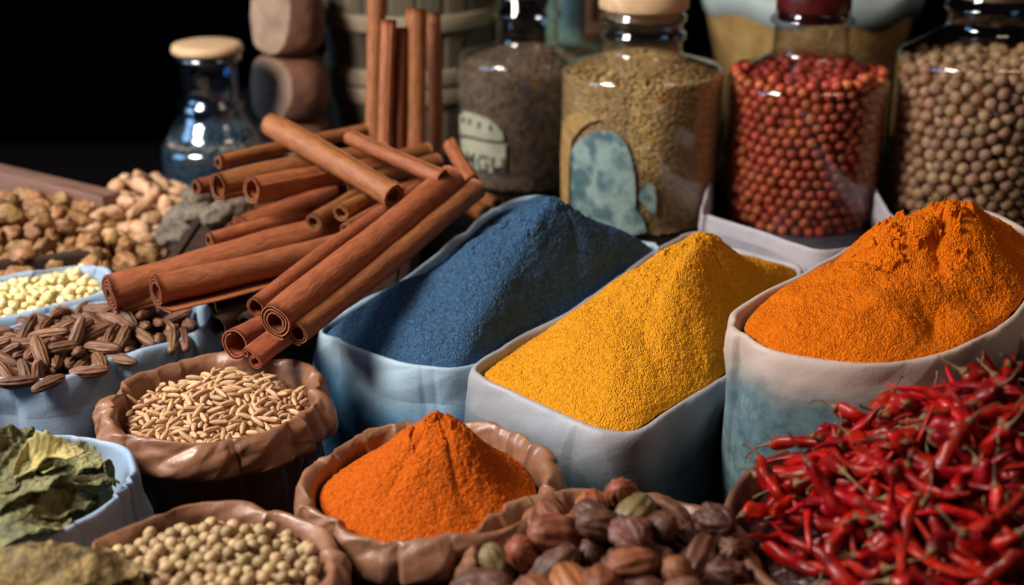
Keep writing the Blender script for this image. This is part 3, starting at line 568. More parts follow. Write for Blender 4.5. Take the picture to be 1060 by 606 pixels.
REST['cori'] = [
1,-2291,8105,-15,87,18,-42,17,3,-2147,7838,-44,18,58,-79,-6,1,-1687,8126,-34,48,17,77,-38,0,-1782,8134,-45,31,-74,43,41,1,-2193,7958,-30,10,58,74,-33,1,-1910,8162,7,3,76,21,-61,3,-1584,8107,-45,65,-12,74,-16,3,-2868,8139,-36,39,40,-70,-46,1,-2601,7772,-23,50,70,17,-48,3,-2720,8223,-61,90,-23,-8,-35,
1,-1846,7793,-48,38,33,-84,22,1,-1801,8224,-12,68,-73,-6,3,2,-1968,7736,-24,16,51,-69,49,1,-1908,8609,25,22,-37,-51,74,1,-1564,8263,-11,49,-64,-47,36,2,-1485,8125,-38,20,-16,-34,-90,2,-2328,7814,-64,28,29,84,37,0,-2391,7955,-17,22,-14,20,94,2,-2409,8193,-17,96,-1,16,-24,1,-2101,7688,-50,76,-61,-23,-4,
0,-2254,7858,-21,62,11,72,-29,3,-1786,7882,-19,73,37,-48,32,2,-2618,8022,-30,22,63,54,-52,3,-1962,7966,-48,5,18,-3,-98,1,-2724,8406,-48,12,88,-40,-23,0,-2523,7953,-9,74,-4,49,-46,3,-2376,8367,7,3,-61,1,79,2,-1877,8271,25,23,31,53,-76,2,-1384,8409,-34,70,71,6,3,1,-1431,8667,-36,69,-48,26,47,
0,-2203,8137,-34,75,4,53,-39,2,-2203,8362,-2,66,-45,-32,50,2,-1549,8584,-31,63,-18,-72,-23,3,-2519,7848,-74,8,38,-21,-90,2,-2053,7772,-53,31,-48,64,51,2,-2051,8848,7,25,-14,95,-15,0,-1997,8029,14,69,48,2,-54,0,-1699,8278,-17,77,-4,-61,-19,3,-2463,7930,-75,31,25,-84,37,3,-2326,8603,2,12,69,43,-57,
3,-1842,8677,-10,61,-27,43,61,2,-1717,8041,-74,45,-88,-9,-9,3,-2683,8635,-36,78,52,-18,-28,0,-2477,8588,18,12,-56,82,-3,2,-2236,7790,-85,27,32,22,-88,1,-2246,8701,-25,45,-28,-64,55,3,-1871,8479,-8,63,-65,42,-7,3,-1761,8472,-16,18,-64,18,73,1,-2090,8471,24,6,62,-8,78,0,-2486,8301,-10,10,48,87,4,
1,-1588,8438,-44,68,15,49,53,2,-1472,8475,-43,46,-46,12,75,1,-2184,8524,-21,47,47,-62,42,2,-1982,8336,2,15,-72,24,63,0,-2126,8736,5,58,30,-33,-68,1,-2424,8713,-11,12,32,-88,-34,0,-1982,8548,16,2,87,49,-7,3,-2006,7874,-51,63,-6,19,75,0,-1497,8327,-35,24,-70,-54,40,2,-2795,7999,-63,43,-63,-64,6,
1,-2370,8280,-41,11,72,-17,-66,3,-2107,7921,-59,82,-36,31,31,1,-2063,8382,-14,28,12,68,66,3,-1738,8650,-38,44,-40,63,51,1,-2701,7984,-57,81,-59,1,-8,0,-2715,7884,-60,83,-8,-53,16,2,-2540,8194,-29,58,-32,67,-34,2,-2348,8892,-27,51,61,52,31,0,-2070,8082,-4,66,16,73,4,3,-1678,8393,-24,57,32,-74,18,
1,-1683,8758,-56,56,-39,72,-12,2,-1771,8742,-13,48,77,2,-43,1,-2526,8520,-28,42,62,50,43,3,-1870,8130,-76,60,79,-14,-8,1,-2280,8233,-34,42,85,-31,0,0,-1932,8917,-20,36,-63,-64,-24,1,-1708,7862,-80,5,-37,58,73,2,-2761,8572,-55,11,12,-27,-95,3,-2590,8278,-27,52,42,-51,-54,1,-2117,8194,-25,2,-33,63,-70,
3,-2848,8617,-62,69,61,-2,-38,0,-2294,8424,-20,46,-70,-29,-46,0,-2369,8044,-26,21,-48,69,-50,3,-1947,8085,-46,97,20,13,4,2,-2621,8830,-46,42,56,-67,26,2,-2429,7845,-107,29,38,57,-67,1,-2488,8111,-38,66,-66,-12,-34,2,-2243,8947,-25,12,-58,-72,36,2,-1805,8856,-6,20,-17,-32,-91,2,-2294,7945,-30,30,85,-39,18,
1,-2532,8420,-28,24,86,42,20,1,-2027,8976,-21,77,9,45,45,1,-1972,8239,-16,57,32,-42,63,3,-2784,8298,-64,28,43,-44,-74,3,-2620,7870,-38,75,27,-45,40,2,-2059,8280,-29,23,-52,69,-44,3,-1763,9020,-68,2,-64,77,2,0,-2844,8228,-49,52,26,32,-74,2,-2348,8506,-12,62,58,-46,-27,2,-2525,7713,-57,4,51,61,61,
3,-2211,9059,-44,26,-64,35,63,0,-2807,8711,-67,2,50,-83,-25,2,-2114,8018,-57,84,21,-48,-11,1,-2473,8903,-46,59,-20,77,-13,1,-2264,7698,-78,41,32,43,-74,2,-1874,7890,-56,37,87,30,-13,1,-2889,8456,-100,56,-62,54,14,0,-2457,8017,-29,72,33,-31,-53,3,-1597,8689,-48,35,-80,-35,-33,3,-2144,8433,-46,71,-33,-55,-30,
1,-2131,8897,-24,48,-5,46,74,2,-1665,8586,-62,24,-62,-65,-36,1,-2592,8112,-58,5,57,-56,60,0,-2541,8719,-19,48,-8,52,70,3,-2408,8979,-49,63,-7,22,-74,1,-1634,8931,-77,42,-51,-54,-51,2,-2816,8388,-77,19,87,36,-29,0,-2278,8340,-56,30,-84,-8,45,2,-2784,8156,-92,75,41,49,13,1,-2696,8505,-73,43,68,-59,2,
1,-2439,7665,-59,77,15,-36,-50,3,-2579,7950,-81,37,-26,80,38,3,-1629,8835,-76,68,-17,0,71,0,-2603,8475,-62,26,50,11,-82,1,-2079,8662,-33,93,15,31,-14,0,-1842,7983,-48,45,0,-48,75,1,-1389,8522,-53,7,65,8,-75,2,-2409,8624,-43,82,-31,38,30,1,-1832,8406,-58,95,16,-5,26,2,-2432,8522,-52,81,5,-7,58,
0,-2216,8854,-50,68,33,-44,-48,1,-1923,7654,-56,19,-72,-29,61,2,-1466,8392,-93,41,-13,81,-39,2,-2153,8285,-38,23,60,34,68,3,-2033,8060,-85,50,-9,-84,-19,0,-1981,8848,-55,59,0,74,-32,1,-2356,7728,-101,34,23,86,-32,1,-2301,8813,-63,72,-18,-22,-63,2,-1935,7816,-79,42,82,38,0,0,-1630,8318,-61,10,-10,86,48,
1,-1378,8335,-96,3,50,-55,-67,2,-2730,8078,-73,14,-44,76,-46,1,-2606,8682,-77,76,30,-44,38,2,-2634,8928,-53,17,-47,87,-3,0,-2164,8618,-20,8,91,24,33,0,-1629,8200,-56,26,-46,79,-32,2,-1800,7859,-108,21,-70,-61,32,1,-2693,8866,-110,16,85,-22,-45,1,-2494,8802,-41,91,-29,-23,19,2,-1599,7953,-78,4,16,97,-19,
2,-1472,8753,-66,29,77,21,53,3,-2049,8772,-48,56,40,-5,73,2,-1761,7950,-83,16,63,-38,-66,2,-2792,8480,-79,1,47,37,-80,0,-1854,8567,-41,39,72,-41,-41,1,-1612,7851,-60,23,-11,54,-80,0,-2022,8490,-42,4,-2,66,75,1,-2248,8595,-60,32,-17,6,-93,1,-1948,8419,-30,85,-31,4,-42,0,-1885,8227,-58,22,-73,20,61,
2,-1637,8131,-121,19,24,-92,23,3,-2629,8357,-54,57,-14,14,80,3,-1967,8685,-2,65,-21,-72,10,0,-2027,8159,-28,20,-68,-48,52,1,-1883,8845,-64,49,-4,71,-50,1,-1531,8111,-126,68,28,-14,-66,2,-1482,8266,-109,56,62,2,55,3,-2357,7904,-93,14,46,-85,21,2,-1789,7713,-52,41,54,73,11,0,-1524,7908,-36,18,69,-28,64,
3,-2470,8234,-78,0,-5,11,99,1,-2621,8203,-80,74,57,1,35,3,-2311,8995,-78,63,39,-67,3,0,-2124,8111,-73,89,39,-8,-21,1,-1574,8881,-144,43,7,72,54,0,-1464,8580,-73,48,-10,63,60,0,-1859,9039,-89,91,4,36,21,3,-1535,8193,-71,1,-50,-79,35,3,-1510,8812,-126,34,64,-67,18,2,-2701,8305,-111,22,-72,66,-8,
1,-1674,8484,-63,21,33,-82,42,0,-1681,7973,-125,56,83,0,3,3,-2627,8584,-91,9,29,64,70,0,-1613,8045,-107,80,50,13,-32,3,-2088,8561,-20,8,-98,-13,15,2,-1704,8982,-141,2,78,-26,57,1,-1388,8236,-104,35,26,-34,-83,3,-2435,8352,-68,8,-86,-12,49,3,-2747,8424,-143,64,-49,1,-59,3,-2402,8792,-66,20,-87,32,31,
3,-2254,8025,-65,34,61,69,-21,0,-1988,7746,-115,65,-47,-59,-6,1,-2451,7751,-108,15,-92,36,9,3,-2540,8617,-50,51,-68,49,-21,3,-1812,8060,-97,72,55,-35,-25,3,-2207,7888,-99,88,15,-43,8,0,-2160,9109,-107,18,56,76,25,2,-1799,8315,-53,55,5,83,6,0,-1753,8556,-58,4,80,45,-40,0,-1815,8496,-87,84,-40,-36,-5,
2,-1906,8020,-106,3,90,38,18,3,-1724,8204,-74,49,-37,8,78,1,-1592,8620,-116,39,66,60,23,2,-2534,8340,-80,95,-8,20,23,1,-2346,7630,-78,12,59,80,-6,1,-2233,7607,-62,9,54,-75,37,3,-1794,8933,-59,73,-26,2,-63,3,-1740,8417,-92,40,2,84,-36,2,-2223,8275,-103,72,-45,38,-37,1,-1917,8635,-72,77,-36,40,35,
0,-2377,8433,-61,28,-19,-5,-94,2,-2009,8600,-57,88,-22,-18,38,1,-2648,8767,-117,16,-16,72,-65,2,-2548,8918,-101,8,-54,-26,-80,2,-2838,8073,-105,2,-35,-79,-51,3,-2763,8782,-114,10,39,61,68,1,-2898,8361,-121,46,-12,84,-26,2,-2199,8369,-98,23,4,97,-4,0,-2463,8439,-95,34,-65,64,-23,2,-2279,8194,-124,21,24,16,-94,
0,-2274,8503,-68,40,17,-40,80,0,-2201,7819,-166,35,-25,-6,-90,1,-2810,8241,-137,11,-56,-69,-44,2,-2532,8032,-78,84,19,33,-40,0,-2390,8907,-106,58,-64,35,-36,1,-2136,7763,-107,70,-44,-47,-30,3,-2144,8793,-65,73,-45,-33,-40,2,-1938,7909,-122,83,14,48,24,0,-1883,7750,-124,38,-18,-50,-76,0,-2716,8709,-83,89,9,8,-43,
2,-2415,7970,-143,6,-33,-74,59,3,-2340,8016,-111,12,52,-24,-81,0,-1844,8726,-86,12,-69,-35,62,2,-1885,8943,-97,38,55,40,62,0,-1662,8687,-115,37,19,-12,-90,3,-2253,8022,-165,62,31,44,57,1,-2173,8188,-111,29,-49,81,-17,1,-2207,8096,-121,23,-68,65,23,0,-2278,7944,-122,73,-55,-19,-36,1,-2341,8570,-90,37,-17,-9,-91,
0,-2075,7800,-198,0,-81,-56,-19,2,-1959,8176,-86,36,-6,36,86,2,-2468,8586,-110,65,18,4,-74,3,-2366,8123,-74,59,30,-74,12,2,-1937,8523,-67,38,89,-11,-22,2,-1821,8637,-98,34,82,29,-35,3,-1560,8363,-103,61,-68,29,28,0,-2656,8420,-115,79,36,-13,-47,0,-2321,8661,-69,52,74,5,43,2,-2283,8904,-98,13,7,-96,22,
3,-2871,8162,-134,45,75,-48,-12,3,-2001,9034,-91,63,-55,-10,53,0,-2069,9103,-86,13,29,58,75,1,-1439,8056,-88,7,-35,-91,-23,0,-2121,8055,-148,18,97,-1,-15,0,-2014,8023,-167,1,84,-7,-53,1,-2001,8265,-107,57,39,72,7,0,-1805,8169,-176,38,71,-12,-57,3,-2533,8512,-124,55,-34,-28,-71,2,-1718,8321,-99,53,-77,-30,-20,
1,-1713,8172,-207,42,-62,-39,-54,1,-1621,8261,-235,30,72,-54,-30,1,-2629,8506,-149,42,42,30,-74,1,-2441,8060,-113,22,51,82,11,3,-2285,8417,-112,90,-2,-44,-1,0,-2692,8154,-120,13,-10,-84,-51,2,-2567,7882,-147,64,73,22,4,3,-2676,8652,-143,28,-81,19,48,1,-2514,7966,-154,10,12,-90,40,1,-2290,7851,-147,49,70,-27,-43,
0,-2063,8883,-90,43,-84,26,-19,3,-1927,8755,-60,14,-11,-38,91,0,-1593,8526,-93,66,-68,27,-14,0,-1536,8685,-157,36,-67,26,60,0,-1448,8331,-165,51,38,43,64,1,-1453,8426,-182,31,-31,50,-75,3,-2662,7826,-111,2,-13,-92,37,1,-2642,8007,-200,79,46,18,-36,2,-2722,8735,-180,89,-23,-40,-1,0,-2643,8068,-127,14,-37,67,-62,
2,-2617,8843,-169,30,95,2,6,0,-2483,8687,-81,9,20,-95,-21,3,-2465,8956,-131,8,-2,67,74,2,-2183,8928,-99,58,-77,9,25,3,-2189,9020,-125,42,-23,-87,11,2,-1901,8334,-47,61,55,43,38,2,-1981,8936,-97,28,-72,-62,14,3,-2015,9097,-164,21,-77,-32,-50,3,-1810,8975,-144,2,61,-63,49,3,-1576,8264,-114,20,-15,-62,75,
3,-1527,8459,-120,29,-51,30,75,0,-1456,8170,-125,60,74,0,-31,3,-2451,9048,-98,54,7,18,82,0,-2357,9080,-128,81,-20,-50,24,0,-1930,9084,-125,88,44,-15,-8,
]
WIDTH['card'] = 8
REST['card'] = [
3,1647,8026,2,14,8,-4,99,3,1084,8008,72,75,54,-34,17,1,-204,8252,22,15,-97,15,-11,1,319,8651,210,16,8,-93,-31,3,16,7988,31,3,38,90,21,3,403,8107,91,55,18,-1,82,4,1476,8334,95,19,93,24,-19,3,727,7876,60,26,-23,14,93,4,1441,8747,235,46,2,37,81,4,816,8438,320,58,10,13,80,
3,209,8079,53,15,87,-43,-18,2,79,8570,100,9,-80,-33,49,2,622,8626,303,12,17,-96,18,0,805,7697,-25,11,-4,99,-9,1,290,8435,57,21,92,9,33,3,555,7762,-52,83,23,38,-33,0,814,8204,220,0,-98,-20,6,1,602,8062,188,61,-26,1,-75,5,876,8859,242,42,-1,28,-87,4,535,8607,67,47,52,69,-17,
0,839,8051,100,7,11,98,-13,3,1286,8455,111,76,-40,-36,35,1,-88,8613,-58,6,-57,-6,-82,0,1072,7862,-76,47,-83,-16,26,4,1000,8389,122,15,29,-46,83,3,332,7790,3,62,33,62,35,5,818,9106,236,68,-41,24,55,4,1521,8579,62,57,-35,32,67,1,1018,8616,249,76,11,-53,-36,2,1153,8978,155,10,-42,-89,-16,
0,1143,8214,114,35,-44,-45,-69,0,1263,7963,-55,24,55,64,-48,4,1214,8714,82,57,-17,2,81,5,257,8902,154,38,42,45,69,0,1451,8159,-90,4,59,-65,48,0,189,7940,-170,27,-79,-54,12,5,216,9151,-6,48,17,-26,-82,5,601,8881,165,37,17,-28,87,3,1242,8270,-104,76,-51,-34,-25,0,501,8099,-92,20,4,-38,-90,
4,737,8355,90,72,-45,-10,51,5,609,9136,100,70,-16,-37,59,1,128,8488,-143,70,-5,-6,71,5,1386,8872,20,22,44,62,61,1,974,8191,-50,37,85,17,-33,0,848,7901,-56,74,27,-8,-61,4,46,8826,-67,58,47,-20,-63,4,493,8307,-26,61,17,-2,-77,1,281,8201,-122,39,42,21,79,3,991,7969,-201,45,73,17,48,
1,519,8891,-16,79,-56,0,25,1,1508,8654,-303,32,54,58,52,1,826,8592,89,16,81,-20,-53,0,368,7915,-232,56,55,-48,-39,3,68,8102,-152,50,42,-23,-72,5,701,9142,-137,16,-24,34,-90,4,1300,8658,-130,18,37,-54,73,4,301,8679,-43,57,-12,-52,63,2,256,8913,-115,31,-42,79,33,1,-74,8736,-307,36,68,52,36,
5,429,9156,-133,50,36,22,-75,3,635,7945,-157,37,91,18,0,5,1178,8890,-175,94,-6,23,-26,2,65,9014,-251,86,45,26,0,0,738,8166,-75,3,-58,-76,-28,4,-67,8412,-229,13,-76,-46,45,2,611,9354,-36,10,-23,97,5,4,1469,8368,-257,22,-75,-52,35,4,954,8803,5,5,-19,97,-16,5,854,9325,-18,12,46,-17,86,
]
WIDTH['almond'] = 8
REST['almond'] = [
3,-4431,11492,65,38,92,13,5,2,-5019,12494,85,96,23,-6,12,3,-3860,11726,62,2,12,-99,-3,1,-4350,11905,168,85,6,24,-46,1,-3839,12126,112,15,-1,3,99,2,-4127,12254,154,59,14,54,-59,0,-4156,11501,27,8,-91,-41,-1,1,-3981,12416,145,1,-40,90,14,2,-4403,12312,166,5,-10,-2,99,3,-4209,12057,122,96,-13,-4,26,
0,-4637,11680,75,39,-83,39,4,2,-4749,11943,84,97,-15,15,-14,2,-4878,12114,135,7,98,-7,17,2,-3536,12440,85,40,-5,-21,89,3,-4623,12447,173,61,-46,-57,29,0,-3642,12017,28,6,-98,18,0,3,-3749,12653,210,3,-42,-69,-59,0,-3314,12856,123,12,-96,-20,-13,1,-3258,12422,61,63,-14,-36,67,1,-3811,12562,193,21,-10,-80,56,
1,-3706,12305,121,62,26,-6,-74,2,-3153,12500,41,61,1,-12,78,1,-4320,11696,-18,7,-68,16,71,3,-3797,12341,145,50,45,-38,-63,3,-3828,11947,30,85,0,4,-52,1,-4881,11940,32,68,24,23,66,1,-3583,12801,194,73,-18,-4,66,2,-4933,11635,-43,20,-36,51,76,1,-4667,12186,119,76,64,-4,0,3,-4461,11739,-9,79,-23,52,-24,
3,-4131,12993,165,9,22,96,11,0,-4456,12855,151,10,-63,71,-31,0,-4016,12608,177,95,5,24,-20,0,-5145,12177,74,2,86,-50,-9,1,-3208,12852,50,51,-72,32,-34,0,-3504,13130,87,13,56,68,46,1,-3954,12824,194,37,24,-32,-84,0,-4711,12063,114,17,-23,6,96,1,-4359,11851,11,13,16,80,56,2,-3984,11987,5,62,-19,20,-73,
1,-4046,12080,80,15,-75,53,-37,1,-5135,11959,35,11,14,98,-6,2,-4224,11935,48,66,-45,23,-56,3,-4503,12531,152,66,24,-25,-66,1,-4408,12042,129,55,-9,22,-80,2,-3525,12799,86,45,-8,11,88,1,-3384,12486,42,61,26,51,54,3,-3528,12722,-7,83,-8,-1,55,1,-4118,12014,-2,58,24,50,60,0,-3630,12438,2,1,-62,69,-37,
3,-4510,12077,67,39,16,-44,-80,1,-4744,11732,-31,24,68,66,-22,1,-3608,12689,102,11,-86,44,-22,3,-3625,12297,-39,72,-4,-38,-58,1,-4354,12448,152,20,95,6,22,3,-3329,12636,46,7,49,69,53,2,-4323,13223,64,59,31,-41,-62,0,-4542,12734,124,97,-1,19,-16,0,-4130,12395,183,9,-45,88,14,3,-4233,12014,-93,92,8,4,-37,
1,-3505,12458,-16,32,-58,69,-28,0,-4265,12217,125,28,62,-73,10,2,-3632,13147,51,10,-60,-65,-46,3,-5004,11732,-39,78,-42,-22,40,1,-4758,12817,70,95,-2,-2,-32,1,-4345,12742,121,11,48,86,-6,3,-3702,12869,168,3,-77,-64,4,3,-5053,11983,-34,7,97,19,11,2,-3829,12784,187,60,-60,-47,22,3,-4588,11737,-18,80,43,16,-39,
1,-4494,13119,73,41,82,-38,-13,3,-4213,12889,68,97,22,3,-5,0,-3927,13161,149,49,-20,-27,80,2,-4237,12223,18,9,97,8,-23,2,-4931,12325,61,46,87,4,19,2,-4118,11810,-75,54,-66,-32,41,1,-4858,11836,-93,15,46,-75,-45,2,-4586,11967,-30,77,57,-12,26,0,-3815,12171,-31,5,-98,-6,-16,0,-4731,12426,44,24,-94,23,8,
3,-3634,13005,59,18,11,56,80,1,-5074,12104,-19,22,9,-4,-97,3,-3916,12317,40,75,20,6,63,1,-3372,12923,11,30,46,76,34,3,-3892,13291,58,42,4,-12,90,1,-4790,12518,0,32,21,-25,89,1,-4140,12415,-11,0,39,91,11,2,-5041,12407,-10,29,9,-28,-91,2,-3723,12775,-30,62,-8,0,78,1,-4689,12123,-17,28,18,-49,-81,
0,-3816,12654,21,26,-10,96,5,3,-4344,12551,99,23,-91,35,3,3,-4645,12587,77,93,-15,9,31,0,-4074,13121,102,8,91,-41,5,3,-3813,12499,5,32,-91,19,20,3,-4420,12228,-47,25,7,17,95,0,-4603,11837,-24,64,76,1,-8,0,-4350,12010,2,6,87,-48,-7,2,-4053,12556,53,65,-15,-16,73,0,-4165,12351,84,80,28,3,-53,
2,-3969,12390,-30,50,43,34,67,0,-3566,12918,-35,1,-44,90,-10,3,-5258,12341,-88,42,-87,-25,-2,1,-4374,12948,-27,34,-88,7,32,1,-3763,12398,49,30,-72,-61,12,1,-4527,12830,49,97,-4,20,-15,
]
WIDTH['pale'] = 8
REST['pale'] = [
2,-5237,12865,21,96,28,10,4,2,-4731,13402,168,76,17,-26,57,0,-5443,13054,92,92,5,1,38,1,-4899,13379,136,32,3,-92,20,0,-5047,13122,101,13,12,-46,87,1,-4983,13046,29,55,11,6,-83,2,-4588,13557,146,42,7,30,-85,1,-5315,13066,87,9,32,-8,-94,2,-5299,13315,165,87,0,11,48,2,-4709,13173,49,86,12,4,-50,
2,-5357,12849,25,54,6,-6,84,0,-5225,13046,100,37,30,11,87,1,-5310,13124,174,8,3,94,-33,1,-5146,13207,157,77,15,-15,60,2,-4686,12981,32,23,1,-8,97,0,-5070,12977,25,60,14,-13,78,1,-5018,13373,157,17,-10,-5,98,2,-4919,13152,70,36,-14,-14,-91,1,-4617,13999,222,4,65,72,25,2,-5151,13008,34,89,-2,-23,39,
0,-4766,12931,28,92,31,8,-24,1,-4639,13213,54,85,-2,17,-49,2,-4463,13627,132,37,15,-21,-89,0,-4339,13266,56,36,22,12,90,2,-5504,13225,112,93,-5,-4,-35,2,-4607,13407,115,84,24,-12,-47,0,-4354,13468,70,100,4,2,-2,1,-5185,13719,181,80,23,7,-55,1,-4322,13624,74,40,-29,64,-58,2,-4498,13934,173,46,69,49,27,
0,-5259,13026,35,94,-13,17,-27,1,-4980,13818,172,86,-32,-8,38,0,-4799,13351,89,93,-29,-12,20,2,-4411,13264,71,36,-37,-67,53,1,-4595,13881,164,34,-12,-10,-93,1,-5237,13163,105,51,19,38,-74,0,-4865,13439,173,8,-43,-50,75,1,-4799,13132,65,10,-94,32,1,1,-4658,13380,48,82,52,23,-7,2,-5237,13555,189,95,-2,-4,-31,
0,-5030,13201,139,93,19,-5,-31,1,-4806,13226,73,88,-5,38,28,1,-4865,13687,197,60,10,-13,79,2,-4832,13547,160,79,9,-18,58,1,-4548,13481,102,9,-14,18,-97,1,-4514,13819,148,19,-10,-10,97,1,-4809,13020,31,88,5,2,47,1,-5455,13492,144,35,-5,-13,93,1,-4710,13446,106,60,14,18,-77,1,-4393,13366,59,99,5,8,8,
1,-4375,13780,155,99,-13,5,-4,1,-5357,13565,167,75,27,-17,-58,2,-4886,13069,53,5,-60,80,-1,2,-5088,13469,176,67,10,6,73,1,-4710,13741,183,24,-63,30,-68,0,-4671,13599,166,87,11,2,-48,2,-4480,13424,67,21,-10,25,-94,0,-4557,13673,150,94,25,-8,-22,2,-5379,12989,54,85,2,-16,-50,0,-4957,13304,92,42,2,79,-45,
1,-5142,13450,140,10,-56,-71,41,1,-5422,13244,139,80,-3,-2,-59,0,-5092,13665,169,20,41,-14,-88,2,-5237,14223,85,48,20,-22,-82,2,-4691,13827,185,56,-62,7,55,0,-4364,13648,123,65,-1,10,76,0,-4765,13719,205,71,15,-37,-58,1,-5478,13026,16,64,-5,43,-64,1,-5082,13095,45,52,65,-54,-9,1,-4688,14418,105,35,-10,7,93,
1,-5300,12940,22,90,6,16,39,2,-5394,13163,92,94,6,26,23,2,-5069,13266,126,11,8,-72,-69,1,-4851,13839,178,22,19,-5,96,1,-5606,13558,116,72,-39,22,-53,2,-5207,13383,158,84,13,-9,-52,2,-5077,13772,187,57,-54,35,-51,1,-4478,13550,71,59,-46,17,-64,2,-4590,13440,43,75,-38,4,-54,2,-5175,13131,58,35,64,62,-29,
0,-5000,13460,153,15,44,-4,88,0,-4412,13614,70,80,-13,31,-49,2,-5492,13369,138,81,23,-24,-49,0,-4927,13524,177,22,-10,-54,81,1,-5301,13587,116,61,24,-16,-74,2,-4743,13311,64,43,52,61,42,0,-4798,13437,150,12,-68,72,10,0,-4880,13271,55,86,28,-3,41,1,-5557,13645,108,27,-16,20,93,1,-5021,13696,137,73,-12,12,66,
2,-4747,14197,128,12,18,-58,-79,2,-5359,13413,163,28,0,13,95,0,-5475,13753,111,99,-10,4,10,0,-5208,13257,126,5,42,-34,84,0,-5676,13718,84,18,14,-7,97,0,-4345,13742,89,53,14,18,82,1,-5679,13612,78,76,30,24,52,2,-5382,13340,145,25,-97,2,7,2,-5017,13222,82,37,22,88,21,2,-5550,13459,110,18,-18,-6,-96,
1,-5182,13195,47,14,-35,44,81,2,-4776,13614,156,45,-88,15,4,0,-4822,13928,161,69,4,10,71,2,-5616,13876,78,45,-6,10,88,0,-5549,13320,112,4,-74,-22,64,1,-5367,13756,139,19,0,16,97,1,-5153,14105,95,29,11,-2,-95,0,-4738,13524,150,95,4,-27,-13,1,-5686,13811,80,14,-10,5,98,0,-5011,13140,45,14,-15,97,10,
1,-4570,13603,85,22,8,36,-90,0,-5367,13666,137,100,4,-4,-4,2,-4990,13396,83,59,-3,23,78,2,-4426,13733,95,68,0,-9,73,2,-4895,13592,149,70,-63,2,32,0,-4944,13678,156,61,-7,51,-60,0,-4693,13562,98,93,-19,-18,-25,2,-4749,13926,178,42,-51,55,-51,0,-4410,13843,99,21,23,-5,95,0,-5130,13549,157,68,-43,-54,24,
0,-4916,13912,164,30,-21,0,-93,0,-4899,14206,109,54,16,-20,-80,1,-5576,13771,82,21,1,-9,-98,1,-5510,13865,83,64,-16,2,75,0,-4802,14259,112,19,21,-23,-93,1,-4681,14033,151,9,34,-46,-82,1,-5247,13021,-26,3,4,-92,39,2,-5415,13114,36,20,-5,-43,88,2,-4519,13883,110,11,96,-24,-2,2,-5513,13093,70,42,8,1,-91,
0,-5582,13190,70,81,-24,-45,30,2,-5072,13562,150,57,-55,48,-38,2,-5198,13615,136,97,-7,-11,23,1,-5138,13755,134,67,-12,47,-56,0,-5208,13990,98,91,-26,5,-31,2,-4612,13751,115,99,4,14,-6,0,-4652,13952,162,24,-52,-80,19,0,-5230,13508,127,69,2,0,72,1,-5274,13683,179,6,59,80,15,1,-5096,13190,76,22,34,-3,91,
0,-4589,14045,139,82,0,-45,35,1,-5462,12838,16,97,-15,-4,-17,2,-5300,13962,101,94,-7,-26,-19,2,-4919,14000,138,86,-51,-8,2,1,-5445,12748,23,96,6,10,-26,1,-5384,13427,88,79,7,11,-60,2,-5022,13328,32,76,47,13,42,0,-5048,13452,113,57,-71,-32,25,1,-5163,13890,63,15,-86,-48,-9,1,-4921,13366,29,63,14,26,-72,
1,-4691,13455,30,89,42,-19,5,2,-4761,13712,145,5,-38,-92,6,0,-5421,12872,-56,83,39,34,-21,1,-5650,13496,71,82,-23,-21,48,0,-5338,13021,-7,51,34,7,-79,2,-5399,13719,81,21,76,-61,5,1,-5067,13362,81,92,17,-29,-19,2,-4966,13232,15,61,-61,2,-50,1,-4910,13481,92,80,-32,-26,42,1,-4825,13336,30,31,90,-20,21,
0,-4748,13505,55,35,-5,-27,-90,1,-4756,13806,114,98,-18,11,-6,0,-4616,13836,105,0,17,7,98,0,-5335,12923,-47,79,-39,-6,47,2,-5056,13810,97,90,-18,-18,-36,0,-4866,13726,156,8,-80,-55,-23,0,-5318,13213,141,36,-70,-55,27,2,-5254,13308,87,4,22,-24,95,1,-5124,13913,125,69,47,-14,-53,2,-4505,13719,106,79,-6,-21,58,
2,-5498,13678,69,22,-21,67,67,0,-5416,12959,-17,79,25,-12,55,0,-5313,13474,112,46,-9,23,85,2,-4559,13978,122,20,-8,38,-90,0,-5287,13810,120,23,-8,23,94,2,-4842,14113,104,12,-13,41,-90,
]
WIDTH['berry'] = 4
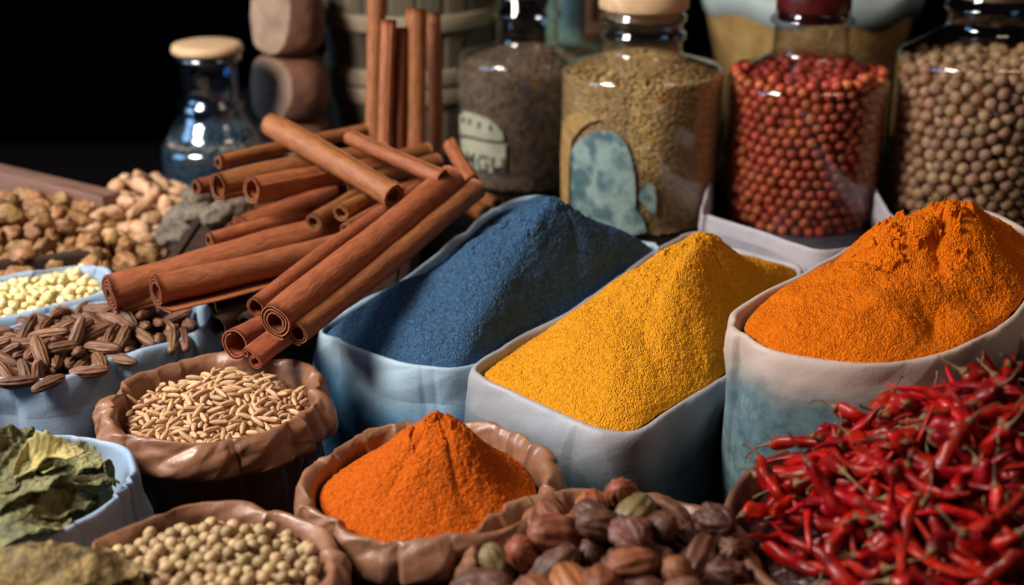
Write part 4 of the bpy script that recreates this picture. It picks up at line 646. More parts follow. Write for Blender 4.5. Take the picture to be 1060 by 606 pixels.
REST['berry'] = [
0,2809,17008,-135,1,2736,16856,-132,2,2762,16719,-128,0,2934,16572,-136,1,2998,16452,-132,2,3033,16270,-129,0,3145,16192,-135,1,3271,16115,-133,2,3428,16071,-129,0,3570,16047,-136,
1,3702,16054,-132,2,3817,16137,-128,0,3962,16120,-136,1,4081,16230,-133,2,4203,16297,-128,0,4336,16452,-136,1,4405,16565,-132,2,4448,16698,-128,0,4483,16879,-136,1,4478,17011,-133,
2,4448,17148,-128,0,4362,17370,-135,1,4284,17477,-132,2,4153,17526,-128,0,4098,17651,-136,1,3948,17728,-133,2,3814,17768,-128,0,3656,17798,-135,1,3525,17793,-132,2,3361,17686,-129,
0,3227,17713,-136,1,3113,17644,-132,2,3008,17553,-128,0,2912,17456,-136,1,2897,17310,-133,2,2831,17172,-129,0,2933,16971,-135,1,2943,16839,-132,2,2972,16702,-129,0,3130,16456,-135,
1,3160,16327,-132,2,3299,16324,-129,0,3429,16280,-135,1,3564,16179,-132,2,3686,16247,-128,0,3816,16289,-135,1,3938,16340,-132,2,4054,16418,-128,0,4206,16443,-135,1,4179,16573,-132,
2,4251,16721,-128,0,4272,16856,-135,1,4262,17067,-132,2,4302,17206,-129,0,4179,17264,-136,1,4026,17446,-132,2,3983,17579,-128,0,3808,17562,-135,1,3709,17677,-133,2,3542,17594,-129,
0,3393,17554,-135,1,3264,17585,-132,2,3201,17460,-128,0,3036,17420,-136,1,3014,17234,-132,2,2959,17105,-128,0,3776,16061,-22,1,3902,16100,-19,2,4028,16160,-24,0,4150,16233,-20,
1,4286,16371,-43,2,4367,16497,-11,0,4430,16618,-13,1,4473,16798,-31,2,4478,16937,-13,0,4473,17073,-16,1,4411,17268,-66,2,4252,17350,-57,0,4245,17525,-15,1,4145,17612,-18,
2,4027,17686,-25,0,3847,17767,5,1,3717,17790,-18,2,3599,17720,-39,0,3421,17781,-51,1,3288,17737,-21,2,3165,17671,-5,0,3049,17599,-6,1,2955,17504,-8,2,2874,17391,-21,
0,2804,17276,-45,1,2749,17091,-50,2,2738,16954,-32,0,2741,16793,-15,1,2801,16584,-132,2,2867,16464,-84,0,2942,16351,-67,1,3083,16224,-7,2,3202,16152,-17,0,3341,16087,-25,
1,3511,16054,-17,2,3635,16118,-28,0,3328,17610,-18,1,3163,17532,-14,2,3120,17388,-34,0,2996,17335,-48,1,2922,17216,-33,2,2880,17053,-20,0,2841,16867,-52,1,2870,16738,-41,
2,3041,16558,-52,0,3068,16375,-49,1,3201,16292,-7,2,3327,16221,-32,0,3456,16182,-55,1,3595,16252,-22,2,3755,16196,-12,0,3910,16223,-76,1,4031,16312,-37,2,4149,16387,-25,
0,4230,16496,-19,1,4294,16604,-65,2,4352,16729,-26,0,4351,16964,-135,1,4348,17111,-36,2,4216,17213,-14,0,4146,17390,-135,1,4056,17509,-16,2,3890,17642,-38,0,3758,17664,-10,
1,3654,17591,-45,2,3458,17652,-28,0,2817,16543,16,1,2898,16413,42,2,2990,16309,54,0,3144,16178,103,1,3280,16112,91,2,3419,16073,86,0,3568,16046,102,1,3699,16053,85,
2,3842,16085,106,0,3973,16125,102,1,4094,16195,93,2,4224,16307,68,0,4317,16407,81,1,4381,16514,127,2,4453,16717,78,0,4482,16850,93,1,4477,17016,103,2,4437,17188,45,
0,4391,17317,55,1,4321,17428,35,2,4185,17573,110,0,4081,17661,98,1,3948,17728,82,2,3772,17778,118,0,3640,17799,90,1,3514,17792,46,2,3382,17763,79,0,3253,17725,106,
1,3099,17633,112,2,2995,17541,121,0,2902,17442,102,1,2825,17310,81,2,2777,17183,52,0,2739,17041,72,1,2735,16879,86,2,2774,16671,36,0,3180,17435,80,1,3022,17400,65,
2,3021,17254,59,0,2972,17126,51,1,2888,16934,53,2,2944,16806,56,0,2989,16672,4,1,3073,16519,78,2,3162,16417,41,0,3313,16325,56,1,3436,16275,38,2,3523,16170,64,
0,3677,16259,82,1,3812,16284,80,2,3945,16250,53,0,3991,16377,71,1,4124,16495,60,2,4207,16614,45,0,4250,16743,64,1,4357,16869,-34,2,4279,16985,-20,0,4251,17097,53,
1,4217,17321,75,2,4104,17378,-5,0,3924,17511,-25,1,3840,17645,92,2,3699,17591,88,0,3555,17588,44,1,3417,17566,75,2,3284,17524,78,0,4039,16159,209,1,4172,16255,186,
2,4203,16419,156,0,4329,16423,209,1,4430,16627,183,2,4378,16797,172,0,4382,16928,132,1,4462,17109,201,2,4414,17251,172,0,4358,17376,166,1,4280,17482,152,2,4058,17552,176,
0,4009,17703,196,1,3883,17752,199,2,3675,17694,184,0,3592,17800,210,1,3462,17784,191,2,3360,17673,188,0,3221,17613,161,1,3074,17499,228,2,2974,17378,198,0,2841,17349,206,
1,2789,17229,184,2,2831,17100,154,0,2808,16965,154,1,2749,16757,143,2,2864,16627,138,0,2843,16492,132,1,2997,16423,135,2,3115,16310,126,0,3252,16242,134,1,3349,16087,206,
2,3487,16062,212,0,3622,16046,220,1,3752,16061,210,2,3893,16184,197,0,3202,17489,194,1,3112,17373,175,2,3012,17239,201,0,2905,17212,120,1,2945,17020,140,2,2935,16886,176,
0,2980,16697,131,1,2945,16554,50,2,3128,16448,185,0,3235,16369,152,1,3377,16199,132,2,3496,16258,174,0,3632,16151,144,1,3760,16186,156,2,3917,16324,173,0,4051,16302,159,
1,4065,16434,166,2,4175,16558,173,0,4338,16639,76,1,4276,16873,75,2,4277,17006,169,0,4367,17090,110,1,4307,17214,91,2,4151,17434,125,0,4018,17448,96,1,3970,17595,67,
2,3787,17572,199,0,3588,17589,168,1,3486,17676,113,2,3328,17536,217,0,3239,17718,233,1,3125,17652,244,2,2947,17489,286,0,2865,17389,328,1,2806,17270,313,2,2763,17128,277,
0,2733,16996,255,1,2736,16867,221,2,2777,16664,245,0,2821,16535,252,1,2896,16415,226,2,2997,16303,207,0,3096,16210,217,1,3223,16138,212,2,3412,16075,334,0,3553,16047,330,
1,3686,16052,336,2,3826,16081,327,0,3955,16117,299,1,4116,16212,303,2,4248,16334,273,0,4270,16484,306,1,4388,16528,265,2,4453,16719,285,0,4482,16846,246,1,4480,16977,232,
2,4433,17198,305,0,4387,17327,283,1,4314,17438,276,2,4203,17557,252,0,4102,17648,268,1,3952,17726,314,2,3761,17779,262,0,3644,17799,330,1,3513,17792,316,2,3377,17761,300,
0,4239,17138,175,1,4265,17287,198,2,4061,17421,236,0,3915,17515,157,1,3913,17621,236,2,3649,17595,290,0,3537,17686,238,1,3461,17577,202,2,3232,17590,309,0,3158,17415,292,
1,3059,17328,298,2,2896,17178,259,0,2953,17054,268,1,2854,16939,276,2,2877,16756,199,0,2985,16684,259,1,2995,16573,175,2,3207,16381,285,0,3343,16310,195,1,3385,16203,267,
2,3570,16166,264,0,3657,16257,211,1,3803,16281,242,2,3987,16261,283,0,4098,16340,273,1,4143,16465,273,2,4295,16622,218,0,4252,16749,192,1,4353,16959,277,2,4337,17098,263,
0,4044,17683,398,1,3839,17765,377,2,3721,17693,369,0,3564,17798,438,1,3434,17780,426,2,3258,17719,368,0,3134,17661,381,1,3039,17586,326,2,2919,17454,434,0,2828,17325,433,
1,2770,17174,408,2,2745,17036,386,0,2731,16906,348,1,2746,16776,323,2,2800,16599,371,0,2864,16457,347,1,2949,16348,331,2,3052,16253,339,0,3159,16170,323,1,3278,16113,334,
2,3493,16061,452,0,3629,16046,462,1,3759,16062,448,2,3920,16111,430,0,4044,16162,401,1,4197,16278,390,2,4289,16382,401,0,4371,16491,390,1,4424,16610,367,2,4470,16807,396,
0,4485,16938,359,1,4469,17067,333,2,4398,17285,412,0,4339,17408,402,1,4256,17508,377,2,4152,17601,386,0,4184,16586,306,1,4242,16705,317,2,4277,16842,289,0,4267,17024,355,
1,4221,17193,294,2,4259,17322,333,0,4147,17315,250,1,4009,17557,307,2,3899,17611,375,0,3776,17568,335,1,3577,17685,370,2,3483,17586,339,0,3352,17539,351,1,3140,17513,380,
2,3113,17380,415,0,3007,17211,334,1,2872,17092,366,2,2935,16969,386,0,2948,16822,295,1,2876,16710,331,2,2939,16567,313,0,3015,16466,258,1,3199,16281,383,2,3324,16311,330,
0,3492,16266,314,1,3592,16158,402,2,3726,16180,301,0,3878,16313,347,1,4063,16299,394,2,4076,16438,392,0,3005,17559,452,1,2857,17370,554,2,2796,17235,531,0,2750,17107,521,
1,2736,16976,511,2,2741,16840,478,0,2757,16710,438,1,2837,16510,472,2,2916,16395,458,0,3002,16289,461,1,3114,16201,453,2,3259,16178,456,0,3357,16082,459,1,3559,16050,575,
2,3700,16057,578,0,3850,16080,543,1,4011,16147,530,2,4123,16222,495,0,4240,16315,510,1,4342,16448,512,2,4364,16586,491,0,4454,16691,467,1,4482,16901,499,2,4470,17037,469,
0,4449,17172,468,1,4382,17329,544,2,4285,17470,510,0,4196,17573,513,1,4089,17653,519,2,3937,17728,470,0,3814,17775,506,1,3683,17794,496,2,3505,17714,527,0,3319,17751,486,
1,3198,17695,492,2,3130,17574,505,0,2958,16773,415,1,2997,16646,412,2,3069,16518,373,0,3080,16387,337,1,3295,16329,466,2,3402,16199,405,0,3518,16262,441,1,3685,16257,410,
2,3816,16208,409,0,3948,16245,431,1,4116,16362,503,2,4203,16497,425,0,4292,16598,376,1,4354,16730,389,2,4363,16951,419,0,4362,17108,397,1,4280,17211,416,2,4133,17346,398,
0,4183,17430,299,1,4031,17558,441,2,3785,17573,471,0,3655,17588,427,1,3529,17588,471,2,3387,17648,427,0,3255,17546,437,1,3056,17456,517,2,2979,17325,413,0,2894,17219,398,
1,2858,17029,486,2,2851,16852,386,0,4202,16278,628,1,4291,16377,616,2,4382,16527,621,0,4440,16646,587,1,4470,16782,563,2,4475,16995,607,0,4457,17140,593,1,4339,17199,537,
2,4325,17416,638,0,4241,17529,626,1,4096,17540,594,2,3995,17702,610,0,3872,17759,621,1,3742,17786,618,2,3597,17793,605,0,3397,17774,587,1,3266,17727,605,2,3145,17659,620,
0,3024,17577,591,1,2934,17481,570,2,2819,17290,662,0,2765,17165,644,1,2741,17035,633,2,2739,16883,615,0,2751,16734,565,1,2862,16642,488,2,2880,16445,588,0,2958,16334,575,
1,3056,16244,574,2,3174,16169,575,0,3294,16104,570,1,3424,16068,572,2,3638,16054,708,0,3807,16069,664,1,3936,16112,638,2,4091,16199,632,0,3302,17623,531,1,3194,17450,504,
2,3060,17316,532,0,2951,17235,513,1,2965,17113,463,2,2935,16887,505,0,2859,16774,498,1,2973,16709,530,2,2975,16527,482,0,3051,16408,462,1,3178,16408,424,2,3410,16278,526,
0,3506,16170,532,1,3618,16252,528,2,3741,16187,530,0,3877,16206,532,1,3980,16365,479,2,4192,16462,564,0,4232,16586,525,1,4239,16697,453,2,4276,16837,433,0,4362,17063,550,
1,4256,17091,475,2,4253,17334,477,0,4144,17476,439,1,4034,17441,372,2,3898,17615,549,0,3733,17679,540,1,3634,17592,558,2,3424,17572,561,0,3230,16132,694,1,3354,16086,687,
2,3491,16061,697,0,3753,16058,781,1,3889,16096,765,2,4015,16154,745,0,4158,16239,744,1,4252,16333,739,2,4335,16445,729,0,4426,16607,722,1,4460,16731,688,2,4476,16869,676,
0,4478,17034,739,1,4448,17162,724,2,4399,17284,675,0,4281,17486,746,1,4186,17578,736,2,4072,17658,724,0,3939,17735,729,1,3808,17773,736,2,3670,17790,747,0,3479,17790,685,
1,3348,17758,709,2,3222,17702,735,0,3067,17613,722,1,2971,17521,715,2,2889,17413,683,0,2783,17221,774,1,2750,17093,755,2,2738,16950,743,0,2740,16798,722,1,2769,16675,682,
2,2812,16571,598,0,2914,16386,706,1,3004,16290,691,2,3115,16205,700,0,3073,17471,647,1,2956,17306,625,2,2887,17134,577,0,2947,17011,583,1,2869,16833,616,2,2903,16702,651,
0,2972,16596,600,1,3024,16448,585,2,3169,16309,522,0,3284,16249,570,1,3422,16189,632,2,3591,16171,639,0,3719,16161,686,1,3841,16207,660,2,3907,16319,603,0,4043,16324,606,
1,4180,16574,646,2,4300,16644,629,0,4345,16724,528,1,4276,16980,605,2,4253,17118,612,0,4207,17214,527,1,4195,17396,588,2,4067,17416,536,0,3954,17492,527,1,3811,17646,654,
2,3674,17674,663,0,3538,17679,655,1,3344,17632,659,2,3225,17540,607,0,3966,16122,869,1,4095,16196,852,2,4157,16355,839,0,4302,16387,849,1,4389,16532,825,2,4335,16703,756,
0,4474,16787,807,1,4482,16920,806,2,4456,17114,855,0,4418,17259,809,1,4354,17377,769,2,4159,17456,801,0,4117,17637,851,1,4002,17703,841,2,3849,17651,788,0,3753,17788,856,
1,3542,17794,802,2,3452,17691,775,0,3329,17754,840,1,3180,17578,782,2,3088,17473,783,0,2908,17451,813,1,2839,17340,791,2,2762,17126,891,0,2733,16978,877,1,2843,16900,820,
2,2848,16736,779,0,2808,16562,740,1,2926,16518,698,2,3042,16414,745,0,3063,16235,823,1,3182,16159,814,2,3311,16106,819,0,3427,16159,769,1,3666,16153,810,2,3801,16168,845,
0,4047,16304,734,1,4140,16388,671,2,4273,16573,751,0,4266,16817,568,1,4375,16891,582,2,4270,17048,737,0,4318,17181,715,1,4273,17288,616,2,4091,17393,681,0,3985,17473,652,
1,3940,17595,681,2,3722,17587,767,0,3590,17589,732,1,3463,17577,695,2,3297,17521,730,0,3190,17443,697,1,3083,17340,668,2,2923,17209,722,0,2872,17084,704,1,2851,16960,660,
2,2939,16840,737,0,3001,16646,728,1,3060,16537,681,2,3158,16420,614,0,3205,16300,659,1,3355,16301,669,2,3508,16256,719,0,3644,16257,731,1,3773,16273,757,2,3911,16294,744,
0,3861,16082,933,1,4040,16163,972,2,4174,16262,947,0,4274,16352,970,1,4257,16521,880,2,4438,16661,847,0,4350,16814,834,1,4479,16851,923,2,4475,16991,927,0,4431,17225,933,
1,4286,17267,811,2,4300,17449,876,0,4215,17556,875,1,3999,17570,868,2,3880,17749,889,0,3767,17687,935,1,3630,17796,905,2,3478,17783,926,0,3404,17662,900,1,3212,17702,875,
2,3095,17625,882,0,2990,17547,844,1,2937,17344,885,2,2806,17262,903,0,2840,17032,829,1,2735,16886,974,2,2745,16808,858,0,2766,16673,869,1,2817,16551,872,2,2885,16437,830,
0,2968,16323,815,1,3131,16190,937,2,3256,16127,950,0,3451,16059,849,1,3582,16049,836,2,3702,16057,908,0,4199,17233,711,1,4223,17363,717,2,4017,17458,786,0,3897,17523,785,
1,3794,17567,885,2,3626,17680,828,0,3528,17585,845,1,3401,17560,815,2,3208,17466,860,0,3090,17344,829,1,2979,17335,756,2,2957,17100,809,0,2943,16976,755,1,2940,16967,888,
2,2970,16704,849,0,2935,16576,817,1,3061,16535,817,2,3184,16397,753,0,3299,16331,786,1,3416,16280,822,2,3573,16250,847,0,3707,16263,871,1,3849,16298,869,2,3988,16285,866,
0,4040,16415,801,1,4128,16499,748,2,4232,16668,851,0,4264,16804,697,1,4374,16963,697,2,4314,17134,843,0,4023,16401,929,1,4197,16603,970,2,4271,16804,946,0,4275,16936,907,
1,4214,17206,909,2,4156,17315,830,0,4008,17456,989,1,3904,17531,956,2,3666,17595,937,0,3466,17575,971,1,3354,17543,1111,2,3245,17491,997,0,3054,17306,948,1,2973,17138,1039,
2,2939,17006,1068,0,2947,16836,874,1,3020,16600,928,2,3086,16495,1100,0,3141,16446,874,1,3389,16289,955,2,3617,16249,984,0,3827,16182,1066,1,3926,16333,1019,2,3940,16523,1254,
0,4145,16550,1194,1,4201,16670,1203,2,4138,17042,1246,0,4085,17308,1215,1,3996,17406,1216,2,3697,17453,1248,0,3527,17440,1245,1,3336,17426,1232,2,3178,17202,1256,0,3101,17090,1241,
1,3057,16929,1239,2,3072,16731,1237,0,3190,16525,1227,1,3408,16378,1229,2,3573,16401,1253,0,3839,16433,1239,1,3223,17066,1287,2,3189,16930,1288,0,3184,16654,1253,1,3418,16507,1271,
2,3707,16452,1267,0,3914,16654,1284,1,4099,16757,1250,2,4006,17009,1292,0,3846,17237,1289,1,3666,17323,1289,2,3380,17288,1284,0,3332,16803,1320,1,3658,16637,1327,2,3879,16958,1337,
0,3734,17182,1325,1,3452,17175,1325,2,2787,17210,1035,0,2745,17082,1020,1,2749,16751,988,2,2793,16618,992,0,2844,16491,987,1,2924,16378,963,2,3022,16279,946,0,3189,16151,1067,
1,3386,16077,963,2,3525,16056,963,0,3644,16047,1031,1,3775,16064,1032,2,3951,16123,1072,0,4113,16206,1074,1,4214,16293,1077,2,4302,16399,1095,0,4350,16456,947,1,4410,16574,952,
2,4455,16723,975,0,4482,16853,1056,1,4461,17112,995,2,4314,17235,1004,0,4380,17340,902,1,4335,17409,1006,2,4244,17516,1003,0,4151,17611,973,1,3854,17762,1026,2,3717,17786,1015,
0,3581,17799,1029,1,3456,17783,1071,2,3350,17754,985,0,3222,17710,1007,1,3110,17641,1020,2,3009,17553,979,0,2911,17456,951,1,2847,17352,1002,2,3469,16181,918,0,3565,16146,1058,
1,3737,16178,969,2,3908,16208,959,0,4051,16293,996,1,4142,16392,988,2,4122,16486,887,0,4328,16679,947,1,4278,16909,777,2,4368,17001,831,0,4261,17060,945,1,4244,17336,937,
2,4110,17372,954,0,4104,17504,916,1,4023,17587,1001,2,3789,17572,1025,0,3551,17668,941,1,3429,17650,1074,2,3319,17614,995,0,3282,17589,866,1,3034,17437,906,2,3008,17230,844,
0,2928,17231,956,1,2894,17105,934,2,2832,16986,974,0,2860,16749,915,1,2981,16494,1004,2,3085,16401,990,0,3013,16427,878,1,3277,16251,889,2,3508,17586,1171,0,3207,17455,1161,
1,3138,17401,986,2,3025,17262,1080,0,2987,17037,1208,1,2939,16886,996,2,2967,16713,992,0,3019,16608,1061,1,3193,16402,1178,2,3266,16342,994,0,3506,16292,1204,1,3723,16263,1074,
2,3857,16296,1135,0,4030,16405,1058,1,4125,16496,1074,2,4246,16705,1053,0,4264,16804,1145,1,4275,16982,1065,2,4200,17176,1208,0,4091,17382,1089,1,3902,17525,1092,2,3774,17573,1168,
0,3641,17567,1198,1,4099,16909,1259,2,4063,17178,1253,0,3965,17273,1253,1,3810,17372,1259,2,3606,17429,1357,0,3430,17408,1325,1,3250,17321,1244,2,3135,17128,1375,0,3068,17013,1341,
1,3088,16833,1332,2,3070,16589,1215,0,3301,16456,1233,1,3474,16377,1348,2,3696,16316,1222,0,3807,16552,1280,1,4047,16622,1246,2,4165,16670,1338,0,3585,16532,1290,1,3788,16676,1322,
2,3874,16787,1328,0,3977,16870,1296,1,3898,17095,1311,2,3769,17301,1381,0,3597,17214,1323,1,3319,17162,1298,2,3350,17030,1335,0,3196,16781,1275,1,3392,16685,1317,2,3768,16874,1373,
0,3777,17048,1350,1,3620,17091,1368,2,3431,16917,1370,0,3549,16710,1347,1,2892,16420,1089,2,2984,16315,1080,0,3081,16222,1055,1,3312,16100,1075,2,3449,16067,1087,0,3574,16046,1140,
1,3706,16054,1149,2,3844,16085,1161,0,4032,16155,1177,1,4145,16233,1200,2,4245,16331,1208,0,4381,16507,1063,1,4430,16629,1075,2,4461,16748,1141,0,4483,16876,1184,1,4479,16985,1066,
2,4436,17190,1108,0,4392,17316,1081,1,4299,17457,1128,2,4202,17558,1134,0,4106,17645,1090,1,3981,17713,1032,2,3793,17773,1151,0,3655,17798,1136,1,3561,17706,1121,2,3313,17741,1123,
0,3185,17692,1130,1,3078,17617,1150,2,2979,17524,1117,0,2887,17423,1107,1,2824,17308,1128,2,2762,17125,1148,0,2732,16967,1079,1,2738,16832,1099,2,2768,16696,1116,0,2823,16532,1109,
1,4335,17103,1046,2,4178,17282,1048,0,4115,17502,1045,1,4016,17568,1151,2,3878,17660,1119,0,3688,17659,1056,1,3573,17592,1048,2,3380,17644,1205,0,3224,17571,1106,1,3114,17511,1062,
2,3001,17397,1036,0,2948,17328,1171,1,2886,17187,1132,2,2854,17020,1183,0,2864,16787,1044,1,2894,16642,1088,2,2956,16528,1152,0,3062,16386,1178,1,3160,16319,905,2,3489,16259,1048,
0,3496,16169,1165,1,3611,16234,1146,2,3743,16184,1188,0,3990,16252,1103,1,4129,16378,1141,2,4262,16572,1105,0,4237,16482,1005,1,4359,16787,1054,2,4376,16913,996,0,4383,17030,1146,
1,3004,17168,1197,2,2959,16889,1330,0,2979,16827,1206,1,2943,16647,1225,2,3080,16465,1288,0,3296,16332,1131,1,3377,16248,1204,2,3591,16270,1309,0,3825,16307,1267,1,3973,16365,1171,
2,4064,16451,1241,0,4266,16560,1241,1,4231,16783,1272,2,4232,16915,1218,0,4259,17044,1181,1,4174,17272,1307,2,4136,17406,1295,0,3866,17483,1213,1,3699,17575,1317,2,3560,17557,1308,
0,3426,17520,1258,1,3112,17373,1117,2,3070,17289,1220,0,3307,17376,1358,1,3248,17257,1364,2,3229,17027,1421,0,3133,16928,1413,1,3126,16706,1364,2,3302,16586,1276,0,3348,16420,1348,
1,3643,16386,1373,2,3826,16439,1375,0,3892,16558,1377,1,4002,16734,1343,2,4104,16826,1372,0,4116,16982,1369,1,3949,17208,1367,2,3905,17340,1356,0,3765,17437,1365,1,3517,17315,1289,
2,3878,16684,1429,0,3888,16867,1438,1,3941,17052,1433,2,3830,17155,1418,0,3665,17198,1433,1,3523,17215,1433,2,3376,17131,1434,0,3292,16913,1376,1,3261,16696,1353,2,3484,16590,1362,
0,3723,16532,1376,1,3716,17079,1464,2,3486,17049,1377,0,3450,16782,1387,1,3671,16773,1370,2,3812,16978,1462,0,2856,16472,1226,1,2933,16366,1206,2,3055,16250,1187,0,3242,16125,1184,
1,3374,16113,1196,2,3492,16061,1249,0,3628,16046,1258,1,3762,16062,1272,2,3918,16110,1282,0,4073,16179,1298,1,4190,16272,1322,2,4334,16443,1229,0,4403,16554,1181,1,4443,16663,1251,
2,4472,16822,1309,0,4482,16999,1224,1,4457,17129,1233,2,4400,17281,1213,0,4343,17402,1241,1,4259,17505,1250,2,4117,17628,1227,0,4013,17701,1160,1,3906,17744,1227,2,3713,17786,1271,
0,3553,17798,1216,1,3423,17777,1202,2,3271,17725,1260,0,3147,17669,1251,1,3007,17558,1250,2,2917,17452,1237,0,2837,17343,1256,1,2786,17220,1247,2,2746,17042,1275,0,2730,16918,1199,
1,2745,16781,1224,2,2809,16608,1222,0,4366,16801,1225,1,4357,16898,1133,2,4366,16931,1269,0,4333,17150,1189,1,4284,17262,1137,2,4199,17369,1171,0,4105,17474,1180,1,3919,17603,1240,
2,3797,17669,1273,0,3694,17684,1182,1,3470,17664,1310,2,3274,17551,1232,0,3138,17537,1236,1,3055,17433,1225,2,2937,17254,1285,0,2884,17131,1256,1,2832,16926,1284,2,2861,16882,1142,
0,2883,16750,1166,1,2956,16530,1292,2,3000,16300,1310,0,3158,16324,1077,1,3354,16229,1072,2,3469,16194,1297,0,3672,16160,1302,1,3804,16185,1314,2,3945,16243,1235,0,4059,16315,1260,
1,4200,16448,1271,2,4335,16681,1163,0,3209,16435,1322,1,3375,16312,1421,2,3506,16264,1425,0,3720,16280,1352,1,3937,16370,1302,2,4004,16471,1372,0,4123,16541,1326,1,4256,16570,1374,
2,4232,16891,1362,0,4235,17026,1341,1,4169,17141,1340,2,4047,17311,1356,0,3939,17467,1319,1,3831,17545,1326,2,3626,17553,1436,0,3449,17559,1387,1,3211,17442,1293,2,3134,17335,1340,
0,3047,17232,1364,1,2937,17027,1331,2,3053,16799,1463,0,2981,16754,1337,1,3061,16586,1356,2,3329,16540,1410,0,3547,16475,1400,1,3662,16471,1477,2,3805,16563,1482,0,4023,16607,1375,
1,4007,16821,1475,2,4119,16909,1488,0,4043,17113,1372,1,3869,17277,1476,2,3878,17453,1441,0,3647,17326,1437,1,3393,17412,1452,2,3394,17274,1427,0,3243,17159,1453,1,3246,16913,1500,
2,3206,16812,1408,0,3194,16581,1359,1,3339,16815,1452,2,3356,16676,1454,0,3600,16588,1436,1,3724,16670,1441,2,3970,16702,1538,0,4001,16936,1407,1,3826,17092,1543,2,3737,17271,1523,
0,3510,17346,1418,1,3468,17211,1558,2,3360,16988,1472,0,3563,16914,1406,1,3586,17113,1498,2,3485,16933,1517,0,3564,16791,1447,1,3791,16783,1476,2,2741,16843,1350,0,2762,16691,1321,
1,2830,16523,1346,2,2908,16406,1338,0,2961,16330,1438,1,3110,16204,1307,2,3233,16138,1320,0,3357,16082,1323,1,3548,16051,1377,2,3687,16056,1390,0,3833,16075,1384,1,3984,16134,1403,
2,4113,16214,1424,0,4287,16367,1333,1,4347,16457,1410,2,4383,16555,1316,0,4455,16696,1379,1,4474,16808,1448,2,4477,16957,1357,0,4434,17217,1329,1,4378,17336,1351,2,4300,17450,1373,
0,4188,17580,1333,1,4073,17662,1355,2,3948,17724,1359,0,3820,17774,1358,1,3651,17795,1396,2,3520,17789,1349,0,3386,17771,1329,1,3193,17693,1373,2,3079,17614,1356,0,2955,17508,1361,
1,2876,17401,1368,2,2813,17276,1373,0,2761,17150,1357,1,2736,16975,1398,2,4106,16369,1376,0,4215,16447,1404,1,4305,16673,1300,2,4340,16795,1359,0,4356,16921,1410,1,4351,17068,1292,
2,4299,17210,1307,0,4203,17358,1404,1,4151,17480,1413,2,4061,17528,1314,0,3839,17653,1402,1,3708,17672,1411,2,3606,17692,1287,0,3343,17638,1336,1,3208,17558,1363,2,3087,17470,1356,
0,2998,17370,1326,1,2896,17164,1384,2,2850,17044,1439,0,2851,16903,1413,1,2864,16794,1290,2,2889,16654,1354,0,3007,16473,1404,1,3132,16336,1280,2,3199,16255,1188,0,3339,16223,1329,
1,3606,16167,1417,2,3744,16178,1440,0,3866,16277,1387,1,3996,16264,1365,2,3007,17094,1433,0,3008,16954,1439,1,2998,16673,1441,2,3056,16559,1498,0,3136,16482,1418,1,3287,16329,1267,
2,3447,16290,1554,0,3636,16288,1462,1,3751,16354,1458,2,3993,16362,1465,0,4104,16473,1466,1,4162,16592,1469,2,4220,16765,1432,0,4253,16959,1478,1,4197,17078,1458,2,4139,17237,1438,
0,4026,17435,1410,1,3950,17585,1378,2,3769,17546,1451,0,3510,17592,1497,1,3332,17506,1351,2,3272,17318,1488,0,3145,17244,1447,1,3868,17382,1561,2,3745,17412,1499,0,3518,17471,1453,
1,3393,17325,1557,2,3328,17201,1551,0,3112,17029,1491,1,3168,16809,1542,2,3216,16691,1485,0,3218,16554,1488,1,3423,16443,1456,2,3544,16382,1500,0,3772,16449,1549,1,3915,16477,1480,
2,4086,16708,1452,0,4106,16792,1558,1,4069,17039,1479,2,4016,17182,1487,0,3492,16684,1461,1,3824,16679,1558,2,3804,16778,1655,0,3939,16953,1521,1,3714,17014,1583,2,3794,17216,1643,
0,3602,17251,1534,1,3371,17104,1643,2,3271,17069,1552,0,3365,16885,1562,1,3415,16690,1580,2,3675,16749,1546,0,3677,16974,1393,1,3690,17150,1577,2,3458,17073,1537,0,3454,16799,1516,
1,3121,17649,1485,2,3015,17559,1473,0,2917,17463,1478,1,2844,17347,1489,2,2781,17193,1486,0,2738,17034,1517,1,2736,16872,1487,2,2757,16739,1449,0,2790,16607,1440,1,2884,16432,1473,
2,3024,16278,1550,0,3055,16241,1421,1,3171,16166,1442,2,3299,16110,1444,0,3427,16064,1431,1,3674,16051,1529,2,3811,16078,1519,0,3943,16111,1527,1,4133,16225,1562,2,4233,16317,1448,
0,4311,16399,1524,1,4408,16571,1453,2,4446,16690,1517,0,4477,16807,1581,1,4482,16935,1495,2,4461,17097,1388,0,4418,17259,1451,1,4354,17376,1478,2,4258,17500,1501,0,4160,17605,1458,
1,4019,17694,1476,2,3890,17745,1489,0,3760,17786,1473,1,3642,17796,1532,2,3508,17787,1492,0,3303,17745,1426,1,4038,17556,1478,2,3911,17605,1510,0,3784,17664,1519,1,3572,17682,1422,
2,3424,17682,1440,0,3296,17619,1456,1,3201,17422,1427,2,3029,17387,1458,0,2942,17290,1417,1,2908,17145,1518,2,2839,16947,1545,0,2885,16778,1420,1,2921,16561,1453,2,3042,16418,1524,
0,3080,16366,1399,1,3215,16269,1365,2,3277,16243,1494,0,3409,16184,1478,1,3658,16145,1627,2,3862,16220,1511,0,3997,16229,1496,1,4120,16354,1523,2,4179,16467,1579,0,4331,16677,1430,
1,4349,16789,1498,2,4357,16916,1556,0,4386,17026,1479,1,4319,17120,1413,2,4282,17254,1443,0,4102,17362,1485,1,3389,17537,1504,2,3291,17447,1548,0,3143,17349,1523,1,3023,17219,1494,
2,2963,17020,1550,0,2939,16864,1501,1,2972,16755,1569,2,3185,16430,1535,0,3255,16378,1429,1,3331,16367,1538,2,3563,16207,1544,0,3717,16248,1555,1,3868,16359,1528,2,4022,16452,1573,
